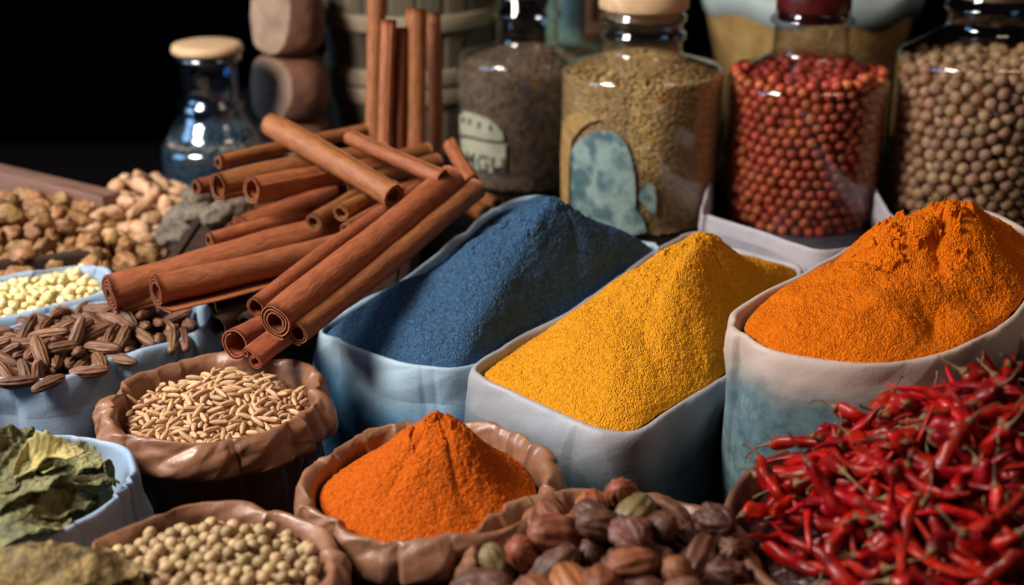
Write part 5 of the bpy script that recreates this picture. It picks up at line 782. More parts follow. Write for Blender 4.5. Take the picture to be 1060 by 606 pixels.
0,4126,16592,1597,1,4197,16695,1551,2,4232,16845,1551,0,4287,17061,1554,1,4220,17180,1545,2,3987,17312,1541,0,3981,17449,1530,1,3827,17512,1573,2,3688,17525,1568,0,3908,17192,1571,
1,3664,17307,1637,2,3607,17410,1537,0,3459,17440,1564,1,3278,17310,1628,2,3143,17150,1547,0,3083,16911,1536,1,3088,16689,1541,2,3293,16621,1585,0,3436,16571,1489,1,3548,16517,1536,
2,3648,16484,1629,0,3913,16581,1564,1,4032,16578,1505,2,4061,16701,1650,0,4048,16968,1590,1,3969,17075,1564,2,3858,16985,1627,0,3895,17109,1669,1,3564,17146,1628,2,3520,17327,1616,
0,3198,17064,1667,1,3282,16958,1637,2,3297,16767,1577,0,3543,16724,1573,1,3680,16590,1542,2,3703,16664,1659,0,3892,16813,1556,1,3670,16868,1472,2,3549,17004,1624,0,3612,16983,1504,
1,3583,16851,1575,2,3771,16887,1567,0,4476,17045,1570,1,4446,17172,1547,2,4393,17296,1586,0,4324,17429,1597,1,4208,17558,1618,2,4101,17639,1576,0,3989,17712,1604,1,3857,17709,1620,
2,3738,17782,1632,0,3546,17797,1624,1,3369,17763,1540,2,3236,17709,1539,0,3058,17606,1593,1,2962,17512,1593,2,2880,17400,1614,0,2796,17256,1606,1,2759,17128,1608,2,2740,16983,1643,
0,2734,16838,1615,1,2765,16693,1581,2,2826,16541,1555,0,2927,16369,1582,1,3059,16242,1680,2,3137,16191,1576,0,3254,16120,1573,1,3380,16079,1554,2,3534,16056,1516,0,3758,16059,1643,
1,3886,16094,1646,2,4026,16160,1625,0,4129,16217,1694,1,4234,16312,1588,2,4284,16535,1508,0,4398,16543,1583,1,4453,16701,1656,2,4478,16929,1643,0,4265,16554,1642,1,4324,16653,1575,
2,4353,16798,1638,0,4372,17032,1647,1,4332,17166,1621,2,4257,17284,1631,0,4223,17372,1531,1,4125,17478,1546,2,3993,17554,1617,0,3768,17612,1637,1,3648,17654,1532,2,3474,17686,1590,
0,3346,17638,1579,1,3199,17538,1497,2,3091,17471,1557,0,3011,17366,1592,1,2922,17270,1569,2,2866,17051,1653,0,2835,16799,1544,1,2878,16679,1507,2,2954,16597,1592,0,3112,16354,1622,
1,3150,16302,1491,2,3239,16302,1620,0,3353,16201,1599,1,3485,16125,1627,2,3786,16192,1659,0,3892,16274,1633,1,4013,16315,1596,2,4126,16362,1662,0,4123,17267,1570,1,4054,17398,1630,
2,3758,17411,1642,0,3587,17636,1648,1,3429,17550,1633,2,3246,17558,1627,0,3189,17408,1629,1,3093,17264,1611,2,3014,17141,1610,0,2982,16902,1617,1,3083,16778,1644,2,3151,16570,1606,
0,3338,16500,1540,1,3277,16438,1640,2,3557,16335,1636,0,3666,16367,1560,1,3777,16342,1628,2,3887,16460,1623,0,4010,16566,1648,1,4220,16765,1665,2,4259,16955,1654,0,4169,17009,1567,
1,4102,17123,1581,2,3369,17412,1664,0,3230,17187,1646,1,3084,17014,1620,2,3157,16897,1651,0,3189,16700,1627,1,3453,16566,1620,2,3445,16429,1593,0,3578,16611,1625,1,3788,16559,1621,
2,3912,16671,1666,0,4004,16849,1613,1,4137,16887,1645,2,4034,17063,1688,0,4020,17215,1631,1,3910,17294,1656,2,3620,17434,1679,0,3554,17522,1597,1,3394,17245,1667,2,3463,16840,1646,
]
WIDTH['pea'] = 4
REST['pea'] = [
0,4760,16785,-126,1,4771,16634,-122,2,4811,16477,-116,0,4862,16327,-126,1,4944,16200,-122,2,5055,16082,-116,0,5170,15975,-126,1,5304,15903,-122,2,5457,15852,-116,0,5609,15813,-126,
1,5761,15814,-122,2,5920,15843,-116,0,6104,16114,-126,1,6340,16057,-122,2,6445,16179,-117,0,6540,16305,-126,1,6599,16454,-122,2,6632,16612,-116,0,6461,16727,-126,1,6631,16942,-122,
2,6511,17234,-116,0,6428,17368,-126,1,6318,17472,-123,2,6183,17561,-116,0,6046,17639,-126,1,5899,17679,-122,2,5737,17681,-116,0,5420,17455,-126,1,5275,17594,-122,2,5142,17503,-116,
0,4969,17350,-126,1,4887,17222,-122,2,4856,17064,-116,0,4896,16267,5,1,4988,16144,17,2,5126,16055,34,0,5228,15938,5,1,5370,15874,19,2,5528,15841,36,0,5680,15809,6,
1,5831,15821,17,2,6080,15896,-116,0,6222,15961,-109,1,6400,16117,26,2,6457,16269,24,0,6573,16375,5,1,6621,16529,23,2,6643,16780,-116,0,6646,16872,12,1,6587,17091,-122,
2,6472,17294,36,0,6382,17419,5,1,6264,17515,17,2,6054,17528,-13,0,5975,17664,9,1,5826,17690,19,2,5569,17682,-116,0,5414,17656,-126,1,5350,17629,10,2,5045,17420,-7,
0,4928,17294,5,1,4855,17160,17,2,4876,16896,-116,0,4760,16714,6,1,4964,16594,-122,2,4978,16433,-116,0,5774,15965,-126,1,6001,15860,23,2,6148,15928,34,0,6222,16203,-126,
1,6339,16301,-122,2,6440,16427,-116,0,6477,16580,-126,1,6647,16696,22,2,6462,16885,-116,0,6616,17018,8,1,6559,17158,19,2,6255,17324,-116,0,6270,17516,169,1,6154,17586,100,
2,5927,17489,-116,0,5895,17684,154,1,5652,17696,21,2,5656,17519,-116,0,5289,17386,-126,1,5212,17558,19,2,5140,17335,-116,0,5014,17057,-126,1,4799,17015,28,2,4958,16990,6,
0,4946,16747,-126,1,4782,16564,17,2,5075,16296,-116,0,4930,16213,139,1,5029,16099,160,2,5200,16167,-116,0,5464,16012,-126,1,5442,15949,143,2,5616,15970,-116,0,6065,15878,160,
1,6286,16012,20,2,6447,16182,167,0,6547,16319,144,1,6601,16459,160,2,6593,16620,154,0,6652,16794,138,1,6630,16949,143,2,6499,17062,136,0,6534,17215,158,1,6406,17386,152,
2,6151,17426,221,0,6167,17582,252,1,5825,17691,289,2,5738,17665,154,0,5582,17694,156,1,5498,17675,29,2,5295,17597,158,0,5044,17432,151,1,4897,17239,143,2,4835,17099,196,
0,4780,16953,166,1,4770,16865,3,2,4812,16658,145,0,4800,16477,140,1,4905,16259,282,2,5090,16206,265,0,5070,16054,304,1,5145,15998,184,2,5283,15919,152,0,5516,15827,193,
1,5751,15814,149,2,5911,15841,156,0,4856,16340,128,1,4978,16154,371,2,5145,16149,413,0,5148,15990,413,1,5243,15934,308,2,5389,15874,275,0,5647,15811,261,1,5821,15819,289,
2,5985,15900,295,0,6224,15962,168,1,6342,16059,158,2,6507,16278,291,0,6589,16413,305,1,6629,16562,301,2,6642,16722,278,0,6645,16879,277,1,6603,17048,260,2,6468,17147,285,
0,6476,17306,260,1,6345,17448,281,2,5910,17533,200,0,6036,17642,176,1,5669,17697,297,2,5607,17549,215,0,5438,17664,168,1,5367,17635,299,2,5176,17491,213,0,4963,17341,234,
1,4889,17225,298,2,4899,16979,294,0,4761,16808,143,1,4784,16557,269,2,4860,16414,272,0,5524,15825,341,1,5812,16004,16,2,5921,16020,-116,0,6142,15914,282,1,6185,16129,2,
2,6285,16255,24,0,6369,16392,68,1,6456,16635,14,2,6513,16787,11,0,6651,16811,408,1,6435,16967,21,2,6430,17053,-116,0,6512,17251,396,1,6189,17379,22,2,6108,17406,-116,
0,6013,17651,322,1,5796,17550,-41,2,5628,17539,49,0,5518,17684,291,1,5354,17473,10,2,5212,17396,23,0,5053,17440,298,1,5042,17206,-122,2,4956,16908,152,0,4769,16888,298,
1,4950,16829,11,2,4912,16671,10,0,5050,16381,15,1,5085,16318,149,2,5129,16223,26,0,5340,16094,-126,1,5377,16029,7,2,5536,16009,26,0,6290,16010,292,1,6264,16193,296,
2,6547,16343,441,0,6615,16486,431,1,6441,16563,152,2,6638,16656,433,0,6628,16971,392,1,6579,17115,398,2,6353,17165,164,0,6426,17371,383,1,6272,17509,404,2,6132,17590,406,
0,5904,17681,418,1,5773,17512,116,2,5584,17684,434,0,5428,17661,437,1,5289,17600,429,2,5175,17496,382,0,4956,17332,382,1,4829,17101,372,2,4812,16953,436,0,4761,16802,418,
1,4763,16738,278,2,4810,16481,417,0,4860,16331,407,1,4916,16240,515,2,5021,16117,522,0,5251,15925,549,1,5334,15889,427,2,5487,15936,448,0,5711,15808,394,1,5905,15833,419,
2,6065,15889,442,0,6512,16258,569,1,6591,16429,570,2,6628,16586,586,0,6643,16887,536,1,6607,17034,529,2,6417,17040,428,0,6547,17191,526,1,6362,17433,506,2,6125,17422,408,
0,6021,17648,502,1,5888,17681,569,2,5751,17690,458,0,5497,17678,566,1,5353,17630,568,2,5212,17551,563,0,5045,17433,446,1,4886,17220,456,2,4831,17088,534,0,4767,16876,567,
1,4764,16725,550,2,4776,16645,410,0,4834,16386,542,1,4881,16298,656,2,5030,16235,641,0,5127,16006,559,1,5291,15909,695,2,5398,15871,575,0,5587,15816,475,1,5790,15816,523,
2,5943,16014,425,0,6212,15955,406,1,6399,16116,307,2,6460,16199,432,0,5487,17479,84,1,5081,17460,591,2,5085,17261,294,0,5044,17200,154,1,4959,16887,414,2,4917,16644,301,
0,4778,16566,547,1,4963,16600,152,2,4826,16447,688,0,5021,16357,281,1,5302,16112,426,2,5233,16093,281,0,5413,16059,515,1,5546,15826,621,2,5788,15945,414,0,5783,16003,165,
1,6108,16042,514,2,6329,16056,441,0,6165,16155,409,1,6333,16326,342,2,6437,16411,209,0,6424,16521,322,1,6498,16648,284,2,6491,16891,401,0,6460,16795,279,1,6342,17248,302,
2,6264,17311,174,0,6209,17319,322,1,6010,17451,298,2,5956,17539,605,0,5726,17510,515,1,5648,17696,583,2,5554,17534,504,0,6423,16266,688,1,6554,16343,695,2,6489,16580,454,
0,6653,16741,565,1,6577,17118,657,2,6490,17255,659,0,6465,17321,517,1,6316,17474,649,2,6194,17520,546,0,6095,17618,627,1,5952,17665,710,2,5774,17689,684,0,5554,17689,703,
1,5279,17596,704,2,5245,17387,583,0,4991,17375,679,1,4965,17338,534,2,4893,17220,618,0,4790,16994,654,1,4764,16732,705,2,4902,16656,599,0,5058,16367,558,1,4862,16336,805,
2,4974,16171,786,0,5041,16081,675,1,5158,15989,706,2,5439,15857,738,0,5697,15808,643,1,5961,15847,564,2,6105,15908,604,0,6239,15972,550,1,6316,16036,665,2,6410,16137,580,
0,6036,17435,113,1,5910,17487,45,2,5658,17519,372,0,5509,17549,-55,1,5317,17407,146,2,5167,17299,152,0,5127,17240,10,1,5010,17143,17,2,4907,16811,281,0,4950,16751,142,
1,4983,16525,16,2,4977,16438,153,0,5206,16189,159,1,5266,16137,29,2,5346,16079,157,0,5576,16011,179,1,5671,15940,82,2,5948,15996,104,0,6043,16035,-16,1,6229,16166,147,
2,6318,16296,183,0,6476,16485,27,1,6464,16717,149,2,6484,16878,148,0,6409,17129,21,1,6354,17196,-122,2,6298,17242,24,0,5003,17032,423,1,4940,16993,1065,2,4959,16590,455,
0,5002,16381,695,1,5106,16290,773,2,5271,16078,581,0,5531,16020,320,1,5636,15999,432,2,6079,16086,1105,0,6129,16129,268,1,6369,16307,552,2,6390,16408,1234,0,6461,16730,413,
1,6435,16971,702,2,6434,17087,588,0,6184,17341,530,1,5821,17555,404,2,5921,17490,762,0,5742,17509,804,1,5267,17375,779,2,5312,17411,431,0,5057,16746,1387,1,5011,16600,1372,
2,5178,16348,1392,0,5419,15995,1112,1,5638,15999,1156,2,5964,16207,1410,0,6115,16248,1387,1,6292,16516,1396,2,6340,16817,1401,0,6257,17132,1381,1,6067,17278,1395,2,5941,17380,1392,
0,5393,17330,1385,1,5345,17189,1416,2,5027,17110,1135,0,5487,17144,1447,1,5190,17024,1411,2,5168,16641,1427,0,5263,16479,1425,1,5692,16153,1405,2,6022,16364,1441,0,6078,16512,1448,
1,6162,16985,1432,2,5821,17111,1479,0,5955,16614,1495,1,5364,16885,1475,2,6463,17131,771,0,6495,17280,815,1,6413,17379,727,2,6273,17455,804,0,6205,17560,708,1,6084,17619,779,
2,5796,17525,656,0,5670,17701,802,1,5416,17652,754,2,5210,17518,828,0,5085,17470,742,1,5056,17349,830,2,4924,17271,777,0,4841,17140,745,1,4772,16880,752,2,4912,16656,777,
0,4775,16585,744,1,4805,16476,845,2,4957,16272,919,0,5074,16051,816,1,5224,15945,840,2,5426,16007,813,0,5592,15815,765,1,5846,15823,669,2,5980,15900,716,0,6140,15914,759,
1,6262,15994,804,2,6228,16146,761,0,6414,16127,737,1,6506,16256,815,2,6527,16509,696,0,6651,16689,704,1,6626,16963,666,2,5685,15962,282,0,5858,16015,292,1,5998,16054,246,
2,6106,16062,126,0,6088,16025,365,1,6299,16215,447,2,6402,16427,448,0,6421,16513,579,1,6445,16929,552,2,6437,16983,271,0,6341,17165,487,1,6302,17305,441,2,5957,17478,448,
0,5766,17553,262,1,5432,17514,396,2,5457,17479,240,0,5310,17495,297,1,5245,17358,281,2,5178,17309,425,0,5012,17055,140,1,4904,16742,429,2,4987,16423,429,0,4993,16506,295,
1,5097,16303,401,2,5189,16191,675,0,5146,16249,534,1,5380,16032,309,2,5005,17113,287,0,4986,17116,544,1,4952,16842,1027,2,5025,16407,995,0,5115,16285,924,1,5293,16066,910,
2,5503,16017,1244,0,5670,15930,564,1,5989,16050,975,2,6210,16124,1006,0,6296,16282,1250,1,6327,16319,794,2,6443,16546,1154,0,6460,16804,954,1,6403,17057,1076,2,6242,17302,1098,
0,6027,17439,1024,1,6190,17386,675,2,5541,17503,1040,0,5404,17514,963,1,5204,17392,1178,2,5475,16246,1424,0,5820,16191,1476,1,6058,16239,1538,2,6184,16397,1413,0,6224,16653,1423,
1,6312,16976,1392,2,6074,17121,1436,0,5935,17210,1429,1,5661,17356,1405,2,5510,17296,1486,0,5166,17283,1295,1,5098,16899,1398,2,5025,16662,1521,0,5119,16495,1389,1,5311,16256,1395,
2,5224,16809,1446,0,5365,16577,1466,1,5566,16375,1464,2,5712,16305,1457,0,6119,16412,1556,1,6184,16799,1441,2,5942,16994,1491,0,5632,17060,1487,1,5342,17037,1447,2,5694,16465,1504,
0,5626,16917,1526,1,5501,15835,885,2,5741,15867,784,0,5889,15825,822,1,6034,15958,858,2,6027,16061,733,0,6325,16038,935,1,6405,16158,886,2,6403,16378,925,0,6594,16427,814,
1,6632,16574,801,2,6598,16830,754,0,6606,17050,789,1,6533,17209,944,2,6336,17190,677,0,6346,17453,945,1,6190,17564,891,2,6043,17498,878,0,5965,17666,861,1,5817,17692,839,
2,5652,17556,926,0,5530,17686,849,1,5326,17618,877,2,5181,17531,993,0,4944,17316,927,1,4862,17175,892,2,4941,17040,675,0,4759,16767,853,1,4773,16621,893,2,4951,16533,886,
0,4840,16373,951,1,5010,16120,936,2,5143,16024,956,0,5356,15875,871,1,4949,16807,563,2,4953,16482,583,0,5035,16408,837,1,5178,16161,834,2,5287,16076,749,0,5419,16056,663,
1,5543,16014,579,2,5813,15997,572,0,5876,16019,715,1,5968,16043,583,2,6197,16168,563,0,6277,16260,663,1,6395,16416,693,2,6467,16669,594,0,6523,16801,527,1,6596,17067,940,
2,6406,17065,914,0,6312,17328,605,1,6063,17426,559,2,6017,17639,1008,0,5640,17508,635,1,5603,17563,771,2,5488,17543,659,0,5421,17455,536,1,5054,17436,959,2,5057,17161,678,
0,4978,16956,547,1,6108,16097,1369,2,6210,16179,1165,0,6262,16260,1393,1,6453,16467,1399,2,6378,16653,1388,0,6400,17054,1228,1,6388,17179,1314,2,6260,17283,1264,0,6018,17443,1176,
1,5773,17553,1175,2,5518,17428,1383,0,5317,17481,1229,1,5155,17277,734,2,5075,17189,843,0,4970,16923,778,1,4947,16740,1248,2,4980,16468,1283,0,5287,16357,1506,1,5288,16056,1066,
2,5541,16096,1388,0,5823,16081,1377,1,4962,16873,1328,2,5248,16603,1570,0,5416,16392,1442,1,5474,16303,1576,2,5600,16202,1529,0,5868,16328,1444,1,6206,16288,1531,2,6201,16549,1540,
0,6261,16907,1517,1,6084,17021,1563,2,5967,17142,1568,0,5783,17257,1429,1,5640,17207,1448,2,5465,17120,1602,0,5092,16989,1521,1,5360,16728,1481,2,5510,16523,1500,0,5639,16342,1593,
1,5902,16472,1482,2,6098,16679,1515,0,5963,16762,1504,1,5792,16940,1524,2,5490,16992,1495,0,5235,16942,1531,1,5504,16683,1520,2,5793,16765,1565,0,5199,17555,1149,1,4978,17356,1070,
2,4928,17203,1037,0,4796,17017,813,1,4902,16804,712,2,4807,16774,1003,0,4769,16626,1045,1,4865,16330,1095,2,4954,16197,1069,0,5162,15980,1107,1,5264,15921,988,2,5414,15865,1018,
0,5634,15811,956,1,5784,15815,931,2,5923,15892,961,0,6205,15951,939,1,6403,16120,1037,2,6287,16257,938,0,6495,16230,985,1,6616,16508,942,2,6515,16650,893,0,6652,16717,849,
1,6633,16929,877,2,6550,17126,1083,0,6498,17275,1076,1,6447,17339,945,2,6197,17401,956,0,6162,17585,1039,1,5923,17673,1136,2,5850,17651,993,0,5708,17703,945,1,5443,17661,971,
2,5317,17607,1057,0,6165,16045,657,1,6422,16503,819,2,6461,16522,988,0,6452,16638,748,1,6463,16822,665,2,6473,16924,852,0,6396,17193,1008,1,6274,17259,945,2,6255,17289,787,
0,6129,17382,814,1,6072,17483,704,2,5881,17500,926,0,5516,17486,870,1,5368,17435,677,2,5111,17284,578,0,5031,17189,423,1,4963,17072,833,2,4909,16813,874,0,4987,16524,732,
1,5108,16288,1076,2,5206,16176,993,0,5080,16045,1218,1,5436,16046,969,2,5569,15968,732,0,5721,16000,701,1,5881,16017,867,2,6109,16105,873,0,5911,16254,1575,1,6250,16130,1314,
2,6419,16270,1377,0,6317,16715,1520,1,6457,16863,1257,2,6458,17044,1375,0,6268,17061,1511,1,6055,17345,1535,2,5802,17404,1484,0,5712,17489,1353,1,5357,17478,1375,2,5250,17318,1451,
0,5141,17256,1151,1,5025,17089,975,2,4857,16859,1451,0,4930,16595,1202,1,5023,16386,1432,2,5240,16106,1315,0,5348,16089,1201,1,5721,15996,1288,2,5789,16057,1553,0,5387,16127,1370,
1,5648,16099,1644,2,5745,16225,1611,0,5973,16391,1589,1,6043,16777,1632,2,6202,16786,1602,0,6213,17023,1644,1,6109,17151,1645,2,5787,17186,1626,0,5634,17163,1594,1,5365,17264,1552,
2,5206,17162,1496,0,5040,16820,1514,1,5109,16525,1538,2,5222,16444,1621,0,5402,16610,1606,1,5528,16436,1636,2,5814,16379,1584,0,6032,16528,1588,1,6055,16879,1474,2,5916,16874,1605,
0,5706,17029,1612,1,5365,16982,1598,2,5292,16812,1602,0,5714,16880,1640,1,5644,16616,1539,2,5830,15827,1086,0,6080,15885,983,1,6251,15985,1080,2,6337,16268,1098,0,6481,16210,1132,
1,6562,16361,947,2,6599,16511,1103,0,6648,16651,982,1,6647,16806,972,2,6623,16948,1046,0,6598,17072,1224,1,6444,17342,1233,2,6392,17393,1088,0,6284,17505,1069,1,6070,17626,1161,
2,5730,17692,1103,0,5597,17696,1189,1,5584,17690,1032,2,5468,17627,1127,0,5336,17627,1213,1,5084,17463,1110,2,5038,17354,1220,0,4806,17048,958,1,4776,16905,913,2,4787,16939,1071,
0,4761,16805,1151,1,4804,16478,1055,2,5057,16201,1202,0,5051,16072,1075,1,5292,15908,1141,2,5439,15857,1184,0,5553,15821,1080,1,5703,15917,1040,2,5724,15990,897,0,5831,16010,1011,
1,5945,15996,1114,2,6222,15973,1239,0,6382,16418,1077,1,6558,16352,1393,2,6468,16678,1052,0,6461,16773,809,1,6506,16972,1156,2,6347,17185,1158,0,6278,17423,1193,1,6153,17438,1108,
2,5907,17518,1091,0,5761,17508,1030,1,5688,17624,1287,2,5616,17515,1190,0,5377,17487,819,1,5291,17419,927,2,5089,17240,1003,0,4977,16951,923,1,4796,17000,1221,2,4903,16878,1177,
0,4954,16680,946,1,5003,16375,1152,2,5216,16167,1160,0,5354,15959,1271,1,5555,15964,1028,2,6192,17231,1487,0,5931,17418,1585,1,5756,17559,1497,2,5599,17556,1454,0,5228,17414,1327,
1,5093,17280,1465,2,5070,17132,1402,0,4981,16995,1417,1,4908,16715,1397,2,4947,16515,1494,0,5196,16198,1475,1,5283,16073,1468,2,5456,16115,1532,0,5639,16046,1502,1,5926,16110,1620,
2,6114,16106,1612,0,6349,16241,1516,1,6338,16383,1461,2,6488,16780,1529,0,6481,16890,1406,1,6381,17154,1468,2,5031,16757,1659,0,5016,16506,1657,1,5330,16216,1544,2,5418,16190,1678,
0,5782,16072,1711,1,6011,16225,1686,2,6160,16488,1692,0,6346,16684,1663,1,6357,16833,1609,2,6268,17171,1624,0,5883,17284,1547,1,5699,17302,1557,2,5592,17424,1558,0,5307,17122,1611,
1,5129,16881,1622,2,5333,16899,1740,0,5158,16733,1569,1,5374,16465,1569,2,5677,16507,1667,0,5893,16507,1635,1,5919,16682,1626,2,5988,17003,1692,0,5854,17042,1618,1,5561,16994,1641,
2,5803,16590,1534,0,5502,16835,1515,1,5684,15813,1156,2,5871,15833,1249,0,5986,15850,1100,1,6123,15910,1127,2,6345,16071,1180,0,6443,16160,1266,1,6525,16288,1255,2,6551,16350,1108,
0,6649,16659,1130,1,6647,16811,1128,2,6629,16918,1248,0,6531,17220,1209,1,6487,17285,1372,2,6259,17511,1323,0,6205,17560,1182,1,6124,17600,1305,2,5972,17654,1289,0,5812,17696,1238,
1,5362,17633,1363,2,5270,17585,1488,0,5233,17575,1307,1,5116,17491,1260,2,4928,17278,1337,0,4911,17269,1180,1,4826,17094,1101,2,4775,16860,1299,0,4761,16707,1262,1,4780,16575,1188,
2,4907,16268,1239,0,5001,16124,1329,1,5200,15960,1256,2,5267,15927,1400,0,5573,15818,1259,1,5460,17473,1177,2,5338,17426,1082,0,5189,17305,889,1,5180,17372,1026,2,4953,17018,1256,
0,4759,16743,1406,1,4949,16703,1096,2,4951,16547,1053,0,5054,16329,1295,1,5109,16024,1365,2,5422,15985,1431,0,5567,16012,884,1,5796,15971,1154,2,5905,15996,1272,0,6070,16016,1246,
1,6238,16132,1471,2,6384,16108,1403,0,6544,16444,1235,1,6462,16831,1103,2,6494,16711,1215,0,6615,17021,1367,1,6329,17289,1411,2,6194,17378,1403,0,6135,17378,1246,1,5894,17490,1250,
2,5831,17594,1357,0,5481,17674,1277,1,6270,16414,1598,2,6368,16565,1531,0,6485,16915,1611,1,6471,17047,1537,2,6300,17335,1564,0,6162,17293,1629,1,5839,17532,1626,2,5636,17573,1624,
0,5333,17434,1519,1,5179,17288,1594,2,5145,17140,1651,0,5044,17019,1658,1,4953,16938,1556,2,4902,16612,1624,0,5148,16327,1546,1,5252,16093,1620,2,5388,16001,1635,0,5680,15954,1610,
1,5872,15963,1656,2,6117,16014,1753,0,6266,16148,1619,1,5339,16333,1647,2,5294,16237,1782,0,5727,16346,1712,1,5902,16349,1717,2,6145,16316,1679,0,6204,16642,1668,1,6473,16766,1690,
2,6123,16903,1694,0,5909,17139,1716,1,5807,17362,1652,2,5675,17279,1715,0,5570,17123,1721,1,5229,17002,1671,2,5021,16896,1755,0,5112,16622,1655,1,5798,16611,1694,2,5925,16712,1785,
0,5826,16937,1719,1,5767,17075,1743,2,5658,16957,1766,0,5463,16878,1652,1,5330,16696,1708,2,5482,16510,1773,0,5660,16673,1679,1,5631,16769,1562,2,5775,16767,1732,0,5367,17639,1601,
1,5145,17513,1414,2,5030,17404,1381,0,4894,17240,1487,1,4849,17147,1246,2,4803,17003,1383,0,4760,16782,1549,1,4850,16555,1325,2,4830,16425,1221,0,4870,16310,1518,1,4920,16234,1397,
2,5147,16004,1522,0,5494,15833,1489,1,5445,15849,1346,2,5718,15837,1319,0,5842,15819,1416,1,6029,15870,1245,2,6126,15918,1365,0,6288,16008,1547,1,6266,15997,1393,2,6505,16267,1521,
0,6616,16492,1382,1,6631,16568,1251,2,6644,16754,1280,0,6618,17011,1515,1,6575,17122,1635,2,6537,17189,1493,0,6383,17417,1350,1,6177,17572,1449,2,6027,17635,1447,0,5880,17686,1476,
1,5731,17698,1431,2,5469,17661,1481,0,6488,16579,1302,1,6511,16745,1372,2,6637,16864,1407,0,6563,17157,1340,1,6313,17477,1472,2,6177,17450,1555,0,6066,17467,1352,1,5917,17519,1472,
2,5761,17690,1592,0,5462,17507,1516,1,5183,17435,1544,2,5054,17427,1642,0,5046,17202,1262,1,4909,17125,1388,2,4789,16948,1577,0,4767,16639,1511,1,4805,16481,1607,2,4870,16387,1380,
0,5122,16207,1346,1,5348,15882,1533,2,5582,15934,1367,0,5726,15948,1432,1,5875,15962,1455,2,6000,16061,1485,0,6150,16010,1492,1,6343,16150,1768,2,6431,16420,1589,0,6319,16282,1655,
1,6346,16519,1685,2,6517,16622,1478,0,6352,16985,1607,1,6362,17224,1746,2,6195,17222,1767,0,6059,17433,1660,1,5762,17614,1735,2,5497,17561,1750,0,5445,17383,1602,1,5390,17224,1701,
2,5002,17148,1739,0,4894,17034,1658,1,4915,16712,1763,2,5065,16254,1703,0,5217,16239,1644,1,5318,16078,1760,2,5592,15908,1734,0,5749,15930,1739,1,5864,16198,1733,2,6183,16169,1752,
0,6280,16911,1714,1,6040,17178,1783,2,5987,17277,1666,0,5679,17435,1690,1,5530,17262,1644,2,5434,17034,1744,0,5178,16902,1773,1,5188,16762,1715,2,5138,16497,1757,0,5186,16347,1741,
1,5572,16240,1684,2,5702,16201,1772,0,6007,16459,1717,1,6251,16574,1795,2,6295,16770,1785,0,5601,16402,1766,1,5808,16467,1754,2,6050,16632,1706,0,5982,16855,1748,1,5893,17027,1821,
2,5830,17262,1777,0,5510,16903,1790,1,5477,16727,1668,2,5323,16535,1721,0,5542,16587,1649,1,5602,16809,1713,2,4876,17189,1635,0,4821,17090,1514,1,4786,16962,1738,2,4769,16751,1704,
0,4794,16503,1457,1,4857,16346,1666,2,4955,16196,1589,0,5027,16095,1472,1,5115,16020,1680,2,5463,15851,1643,0,5635,15811,1451,1,5615,15816,1602,2,5917,15843,1556,0,5985,15850,1389,
1,6068,15883,1513,2,6280,16015,1705,0,6397,16108,1561,1,6551,16337,1660,2,6587,16438,1528,0,6646,16637,1386,1,6649,16734,1503,2,6636,16872,1587,0,6521,17237,1720,1,6456,17327,1519,
2,6308,17474,1659,0,6137,17598,1594,1,6062,17629,1723,2,5620,17688,1756,0,5588,17694,1378,1,5510,17678,1638,2,5221,17556,1646,0,4976,17358,1522,1,4947,17314,1710,2,5981,15859,1715,
0,6019,15980,1620,1,6167,15933,1622,2,6462,16202,1670,0,6572,16486,1684,1,6634,16583,1584,2,6642,16723,1665,0,6623,16990,1692,1,6430,17176,1614,2,6426,17355,1675,0,6167,17519,1715,
1,5991,17557,1604,2,5903,17671,1679,0,5615,17698,1530,1,5373,17501,1665,2,5131,17495,1775,0,5098,17299,1722,1,5027,17238,1600,2,4977,17097,1538,0,4906,16758,1562,1,4778,16591,1725,
2,5000,16362,1591,0,5052,16241,1472,1,5239,15936,1636,2,5342,15891,1754,0,5525,15965,1550,1,5756,15843,1538,2,5245,17258,1765,0,4829,17113,1766,1,4885,16860,1673,2,4892,16479,1752,
0,5170,16145,1748,1,5109,16147,1589,2,5514,16062,1728,0,5816,15815,1675,1,5957,16043,1758,2,6036,16163,1834,0,6269,16386,1748,1,6419,16360,1739,2,6485,16611,1643,0,6588,16853,1738,
1,6477,17028,1712,2,6242,17095,1868,0,6213,17377,1741,1,6035,17494,1797,2,5531,17397,1734,0,5345,17631,1747,1,5302,17363,1655,2,6407,16621,1795,0,6565,16640,1776,1,6328,17068,1734,
2,6071,17337,1799,0,5927,17407,1733,1,5670,17163,1828,2,5513,17245,1804,0,5294,17108,1758,1,5128,17045,1782,2,5068,16743,1823,0,5020,16602,1770,1,5464,16338,1740,2,5661,16042,1809,
0,5928,16434,1841,1,6035,16333,1797,2,6084,16530,1836,0,6143,16755,1745,1,6125,17049,1765,2,5794,17466,1794,0,5862,16851,1834,1,5421,16779,1804,2,5220,16634,1810,0,5330,16391,1788,
]

def rest(key):
    w, v = WIDTH[key], REST[key]
    out = []
    for i in range(len(v)//w):
        q = v[i*w:(i+1)*w]
        out.append((q[0], Vector((q[1]/1e4, q[2]/1e4, q[3]/1e4)), Quaternion([c/1e2 for c in q[4:8]]).normalized() if w == 8 else None))
    return out
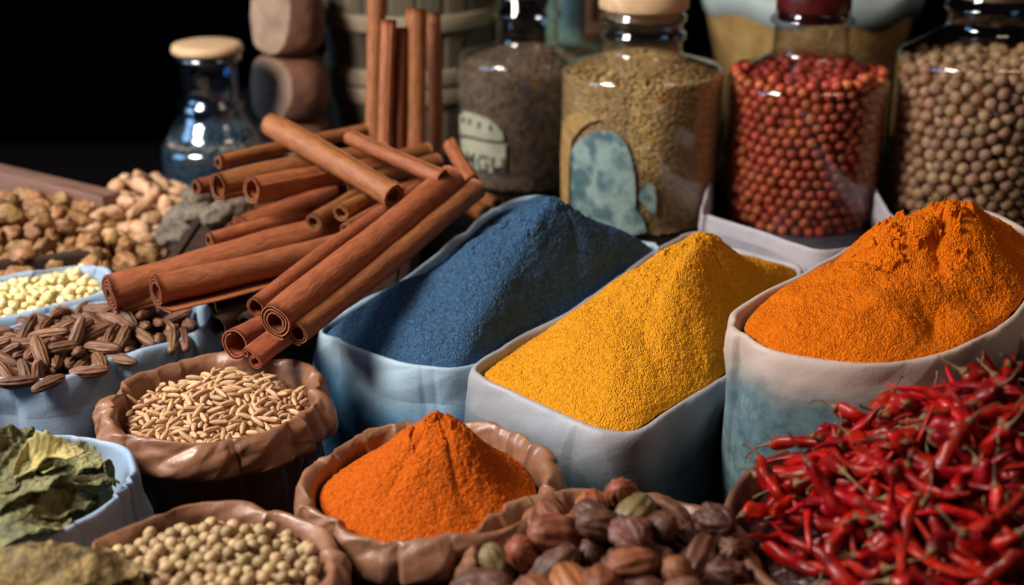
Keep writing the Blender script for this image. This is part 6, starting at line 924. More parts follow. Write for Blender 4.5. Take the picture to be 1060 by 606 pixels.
# ================================================================ small things laid in their containers
M['cumin'] = mat('pale_seed_husk', ['a17b56', 'cba077', 'dfbb92'], 260, rough=.5, bump=.4, bscale=500, stretch=(1, 6, 6), rnd=.18, hue=.012)
M['cori'] = mat('coriander_husk', ['856a49', 'ad9067', 'c2a780'], 160, rough=.6, bump=.35, bscale=500, rnd=.22, hue=.015)
M['card'] = [mat('wrinkled_pod_'+n, c, 120, rough=.55, bump=.6, bscale=260, bdist=.0015, stretch=(.35, 1.6, 1.6), rnd=.25, hue=.012) for n, c in
             (('red_brown', ['4f2817', '7a4329', '966042']), ('purple_brown', ['3a2117', '5c382a', '775240']), ('olive', ['4b3d22', '72603c', '857552']), ('orange_brown', ['6b3219', '8f4d2e', 'a2623f']))]
M['almond'] = mat('brown_pod_skin', ['42261a', '6f4a33', '90674a'], 150, rough=.6, bump=.5, bscale=300, stretch=(.3, 2, 2), rnd=.22, hue=.01)
M['pale'] = mat('pale_kernel_skin', ['d2b878', 'e8d398', 'f0e0b4'], 60, rough=.55, rnd=.08, sss=.2)
M['walnut'] = mat('nut_shell', ['5c4026', '94693f', 'bd9060'], 90, rough=.65, bump=.6, bscale=160, bdist=.002, rnd=.28, hue=.015)
M['peanut'] = mat('peanut_shell', ['92694a', 'bf9470', 'd4ae8b'], 90, rough=.65, bump=.6, bscale=170, bdist=.002, rnd=.18)
M['berry'] = mat('red_berry_skin', ['9a3a1c', 'bb5330', 'c96a48'], 90, rough=.5, bump=.3, bscale=400, rnd=.22, hue=.012)
M['pea'] = mat('beige_seed_skin', ['91674e', 'ba8b6a', 'd0a484'], 110, rough=.5, bump=.3, bscale=400, rnd=.25, hue=.015)
M['chilli'] = mat('chilli_skin', ['520403', '900703', 'b41009'], 60, rough=.45, coat=.15, bump=.7, bscale=110, bdist=.002, stretch=(1, .6, .6), rnd=.38, hue=.004, spec=.25)
M['stem'] = mat('chilli_stalk', ['4a2f1a', '6e4d2c', '8a6a42'], 120, rough=.6, rnd=.25)
M['gold_seed'] = mat('golden_seed_skin', ['9c7842', 'd2aa6a', 'ecd09c'], 200, rough=.5, rnd=.38, hue=.012)
M['dark_bed'] = mat('painted_shade_fill', ['2a1a10', '3c281a'], 100, rough=.9, bump=.8, bscale=150, bdist=.004)  # dark colour painted in for the shade deep inside the jar fill

M['chilli_low'] = mat('painted_shade_chilli_skins', ['1c0102', '3c0204'], 60, rough=.4, bump=1, bscale=90, bdist=.006)  # chilli skin darkened to paint the shade in the gaps of the heap
def bed(key, m, label, cat, amp=.002, sc=110, down=0):
    V, F = BEDS[key]; V = np.array(V); V[:, 2] -= down; V[:, 2] += amp*fbm(V*sc, 3, 5)-amp*.6
    return tag(put(key_names[key], mesh_np(key_names[key], V, F), m), label, cat, kind='stuff')
key_names = dict(cumin='oblong_seeds_below', cori='coriander_seeds_below', card='brown_pods_below', chilli='chillies_below', almond='ribbed_pods_below', pale='pale_kernels_below', walnut='nuts_below', peanut='peanuts_below')
bed('cumin', M['cumin'], 'pale oblong seeds lower down in the brown paper sack', 'seeds', down=.016)
bed('cori', M['cori'], 'beige coriander seeds lower down in the front paper sack', 'seeds')
bed('card', M['card'][1], 'brown pods lower down in the front paper sack', 'pods', .004, 60, .022)
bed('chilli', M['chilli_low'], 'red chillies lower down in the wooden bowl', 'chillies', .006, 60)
bed('almond', M['almond'], 'ribbed brown pods lower down in the white sack', 'pods', .003, 70, .008)
bed('pale', M['pale'], 'pale kernels lower down in the small sack', 'kernels', .003, 80, .011)
bed('walnut', M['walnut'], 'mottled nuts lower down in the wooden tray', 'nuts', .006, 50)
bed('peanut', M['peanut'], 'pale peanuts lower down in their heap', 'peanuts', .006, 50)

def scatter(key, name, label, cat, group, mats, limit=300, move=None, pick=None, lay=None):
    """each small thing is its own object; copies share their meshes"""
    rg = np.random.default_rng(11); protos = {}; out = []; n = 0; tail = []
    for vi, p, q in (rest(key) if lay is None else lay):
        if move: p = move(p)
        if key == 'cumin' and math.hypot(p.x-C_cumin[0], p.y-C_cumin[1]) > r_cumin-.014: continue
        if n >= limit: tail.append((vi, p, q)); continue
        mi = 0 if pick is None else pick(vi, rg)
        if (vi, mi) not in protos:
            me = GR[key][vi].copy(); me.materials.clear(); me.materials.append(mats[mi] if isinstance(mats, list) else mats)
            protos[(vi, mi)] = bpy.data.objects.new(name, me); o = protos[(vi, mi)]
        else: o = protos[(vi, mi)].copy()
        COL.objects.link(o); o.location = p
        if q is not None: o.rotation_mode = 'QUATERNION'; o.rotation_quaternion = q
        tag(o, label[mi] if isinstance(label, list) else label, cat, group[mi] if isinstance(group, list) else group); out.append((o, vi)); n += 1
    return out, tail
def merged(name, key, items, m, label, cat):
    V, F, b = [], [], 0
    for vi, p, q in items:
        me = GR[key][vi]; A = np.zeros(len(me.vertices)*3); me.vertices.foreach_get('co', A); A = A.reshape(-1, 3)
        if q is not None: A = A @ np.array(q.to_matrix()).T
        V.append(A+np.array(p)); fc = np.zeros(len(me.polygons)*4, np.int32); me.polygons.foreach_get('vertices', fc); F.append(fc.reshape(-1, 4)+b); b += len(A)
    if V: return tag(put(name, mesh_np(name, np.vstack(V), np.vstack(F)), m), label, cat, kind='stuff')
def lay_on(key, nv, C, r, ze, zt, p, dx, dy, n, layers, gap, lift, seed, tilt=.3, cull=False):
    """poses on the surface of a mound, in a few loose layers"""
    rg = np.random.default_rng(seed); out = []; P = []
    hz = lambda x, y: ze+(zt-ze)*(1-min(1, mt(x, y))**p)
    def mt(x, y):
        lo, hi = 0.0, 1.3                                       # the ring of the mound that passes through (x, y)
        for _ in range(22):
            m = (lo+hi)/2; d = math.hypot(x-C[0]-dx*(1-m), y-C[1]-dy*(1-m))
            if d > r*m: lo = m
            else: hi = m
        return hi
    tries = 0
    while len(out) < n and tries < 60000:
        tries += 1
        a, q = rg.uniform(0, 2*PI), math.sqrt(rg.uniform(0, 1)); x, y = C[0]+r*q*math.cos(a), C[1]+r*q*math.sin(a)
        if cull and ((y > C[1]+dy+.06 and rg.uniform() < .7) or x/depth_of((x, y, 0)) > .43): continue
        l = min(layers-1, int(len(out)*layers/n)); z = hz(x, y)+lift*(l+.6)
        if any(l2 == l and (x-x2)**2+(y-y2)**2 < gap*gap for x2, y2, l2 in P): continue
        P.append((x, y, l)); e = .012; gx, gy = (hz(x+e, y)-hz(x-e, y))/(2*e), (hz(x, y+e)-hz(x, y-e))/(2*e)
        nrm = Vector((-gx, -gy, 1)).normalized(); qn = Vector((0, 0, 1)).rotation_difference(nrm)
        out.append((int(rg.integers(nv)), Vector((x, y, z)), qn @ Quaternion((0, 0, 1), rg.uniform(0, 2*PI)) @ Quaternion((0, 1, 0), rg.normal(0, tilt)) @ Quaternion((1, 0, 0), rg.uniform(0, 2*PI))))
    return out
_, tail = scatter('cumin', 'oblong_seed', 'pale brown oblong seed heaped in the brown paper sack', 'seed', 'oblong seeds in the paper sack', M['cumin'], move=lambda p: Vector((C_cumin[0]+(p.x-C_cumin[0])*.93, C_cumin[1]+(p.y-C_cumin[1])*.93+.004, p.z-.013)))
merged('oblong_seeds_rest', 'cumin', [(a, Vector((C_cumin[0]+(b.x-C_cumin[0])*.93, C_cumin[1]+(b.y-C_cumin[1])*.93, b.z-.016)), c) for a, b, c in tail], M['cumin'], 'more pale oblong seeds between the ones on top', 'seeds')
scatter('cori', 'coriander_seed', 'round beige coriander seed in the front paper sack', 'seed', 'coriander seeds in the paper sack', M['cori'])
scatter('card', 'brown_pod', ['ribbed red-brown pod in the paper sack', 'dark purple-brown wrinkled pod in the paper sack', 'olive green ribbed pod in the paper sack', 'orange-brown ribbed pod in the paper sack'], 'seed pod',
        ['red-brown pods in the paper sack', 'purple-brown pods in the paper sack', 'olive pods in the paper sack', 'orange-brown pods in the paper sack'], M['card'], move=lambda p: p-Vector((0, 0, .011)), pick=lambda vi, rg: 1 if vi == 4 else int(rg.choice([0, 1, 2, 3], p=[.42, .33, .12, .13])))
scatter('almond', 'brown_seed_pod', 'ribbed brown seed pod in the white sack under the cinnamon', 'seed pod', 'ribbed brown pods in the white sack', M['almond'], move=lambda p: p-Vector((0, 0, .007)))
scatter('pale', 'pale_kernel', 'pale yellow kernel in the small sack at the left', 'kernel', 'pale kernels in the small sack', M['pale'], move=lambda p: p-Vector((0, 0, .010)))
scatter('walnut', 'nut', 'mottled brown nut in the wooden tray', 'nut', 'nuts in the wooden tray', M['walnut'], lay=lay_on('walnut', 4, NUTS_C, .16, -.04, .008, 1.4, -.02, 0, 210, 3, .019, .010, 5))
scatter('peanut', 'peanut', 'pale tan peanut in the heap before the stoppered bottle', 'peanut', 'peanuts heaped by the bottle', M['peanut'], lay=lay_on('peanut', 4, PEA_C, .105, -.03, .014, 1.2, 0, .03, 150, 3, .018, .009, 6))
ch, _ = scatter('chilli', 'red_chilli', 'glossy dried red chilli in the heap on the wooden bowl', 'chilli', 'red chillies in the wooden bowl', M['chilli'], lay=lay_on('chilli', 8, C_bowl, r_bowl-.040, -.002, .086, 1.15, .045, .035, 270, 4, .013, .0060, 7, .34, True))
def add_stalk(o, vi):
    s = bpy.data.objects.new('stalk', GR['stem'][vi]); COL.objects.link(s); s.parent = o
for s in GR['stem']: s.materials.append(M['stem'])
for o, vi in ch: add_stalk(o, vi)

# ---- chilli bowl
M['bowl'] = mat('worn_bowl_wood', ['3f2418', '6a4330', '84604a'], 14, rough=.6, bump=.5, bscale=70, bdist=.002, stretch=(1, 1, 5))
V, F = bowl_mesh(C_bowl, r_bowl); o = put('bowl', mesh_np('bowl', V, F), M['bowl'])
tag(o, 'round brown wooden bowl piled with red chillies', 'bowl')
V, F = lathe([(.001, TABLE_Z+.001), (.11, TABLE_Z+.001), (.115, TABLE_Z+.01), (.10, -.098), (.09, -.092), (.001, -.092)], 64)
V = V+np.array([C_bowl[0], C_bowl[1], 0]); tag(put('stand', mesh_np('stand', V, F), M['bowl']), 'dark round wooden stand beneath the chilli bowl', 'stand')
# ================================================================ glass jars
M['glass'] = glass('clear_glass', 'f6f8f8')
M['glass_blue'] = glass('bluish_glass', 'c4d9ec', .95, .12, .14)
M['cork'] = mat('wooden_lid', ['b98f66', 'd3ae86', 'dcbd98'], 20, rough=.55, bump=.2, bscale=80, stretch=(1, 5, 5))
M['red_stopper'] = mat('dark_red_stopper', ['2e0807', '4c100e', '601a16'], 40, rough=.35, bump=.3, bscale=60)
M['print'] = mat('cream_print', ['8f8a72', 'aaa68c', 'b9b69d'], 60, rough=.8)
M['print_dark'] = mat('dark_print', ['2c2a24', '3a372e'], 60, rough=.8)
M['blue_label'] = mat('mottled_blue_label', ['253c44', '4c6a70', '8ea39e', '3d5a62', '6f8a8c', 'b4beb2'], 20, 11, rough=.6, bump=.3, bscale=60, ramp=(.25, .75))
M['worn_label'] = mat('worn_amber_label', ['7d5f34', 'a5834f', 'b59764'], 90, rough=.6)

def zrow(jk, py): return float(at_y(530, py, JARS[jk][1])[2])
def make_jar(jk, label, py_sh, py_neck, rn_px, rings, py_top, gm, group='stoppered glass jars', round_sh=.012, slope=None):
    x, y, R = JARS[jk]; r = thing('glass_jar', label, 'jar', (x, y, STEP_Z), group)
    zs, zn = zrow(jk, py_sh)-STEP_Z, zrow(jk, py_neck)-STEP_Z; zt = zrow(jk, py_top)-STEP_Z
    rn = rn_px/F_PX*depth_of((x, y, .2))
    P = [(.002, .001), (R-.012, .001), (R-.004, .004), (R, .012), (R, zs-round_sh)]
    for a in np.linspace(0, 1, 6)[1:]: P.append((R-round_sh*(1-math.cos(a*PI/2*.9)), zs-round_sh+round_sh*math.sin(a*PI/2*.9)))
    if slope: P += [(rn+(P[-1][0]-rn)*q, zs+(zn-zs)*w) for q, w in slope]
    P += [(rn+.008, zn-.003), (rn+.002, zn), (rn, zn+.006)]
    for pr, amp in rings:
        z = zrow(jk, pr)-STEP_Z
        P += [(rn, z-.006), (rn+amp, z-.003), (rn+amp, z+.003), (rn, z+.006)]
    P += [(rn, zt-.002), (rn-.001, zt)]
    Q = [(max(.001, a-.0028), max(b, .005) if i < 4 else b) for i, (a, b) in enumerate(P)][::-1]
    V, F = lathe(P+Q, 96); put('glass_body', mesh_np('glass', V, F), gm, r)
    return r, rn, zt, zs, zn, R
def lid(r, rn, z, h, m, name='lid', grow=.006, edge=.004):
    V, F = lathe([(.001, z-.012), (rn-.004, z-.012), (rn-.004, z), (rn+grow-.001, z), (rn+grow, z+edge*.5), (rn+grow, z+h-edge), (rn+grow-edge*.4, z+h-edge*.3), (rn+grow-edge*1.5, z+h), (.001, z+h+.0005)], 64)
    put(name, mesh_np(name, V, F), m, r)
ra = make_jar('a', 'glass jar of dark brown spice with printed lettering, behind the blue powder', 52, 44, 33, [(14, .004)], -16, M['glass']); lid(ra[0], ra[1], ra[2], .02, M['cork'])
rb = make_jar('b', 'glass jar of small golden seeds with a mottled blue label and wooden lid', 66, 55, 41, [(36, .004), (18, .004)], 8, M['glass']); lid(rb[0], rb[1], rb[2], .022, M['cork'])
rc = make_jar('c', 'glass jar of red berries with a dark red stopper', 76, 56, 39, [(20, .005)], 10, M['glass']); lid(rc[0], rc[1], rc[2], .03, M['red_stopper'], 'stopper', -.001)
rd = make_jar('d', 'glass jar of large beige seeds at the right edge', 52, 30, 45, [(8, .004)], -14, M['glass']); lid(rd[0], rd[1], rd[2], .02, M['cork'])
jar_at('e', 219, 200, 58)
re_ = make_jar('e', 'small bluish bottle with a pale wooden lid on the far left', 143, 104, 30, [(60, .006)], 54, M['glass_blue'], round_sh=.014, slope=[(.80, .22), (.45, .52), (.2, .76)]); lid(re_[0], re_[1], re_[2], .013, M['cork'], grow=.009, edge=.006)

def wrap(jk, out=.0007):
    """maps (angle, world height) onto the wall of a jar; angle 0 faces the front"""
    x, y, R = JARS[jk]
    return lambda a, z: ((R+out)*math.sin(a), -(R+out)*math.cos(a), z-STEP_Z)
def pxang(jk, px, cx, rx): return math.asin(max(-.98, min(.98, (px-cx)/rx)))
def zwall(jk, px_y, a):
    x, y, R = JARS[jk]; return float(at_y(530, px_y, y-R*math.cos(a))[2])
def patch(jk, cx, rx, poly, m, name, parent, out=.0007, res=40):
    """a label cut to the outline poly (pixels), laid on the curved wall"""
    U = np.array([(pxang(jk, p[0], cx, rx), 0) for p in poly]); U[:, 1] = [zwall(jk, p[1], a) for p, a in zip(poly, U[:, 0])]
    bm = bmesh.new(); vs = [bm.verts.new((u[0], 0, u[1])) for u in U]; bm.faces.new(vs)
    a0, a1 = U[:, 0].min(), U[:, 0].max()
    for k in range(1, 14):
        c = a0+(a1-a0)*k/14
        bmesh.ops.bisect_plane(bm, geom=bm.verts[:]+bm.edges[:]+bm.faces[:], plane_co=(c, 0, 0), plane_no=(1, 0, 0))
    bmesh.ops.triangulate(bm, faces=bm.faces[:])
    w = wrap(jk, out)
    for v in bm.verts: v.co = w(v.co.x, v.co.z)
    bmesh.ops.recalc_face_normals(bm, faces=bm.faces[:])
    me = bpy.data.meshes.new(name); bm.to_mesh(me); bm.free()
    return put(name, me, m, parent)
def words(jk, cx, rx, txt, px, py, size, m, name, parent, out, stretch=1.0):
    cu = bpy.data.curves.new('t', 'FONT'); cu.body = txt; cu.size = size; cu.resolution_u = 3; cu.offset = .0006; cu.space_character = 1.1
    t = bpy.data.objects.new('t', cu); COL.objects.link(t); bpy.context.view_layer.update()
    me = bpy.data.meshes.new_from_object(t.evaluated_get(bpy.context.evaluated_depsgraph_get())); bpy.data.objects.remove(t)
    a0 = pxang(jk, px, cx, rx); z0 = zwall(jk, py, a0); R = JARS[jk][2]; w = wrap(jk, out)
    for v in me.vertices: v.co = w(a0+v.co.x/R, z0+v.co.y*stretch)
    return put(name, me, m, parent)
# printed emblem on the first jar: arched band with four windows above a lettered strip
A_ = ('a', 545, 74)
em = patch(*A_, [(475, 139), (475, 120), (480, 115), (492, 118), (505, 123), (514, 130), (520, 138), (521, 146), (505, 145), (488, 141)], M['print'], 'emblem', ra[0])
for wx, wy in ((479, 124), (486, 126), (496, 129), (508, 132)):
    patch(*A_, [(wx-1.3, wy-3), (wx+1.5, wy-2.5), (wx+1.5, wy+4), (wx-1.3, wy+3.5)], M['print_dark'], 'emblem_window', em, .0012)
st = patch(*A_, [(476, 143), (488, 144), (505, 148), (523, 149), (523, 173), (516, 173), (511, 174), (509, 179), (495, 176), (480, 172), (477, 160)], M['print'], 'lettered_strip', ra[0])
words(*A_, 'MGU', 481, 171, .030, M['print_dark'], 'lettering', st, .0013, 1.0)
B_ = ('b', 662, 86)
patch(*B_, [(579, 128), (583, 121), (592, 116), (604, 117), (614, 124), (603, 128), (596, 134), (588, 146), (586, 170), (586, 215), (579, 206), (577.5, 160)], M['worn_label'], 'label_border', rb[0], .0008)
patch(*B_, [(588, 156), (592, 148), (600, 141), (612, 136), (624, 135), (634, 140), (641, 149), (646, 162), (650, 180), (652, 200), (652, 216), (660, 226), (664, 240), (640, 246), (610, 244), (590, 236), (588, 200)], M['blue_label'], 'label', rb[0], .0008)
patch(*B_, [(655, 205), (658, 195), (665, 189), (671, 193), (673, 205), (673, 222), (664, 217)], M['blue_label'], 'label_scrap', rb[0], .0009)

# ---- what the jars hold
def fill_jar(key, jk, name, label, cat, group, m, rest_label):
    x, y, R = JARS[jk]; items = rest(key); rg = np.random.default_rng(3)
    items = [(vi, p, Quaternion(rg.normal(size=4)).normalized()) for vi, p, q in items]
    cam = np.array([0, 0, CAM_H])
    def score(it):
        p = np.array(it[1]); d = p[:2]-np.array([x, y]); v = cam[:2]-np.array([x, y]); v = v/np.linalg.norm(v); rr = np.linalg.norm(d)
        side = (rr > R-.004-.0115); f = float(d@v)/R
        top = p[2] > zt_fill-.02
        return (1 if side else (.6 if top else 0))*(1 if f > -.15 or top else .05)*(1+.3*f)
    zt_fill = np.percentile([it[1][2] for it in items], 99)
    items.sort(key=lambda it: -score(it))
    for vi, p, q in items[:300]:
        if (key, vi) not in FP:
            me = GR[key][vi].copy(); me.materials.clear(); me.materials.append(m); o = bpy.data.objects.new(name, me); FP[(key, vi)] = o
        else: o = FP[(key, vi)].copy()
        COL.objects.link(o); o.location = p; o.rotation_mode = 'QUATERNION'; o.rotation_quaternion = q; tag(o, label, cat, group)
    merged(name+'_mass', key, items[300:], m, rest_label, cat)
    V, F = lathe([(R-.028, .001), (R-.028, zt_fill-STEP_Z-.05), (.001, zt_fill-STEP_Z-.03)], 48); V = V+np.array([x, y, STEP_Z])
    o = put(name+'_core', mesh_np('core', V, F), M['dark_bed']); tag(o, 'dark core painted as the shaded heart of the '+('red berry jar' if key == 'berry' else 'beige seed jar'), 'seeds', kind='stuff')
FP = {}
fill_jar('berry', 'c', 'red_berry', 'round red berry inside the glass jar with the red stopper', 'berry', 'red berries in the jar', M['berry'], 'the other red berries deeper in the jar')
fill_jar('pea', 'd', 'beige_seed', 'round beige seed inside the glass jar at the right edge', 'seed', 'beige seeds in the jar', M['pea'], 'the other beige seeds deeper in the jar')
def lumpy_fill(jk, name, prof, m, label, cat, amp, sc, out=.0042, seed=1, n=220):
    x, y, R = JARS[jk]; R -= out
    P = []
    for (a, z) in prof: P.append((R*a, z))
    P = np.array(P); t = np.linspace(0, len(P)-1, 160); P = np.stack([np.interp(t, range(len(P)), P[:, 0]), np.interp(t, range(len(P)), P[:, 1])], -1)
    V, F = lathe(P.tolist(), n); q = fbm(V*sc, 3, seed); d = -np.abs(q)*amp
    rr = np.hypot(V[:, 0], V[:, 1])+1e-6; V[:, 0] *= 1+d/np.maximum(rr, .02); V[:, 1] *= 1+d/np.maximum(rr, .02); V[:, 2] += d*(rr < R*.97)*1.5
    V[:, 2] = np.maximum(V[:, 2], .004)
    o = put(name, mesh_np(name, V, F), m, None, (x, y, STEP_Z)); return tag(o, label, cat, kind='stuff')
M['brown_fill'] = mat('dark_brown_spice', ['33241a', '644a3a', '8c705a', '423022'], 130, rough=.8, bump=1, bscale=240, bdist=.003, ramp=(.3, .72))
M['grey_fill'] = mat('dim_brown_spice', ['7a6552', 'a38b74', 'bca48c'], 70, rough=.85, bump=1, bscale=160, bdist=.004)
za = zrow('a', 58)-STEP_Z
lumpy_fill('a', 'dark_spice', [(.001, .004), (1, .004), (1, za-.012), (.75, za+.002), (.4, za+.012), (.001, za+.014)], M['brown_fill'], 'dark brown spice filling the jar with lettering', 'spice', .004, 160)
ze = zrow('e', 146)-STEP_Z
lumpy_fill('e', 'dim_spice', [(.001, .004), (1, .004), (1, ze-.006), (.97, ze), (.80, zrow('e', 137)-STEP_Z), (.66, zrow('e', 131)-STEP_Z), (.001, zrow('e', 127)-STEP_Z)], M['grey_fill'], 'dull brown spice in the small bluish bottle', 'spice', .006, 80)
lumpy_fill('b', 'golden_seed_core', [(.001, .004), (.93, .004), (.93, zrow('b', 77)-STEP_Z), (.7, zrow('b', 64)-STEP_Z), (.35, zrow('b', 58)-STEP_Z), (.001, zrow('b', 57)-STEP_Z)], M['gold_seed'], 'golden seeds in the heart of the jar', 'seeds', .002, 200)
GR['gold'] = [pod_mesh('golden_seed', .0066+.0006*k, .0024, 0, 0, (.7, .8), 0, .85, 8, 8, 90+k, .06) for k in range(3)]
def gold_seeds():
    x, y, R = JARS['b']; R -= .0055; rg = np.random.default_rng(8); items = []
    zt = zrow('b', 74)
    rows = int((zt-STEP_Z)/.0036)
    for i in range(rows):
        z = STEP_Z+.005+i*.0036
        for k in range(92):
            a = -PI*.58+PI*1.16*(k+.5*(i % 2)+rg.uniform(-.25, .25))/92
            q = Quaternion((0, 0, 1), a) @ Quaternion((0, 1, 0), rg.uniform(0, PI)) @ Quaternion((0, 0, 1), rg.normal(0, .35))
            rr = R-rg.uniform(0, .0016)
            items.append((int(rg.integers(3)), Vector((x+rr*math.sin(a), y-rr*math.cos(a), z+rg.uniform(-.001, .001))), q, abs(a)))
    for k in range(1300):
        a = rg.uniform(-PI, PI); u = math.sqrt(rg.uniform(.02, 1)); rr = R*u
        z = np.interp(u, [0, .35, .7, .96, 1], [zrow('b', 57), zrow('b', 58), zrow('b', 64), zrow('b', 74), zrow('b', 76)])+.001
        items.append((int(rg.integers(3)), Vector((x+rr*math.sin(a), y-rr*math.cos(a), z)), Quaternion((0, 0, 1), rg.uniform(0, PI)) @ Quaternion((0, 1, 0), rg.normal(0, .3)), .5 if abs(a) < 1.2 else 3))
    items.sort(key=lambda t: t[3]+ (0 if t[1].z > .06 else 1))
    for vi, p, q, _ in items[:300]:
        if ('gold', vi) not in FP:
            me = GR['gold'][vi].copy(); me.materials.append(M['gold_seed']); o = bpy.data.objects.new('golden_seed', me); FP[('gold', vi)] = o
        else: o = FP[('gold', vi)].copy()
        COL.objects.link(o); o.location = p; o.rotation_mode = 'QUATERNION'; o.rotation_quaternion = q; tag(o, 'tiny golden seed against the front of the blue-labelled jar', 'seed', 'golden seeds in the jar')
    merged('golden_seeds_mass', 'gold', [t[:3] for t in items[300:]], M['gold_seed'], 'the other tiny golden seeds in the blue-labelled jar', 'seeds')
gold_seeds()

# ---- low cloth around the berry jar
xc, yc, Rc = JARS['c']
front = [at_z(a, b, .035) for a, b in ((728, 218), (735, 224), (760, 232), (790, 241), (820, 252), (850, 260), (885, 256), (915, 244), (926, 232))]
back = [(xc+(Rc+.012)*math.cos(t), yc+(Rc+.012)*math.sin(t), .03) for t in (.7, 1.2, 1.7, 2.2, 2.6)]
r = thing('jar_wrap', 'creased white cloth bag folded down around the foot of the berry jar', 'cloth bag')
Oj = spline([tuple(p) for p in front]+back, 320)
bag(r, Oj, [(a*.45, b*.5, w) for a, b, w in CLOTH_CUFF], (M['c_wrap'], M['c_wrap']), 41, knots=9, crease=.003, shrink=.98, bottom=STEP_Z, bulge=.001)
# ================================================================ cinnamon
M['bark'] = mat('cinnamon_bark', ['74401f', '91522d', 'a4623a'], 90, rough=.62, bump=.8, bscale=190, bdist=.0009, stretch=(.7, 2.6, 2.6), rnd=.16, hue=.012, bdetail=8)
def quill_mesh(name, L, R, turns=2.2, tail=0.0, double=False, seed=0, nl=34, pitch=.22, bend=.01):
    """a rolled sheet of bark along +X; its cross-section is a spiral ribbon with real thickness"""
    rg = np.random.default_rng(seed); th = max(.0010, R*.105)
    def spiral(R, turns, n, step): 
        a = np.linspace(0, turns*2*PI, n); r = R-step*a/(2*PI); return np.stack([r*np.cos(a+PI/2), r*np.sin(a+PI/2)], -1)   # from the top, going inwards anticlockwise
    step = th*1.55+R*.03; turns *= 1.3
    turns = min(turns, (R*.80)/step)
    P = spiral(R, turns, int(26*turns)+6, step)                      # starts at top (0,R)
    if double:
        R2 = R*.62; st2 = th*1.9+R2*.06; t2 = min(1.5, R2*.7/st2); Q = spiral(R2, t2, int(26*t2)+6, st2); Q[:, 0] *= -1; Q[:, 0] += R+R2*.9; Q[:, 1] += R-R2-R*.1
        P = np.vstack([P[::-1], Q])
    elif tail:
        k = 8; T = np.stack([np.linspace(tail, 0, k, endpoint=False), R*1.0-np.linspace(tail, 0, k, endpoint=False)**2*4], -1); P = np.vstack([T, P])
    T = np.gradient(P, axis=0); T /= np.linalg.norm(T, axis=1)[:, None]+1e-9; Nn = np.stack([-T[:, 1], T[:, 0]], -1)
    ring = np.vstack([P+Nn*th/2, (P-Nn*th/2)[::-1]]); n = len(ring)
    X = np.linspace(0, L, nl); V = []
    ph = rg.uniform(0, 6)
    for i, x in enumerate(X):
        s = 1+.03*math.sin(x*30+ph)+.015*math.sin(x*80+ph*2); q = np.concatenate([np.full((n, 1), x*22), ring*90], 1)
        d = fbm(q+seed*5, 3, seed)*R*.045; rr = np.linalg.norm(ring, axis=1)+1e-6
        xe = np.full(n, x)
        if i in (0, nl-1): xe = xe+fbm(np.concatenate([np.full((n, 1), seed*3.1+i), ring*50], 1), 2, seed)*.0022
        V.append(np.stack([xe, ring[:, 0]*(s+d/rr)+bend*L*math.sin(PI*x/L)*rg.choice([1]), ring[:, 1]*(s+d/rr)], -1))
    V = np.array(V).reshape(-1, 3); F = [tuple(f) for f in grid_faces(nl, n)]
    h = n//2
    for e, fl in ((0, False), ((nl-1)*n, True)):
        for k in range(h-1):
            f = (e+k, e+k+1, e+n-2-k, e+n-1-k); F.append(f[::-1] if fl else f)
    return mesh_py(name, V, F)
def stick(label, a, b, r, seed, turns=2.2, roll=0, tail=0, double=False, group='cinnamon sticks in the pile', bend=.01):
    """a, b: the two ends of the axis in the world"""
    r *= 1.16 if r < .0105 else 1.14; a, b = Vector(a), Vector(b); d = b-a; L = d.length
    me = quill_mesh('cinnamon_stick', L, r, turns, tail, double, seed, bend=bend)
    o = put('cinnamon_stick', me, M['bark']); x = d.normalized(); z = Vector((0, 0, 1)); y = z.cross(x)
    if y.length < .1: y = Vector((0, 1, 0))
    y.normalize(); z = x.cross(y)
    o.matrix_world = Matrix.Translation(a) @ Matrix((x, y, z)).transposed().to_4x4() @ Matrix.Rotation(roll, 4, 'X')
    o.data.polygons.foreach_set('use_smooth', [len(p.vertices) == 4 and i < (len(o.data.polygons)) for i, p in enumerate(o.data.polygons)])
    return tag(o, label, 'cinnamon stick', group)
Y = lambda px, py, y: at_y(px, py, y)
Z = lambda px, py, z: at_z(px, py, z)
stick('long stick with a tight spiral end, reaching farthest left over the brown pods', Y(113, 304, 1.27), Y(352, 236, 1.42), .0165, 1, 3.2, roll=2.6)
stick('stick with a thin loose flap, just right of the spiral-ended one', Y(161, 301, 1.245), Y(356, 256, 1.37), .0135, 2, 2.0, roll=PI*1.0, tail=.030)
stick('flat broken sliver between the two leftmost sticks', Z(128, 318, .022), Z(158, 310, .026), .006, 3, 1.0, roll=2)
stick('thickest stick, slanting down to the front with a curled dark end', Y(285, 333, 1.165), Y(468, 187, 1.43), .0158, 4, 2.2, roll=2.8)
stick('narrow open roll along the left side of the thickest slanting stick', Y(264, 318, 1.19), Y(437, 194, 1.45), .0085, 5, 1.3, roll=1.5)
stick('straight stick along the right side of the thickest slanting stick', Y(307, 345, 1.165), Y(493, 196, 1.43), .0112, 6, 1.8, roll=3)
stick('stick lying crosswise on top of the pile, its dark end facing right', Y(408, 203, 1.375), Y(279, 128, 1.50), .0122, 7, 1.7, roll=1)
stick('thin pale orange stick resting across the top beside the standing ones', Y(458, 185, 1.40), Y(361, 142, 1.50), .0078, 8, 1.8)
stick('wide stick with a big round dark opening at the left end', Y(225, 193, 1.415), Y(398, 160, 1.56), .0140, 9, 1.25, roll=2)
stick('slim stick lying highest along the left edge of the pile', Y(226, 168, 1.47), Y(379, 135, 1.62), .0068, 10, 1.6)
stick('small curled stick whose end shows farthest left of the upper row', Y(203, 194, 1.44), Y(300, 178, 1.52), .0074, 11, 1.7)
stick('round hollow stick right of the wide-mouthed one', Y(260, 196, 1.39), Y(408, 172, 1.53), .0118, 12, 1.4, roll=1)
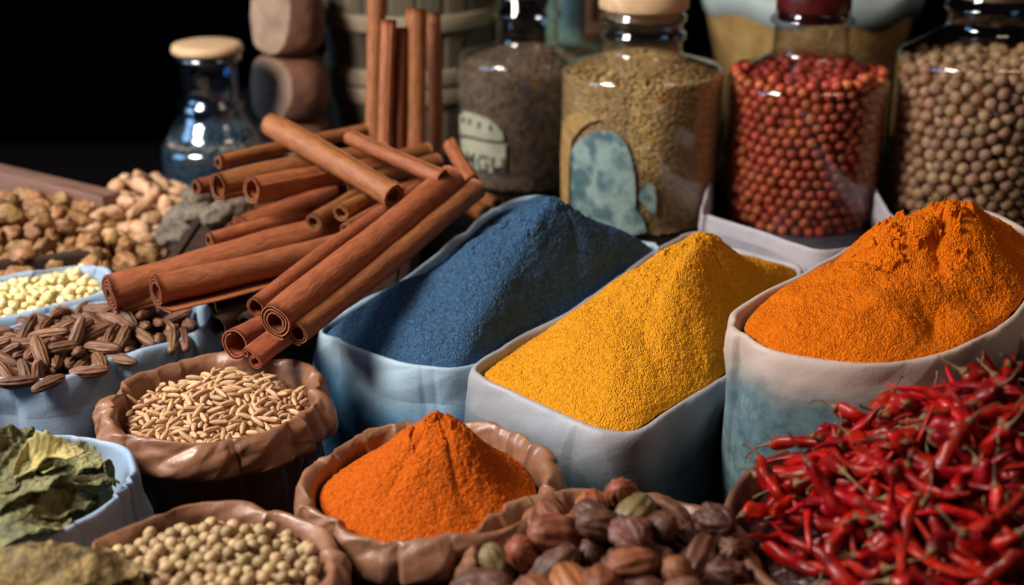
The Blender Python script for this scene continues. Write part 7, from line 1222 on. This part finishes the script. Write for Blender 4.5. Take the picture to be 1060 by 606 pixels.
stick('slim stick with a tiny curled end, low on the left of the pile', Y(216, 249, 1.36), Y(335, 220, 1.45), .0075, 13, 2.0)
stick('stout rough stick in the shaded middle of the pile', Y(250, 238, 1.405), Y(378, 193, 1.52), .0135, 14, 1.8)
stick('short curled stick end in the dark hollow, left one', Y(324, 230, 1.375), Y(392, 192, 1.47), .0088, 15, 1.8)
stick('short curled stick end in the dark hollow, upper right one', Y(352, 220, 1.37), Y(408, 196, 1.46), .0080, 16, 1.7)
stick('short curled stick end in the dark hollow, lowest one', Y(358, 237, 1.34), Y(405, 212, 1.43), .0068, 17, 1.8)
stick('stick behind the crossing one, ending near the standing sticks', Y(330, 186, 1.50), Y(443, 156, 1.60), .0082, 18, 1.7)
stick('stick showing under the thin pale orange one', Y(355, 196, 1.46), Y(452, 168, 1.56), .0088, 19, 1.6)
stick('stub poking out beneath the crossing stick at its right end', Y(372, 218, 1.42), Y(441, 192, 1.50), .0098, 20, 1.7)
stick('short wide broken stick below the thickest one, over the oblong seeds', Z(243, 356, .020), Z(306, 326, .012), .0135, 21, 1.2, roll=2.4)
stick('small double-curled stick lowest of all, above the oblong seeds', Z(264, 374, .016), Z(297, 350, .020), .0062, 22, 1.5, double=True, roll=.4)
stick('little stick leaning beside the lettered jar', Y(488, 188, 1.49), Y(466, 150, 1.56), .0078, 23, 1.6)
stick('stub of bark lying behind the blue powder sack', Y(503, 222, 1.50), Y(480, 212, 1.55), .009, 24, 1.5)
stick('chunk of curled bark between stick pile and blue powder', Y(515, 212, 1.53), Y(498, 205, 1.58), .007, 25, 1.5)
G_ = 'standing cinnamon sticks'
def stand(label, px, py, y0, y1, pxb, r, seed): stick(label, at_y(pxb, 232, y0), at_y(px, py, y1), r, seed, 1.7, roll=seed, group=G_, bend=.004)
stand('tallest standing stick, leftmost of the upright bunch', 390, -14, 1.60, 1.66, 386, .0098, 31)
stand('second upright stick from the left, shorter with a flat top', 402, 21, 1.57, 1.62, 396, .0078, 32)
stand('shortest upright stick, in the middle of the bunch', 415, 29, 1.58, 1.63, 411, .0070, 33)
stand('broadest upright stick, right of the shortest one', 431, 9, 1.59, 1.64, 429, .0112, 34)
stand('rightmost upright stick with a narrow top, before the bucket', 449, 14, 1.62, 1.68, 453, .0076, 35)
for i in range(9):     # sticks lying lower in the pile, mostly in shade
    rg = random.Random(i); x0 = -.305+.004*i; y0 = 1.40+.02*i
    stick('shaded stick deep in the pile on the low crate', (x0, y0, .046+.001*(i % 3)), (x0+.13+rg.uniform(0, .02), y0+.08+rg.uniform(-.02, .03), .046), .0095+.001*(i % 3), 50+i, 1.6, group='shaded sticks at the bottom of the pile')
# low crate that carries the pile
M['crate'] = mat('dark_crate_wood', ['1e120c', '382318', '4a3022'], 14, rough=.7, bump=.5, bscale=70, stretch=(1, 6, 6))
r = thing('low_crate', 'low dark wooden crate under the cinnamon pile', 'crate', (-.24, 1.47, STEP_Z))
V, F = box(0, 0, .025, .26, .28, .05)
for nm, bb in (('base_board', (0, 0, .028, .24, .27, .012)), ('side_board', (0, -.138, .012, .26, .012, .052)), ('side_board', (0, .138, .012, .26, .012, .052)), ('side_board', (-.127, 0, .012, .010, .262, .050)), ('side_board', (.127, 0, .012, .010, .262, .050))):
    V, F = box(*bb); put(nm, bevel(mesh_py(nm, V, F), .0015), M['crate'], r)
V, F = box(-.24, 1.43, (TABLE_Z+STEP_Z-.016)/2, .24, .24, STEP_Z-.016-TABLE_Z)
tag(put('support_block', bevel(mesh_py('support', V, F), .003), M['crate']), 'dark block beneath the low crate', 'block')
# scraps of dark bark between crate and seeds
for k, (lb, a, b, rr) in enumerate([('dark curled scrap of bark right of the white bag corner', (232, 318), (262, 300), .012), ('dark scrap of bark with a torn edge by the paper sack', (225, 338), (250, 322), .010), ('dark rolled bark scrap under the flap of the left sticks', (255, 335), (290, 312), .009)]):
    stick(lb, Z(*a, .012), Z(*b, .015), rr, 60+k, 1.2, roll=k*2, group='scraps of bark').data.materials[0] = M['crate']
# ================================================================ background and left side
M['pale_wood'] = mat('pinkish_board', ['5f4238', '7f5d50', '8d6b5d'], 12, rough=.6, bump=.3, bscale=60, stretch=(1, 6, 6))
def board(name, a, b, h, t, m, parent=None, z=None):
    """a plank standing on edge between two ground points"""
    a = np.array(a, float); b = np.array(b, float); d = (b-a)[:2]; L = np.linalg.norm(d); ang = math.atan2(d[1], d[0])
    V, F = box(L/2, 0, 0, L, t, h); o = put(name, bevel(mesh_py(name, V, F), .003), m, parent); o.location = (a[0], a[1], a[2]); o.rotation_euler = (0, 0, ang); return o
r = thing('wooden_tray', 'wooden tray of mottled nuts with a thick pinkish back board', 'tray')
board('back_board', at_z(-50, 181, .010), at_z(118, 222, .010), .05, .03, M['pale_wood'], r)
board('front_board', at_z(-60, 290, -.01), at_z(96, 272, -.01), .03, .012, M['crate'], r)
V, F = box(-.62, 1.56, -.045, .5, .42, .03); put('bottom_board', bevel(mesh_py('tray_bottom', V, F), .003), M['crate'], r)
V, F = box(-.62, 1.56, (TABLE_Z-.061)/2, .46, .38, -.061-TABLE_Z)
tag(put('support_block', bevel(mesh_py('support2', V, F), .003), M['crate']), 'dark block beneath the wooden tray', 'block')

# stacked log pieces
M['log_bark'] = mat('log_bark', ['4a2c1f', '6b4331', '7d5340'], 24, rough=.8, bump=.6, bscale=60, bdist=.003)
M['log_cut'] = mat('log_cut_face', ['7a604e', '967a66', 'a68c78'], 40, rough=.85, bump=.4, bscale=200, rnd=.08)
def log_piece(px, py, y, rx, rz, seed, label):
    P = at_y(px, py, y); bm = bmesh.new(); bmesh.ops.create_icosphere(bm, subdivisions=5, radius=1)
    n = Vector((-.62, -.72, .12)).normalized()
    for v in bm.verts:
        c = v.co; s = 1/(abs(c.x)**4+abs(c.y)**4+abs(c.z)**4)**.25
        c = c*(.45+.55*s); c = Vector((c.x*rx, c.y*rx, c.z*rz)); c *= 1+.06*float(fbm(np.array([c[:]])*22+seed, 3, seed)[0])
        d = c.dot(n)-rx*.62
        if d > 0: c = c-n*d*.96
        v.co = c
    cut = [f for f in bm.faces if f.calc_center_median().dot(n) > rx*.612]
    bm2 = bm.copy()
    idx = {f.index for f in cut}
    r = thing('log_piece', label, 'log', P, 'stacked log pieces')
    bmesh.ops.delete(bm, geom=[f for f in bm.faces if f.index in idx], context='FACES'); bm2.faces.ensure_lookup_table()
    bmesh.ops.delete(bm2, geom=[f for f in bm2.faces if f.index not in idx], context='FACES')
    for b_, nm, m in ((bm, 'bark', M['log_bark']), (bm2, 'cut_face', M['log_cut'])):
        me = bpy.data.meshes.new(nm); b_.to_mesh(me); b_.free(); put(nm, me, m, r)
        for p in me.polygons: p.use_smooth = True
log_piece(297, 18, 1.95, .052, .052, 1, 'topmost pale-faced log piece of the stack behind the bottle')
log_piece(299, 90, 1.95, .056, .050, 2, 'middle log piece with a pale rounded cut face')
log_piece(303, 152, 1.95, .056, .046, 3, 'lowest log piece, half hidden by cinnamon sticks')
# bucket
M['stave'] = mat('weathered_staves', ['3f392e', '5e5442', '6f6350'], 10, rough=.8, bump=.5, bscale=50, bdist=.003, stretch=(6, 6, 1))
M['hoop'] = mat('pale_hoop', ['6d5f4d', '8d7d66', '988a74'], 14, rough=.7, bump=.3, bscale=60)
y = 2.08; cx = at_y(424, 40, y)[0]; R = .126
r = thing('wooden_bucket', 'old wooden bucket with pale hoops behind the standing cinnamon', 'bucket', (cx, y, STEP_Z))
n = 240; th = np.linspace(0, 2*PI, n, endpoint=False); gro = .0045*np.exp(-((((th*20/(2*PI)) % 1)-.5)/.07)**2); V = []
for rr, z in ((R*.88, .001), (R*.93, .05), (R*.97, .13), (R, .22), (R*1.02, .31), (R*1.02, .312), (R*.96, .312), (R*.94, .25), (R*.84, .02), (.001, .02)):
    q = (rr-gro) if rr > .05 else np.full(n, rr); V.append(np.stack([q*np.cos(th), q*np.sin(th), np.full(n, z)], -1))
put('staves', mesh_np('staves', np.array(V).reshape(-1, 3), grid_faces(10, n), False), M['stave'], r)
for py in (27, 84, 104):
    z = at_y(424, py, y-R)[2]-STEP_Z; rr = np.interp(z, [0, .13, .22, .31], [R*.88, R*.97, R, R*1.02])
    V, F = lathe([(rr-.002, z-.012), (rr+.004, z-.012), (rr+.005, z-.010), (rr+.006, z+.010), (rr+.005, z+.012), (rr-.002, z+.012)], 96); put('hoop', mesh_np('hoop', V, F), M['hoop'], r)
# pale green jar with a framed label
M['green'] = mat('pale_green_glaze', ['4f6656', '6f8570', '7d9079'], 12, rough=.35, bump=.2, bscale=40)
M['brown_frame'] = mat('brown_label_frame', ['6b4226', '8a5a36'], 30, rough=.7)
y = 2.0; x = at_y(608, 30, y)[0]; r = thing('ceramic_jar', 'pale green jar with a brown framed label between two glass jars', 'jar', (x, y, STEP_Z))
V, F = lathe([(.001, .001), (.05, .001), (.058, .01), (.060, .13), (.058, .21), (.05, .24), (.035, .255), (.034, .28), (.038, .285), (.03, .286), (.028, .26), (.001, .25)], 64); put('jar_body', mesh_np('cj', V, F), M['green'], r)
for nm, a0, a1, z0, z1, o, m in (('label_frame', -.18, .42, .172, .262, .0610, M['brown_frame']), ('label', -.11, .35, .184, .252, .0616, M['cork']), ('label_panel', .04, .20, .20, .24, .0622, M['brown_frame'])):
    V = []; 
    for z in (z0, z1):
        for a in np.linspace(a0, a1, 10): V.append((o*math.sin(a), -o*math.cos(a), z))
    put(nm, mesh_py(nm, V, [(i, i+1, 11+i, 10+i) for i in range(9)]), m, r)
# basket behind the berry jar
M['burlap'] = mat('coarse_tan_basket', ['80602f', 'ab8850', 'c4a56c'], 26, rough=.85, bump=.9, bscale=150, bdist=.003)
M['liner'] = mat('pale_liner', ['9aa8a8', 'bcc8c8'], 12, rough=.6)
y = 2.12; x = at_y(836, 30, y)[0]; r = thing('tan_basket', 'wide coarse tan basket with pale liner behind the berry jar', 'basket', (x, y, STEP_Z))
V, F = lathe([(.001, .001), (.105, .001), (.12, .02), (.135, .10), (.155, .19), (.160, .215), (.157, .22), (.150, .215), (.13, .12), (.001, .08)], 96); put('basket_body', mesh_np('bk', V, F), M['burlap'], r)
V, F = lathe([(.150, .185), (.1590, .190), (.1650, .212), (.160, .232), (.152, .230), (.146, .185)], 96); V[:, 2] += .006*np.sin(np.arctan2(V[:, 1], V[:, 0])*7); put('liner', mesh_np('ln', V, F), M['liner'], r)

# ================================================================ dried leaves
M['leaf'] = mat('dried_leaf', ['34351e', '5b5a38', '8a8458', '6a683f'], 26, rough=.75, bump=.8, bscale=170, bdist=.004, bkind='net', rnd=.2, hue=.01, ramp=(.28, .72))
M['leaf_pale'] = mat('pale_dried_leaf', ['8c7c46', 'b3a468', 'c9bd84'], 30, rough=.7, bump=.7, bscale=160, bdist=.0018)
M['net'] = mat('netted_leaf', ['4a3a20', '7a6438', 'a38a58'], 60, rough=.8, bump=1, bscale=150, bdist=.006, bkind='net')
def leaf_mesh(name, L, Wd, curl, cup, seed, wr=.008, veins=9):
    nu, nv = 70, 44; u = np.linspace(0, 1, nu)[:, None]; v = np.linspace(-1, 1, nv)[None, :]
    w = Wd/2*np.sin(PI*np.clip(u, .012, .988)**.8)**.8*(1+.05*np.sin(u*40+seed))
    x = (u-.5)*L+0*v; y = w*v
    mid = np.exp(-(v*w/.0016)**2)*.0016
    s = (u*veins-np.abs(v)*2.1) % 1; side = np.exp(-((s-.5)/.09)**2)*.0012*(1-np.abs(v)**3)
    q = np.stack([x, y, np.full_like(x, seed*1.7)], -1)
    cell = (1-np.abs(fbm(q*150, 2, seed))*3)*.0007
    z = curl*np.sin(u*PI)*L+cup*(np.abs(v)**1.6)*w+mid+side+cell+wr*fbm(q*38, 3, seed)*2
    V = np.stack([x, y, z], -1).reshape(-1, 3); me = mesh_np(name, V, grid_faces(nu, nv, close=False)); return me
def leaf(label, px, py, z, L, Wd, rot, tilt, roll, curl, cup, seed, m='leaf', group='dried leaves in the white liner sack', name='dried_leaf'):
    o = put(name, leaf_mesh(name, L, Wd, curl, cup, seed), M[m], None, at_z(px, py, z)); o.rotation_euler = (roll, tilt, rot)
    md = o.modifiers.new('thickness', 'SOLIDIFY'); md.thickness = .0007
    return tag(o, label, 'leaf', group)
leaf('upright yellow-green leaf at the far left of the liner sack', 6, 478, .018, .085, .050, 1.35, -.2, .55, .12, .25, 1)
leaf('large dark leaf with pale veins, lower left in the sack', 24, 523, .004, .090, .060, .75, -.15, -.25, .10, .35, 2)
leaf('broad netted leaf facing right, in the middle of the sack', 76, 508, .000, .068, .046, .15, .1, -.35, .10, .3, 3)
leaf('crumpled pale yellow leaf on top of the heap', 58, 486, .012, .050, .030, .3, -.2, .3, .25, .9, 4, 'leaf_pale')
leaf('small curled pale leaf at the back of the heap', 33, 488, .014, .036, .026, 1.2, .4, .4, .3, .9, 5, 'leaf_pale')
leaf('narrow leaf ending at the rim fold', 62, 537, -.006, .062, .030, .9, .15, .1, .12, .6, 6)
leaf('dark folded leaf in the hollow by the back rim', 88, 492, -.008, .055, .034, -.5, .2, .4, .15, .8, 7)
leaf('little twisted leaf against the right inner wall', 98, 502, -.012, .045, .026, 1.0, .5, -.3, .2, .7, 8)
leaf('flat leaf edge peeking out at the bottom left', 20, 556, -.002, .075, .036, .55, .0, .35, .08, .4, 9)
leaf('dim leaf low in the middle of the sack', 50, 515, -.018, .080, .055, -.3, .1, 0, .05, .3, 10)
leaf('dim leaf beneath the upright one', 15, 500, -.020, .085, .06, .6, .1, .1, .05, .3, 11)
leaf('dim leaf low on the right of the sack', 85, 520, -.024, .075, .05, 1.7, -.1, .1, .05, .3, 12)
V, F = mound(C_leaf, r_leaf-.012, -.045, -.020); tag(put('leaves_below', mesh_np('lb', V, F), M['leaf']), 'crushed dried leaves lower down in the liner sack', 'leaves', kind='stuff')
leaf('big coarse netted leaf lying before the liner sack', 45, 598, .012, .130, .085, .25, -.05, -.1, .10, -.25, 13, 'net', 'netted leaves at the bottom left', 'netted_leaf')
leaf('second netted leaf at the bottom left corner', 5, 606, .008, .100, .070, 1.2, .1, -.1, .10, -.2, 14, 'net', 'netted leaves at the bottom left', 'netted_leaf')
leaf('netted leaf tucked against the coriander sack', 75, 612, .006, .090, .06, -.5, .1, -.1, .08, -.2, 15, 'net', 'netted leaves at the bottom left', 'netted_leaf')
P = at_z(40, 612, 0); V, F = lathe([(.001, TABLE_Z+.001), (.045, TABLE_Z+.001), (.05, -.12), (.05, -.01), (.03, .004), (.001, .006)], 40); V = V+np.array([P[0], P[1], 0])
tag(put('leaf_jar', mesh_np('lj', V, F), M['paper_body']), 'dark round pot that carries the netted leaves', 'pot')

# rough grey pods between the peanuts and the cinnamon
M['grey_pod'] = mat('rough_grey_pod', ['4b4238', '766a5c', '8f8373'], 90, rough=.9, bump=1, bscale=200, bdist=.003)
for k, (px, py, z, L, R, rot) in enumerate([(196, 228, .012, .062, .020, .3), (232, 222, .030, .056, .016, .6), (182, 246, .004, .050, .018, -.4), (205, 208, .010, .050, .018, 1.1), (246, 206, .030, .05, .015, .2)]):
    o = put('grey_pod', pod_mesh('grey_pod', L, R, 11, .05, (.7, .6), .002, .9, 26, 30, 120+k, .2), M['grey_pod'], None, at_z(px, py, z)); o.rotation_euler = (0, .1*k-.2, rot)
    tag(o, 'rough grey-brown pod lying between the peanuts and the cinnamon sticks', 'seed pod', 'rough grey pods by the peanuts')
# ================================================================ light and camera
W = bpy.data.worlds.new('World'); S.world = W; W.use_nodes = True
W.node_tree.nodes['Background'].inputs[0].default_value = (.4, .5, .8, 1); W.node_tree.nodes['Background'].inputs[1].default_value = .02
def area(name, loc, target, size, power, col, sy=None):
    l = bpy.data.lights.new(name, 'AREA'); l.energy = power; l.color = col; l.size = size
    if sy: l.shape = 'RECTANGLE'; l.size_y = sy
    o = bpy.data.objects.new(name, l); COL.objects.link(o); o.location = loc
    o.rotation_euler = (Vector(target)-Vector(loc)).to_track_quat('-Z', 'Y').to_euler()
area('key_light', (-1.2, .80, 1.15), (.15, 1.3, 0), .55, 50, (1, .93, .84))
area('cool_window_light', (-1.9, 1.2, .55), (0, 1.3, 0), .8, 9.5, (.35, .62, 1))
area('warm_top_light', (.9, 1.0, 1.5), (.5, 1.1, 0), .5, 4, (1, .72, .5))
cam = bpy.data.cameras.new('camera'); co = bpy.data.objects.new('camera', cam); COL.objects.link(co)
co.location = (0, 0, CAM_H); co.rotation_euler = (PI/2-PITCH, 0, 0)
cam.sensor_width = 36; cam.lens = 36*F_PX/1060; cam.clip_start = .02; cam.clip_end = 50
cam.dof.use_dof = True; cam.dof.focus_distance = 1.22; cam.dof.aperture_fstop = 3.5
S.camera = co
S.view_settings.view_transform = 'Standard'; S.view_settings.look = 'None'; S.view_settings.exposure = 0; S.view_settings.gamma = 1
S.render.engine = 'CYCLES'
S.cycles.use_denoising = True; S.cycles.transparent_max_bounces = 24; S.cycles.max_bounces = 8; S.cycles.sample_clamp_indirect = 4
S.cycles.use_adaptive_sampling = True; S.cycles.adaptive_threshold = .015
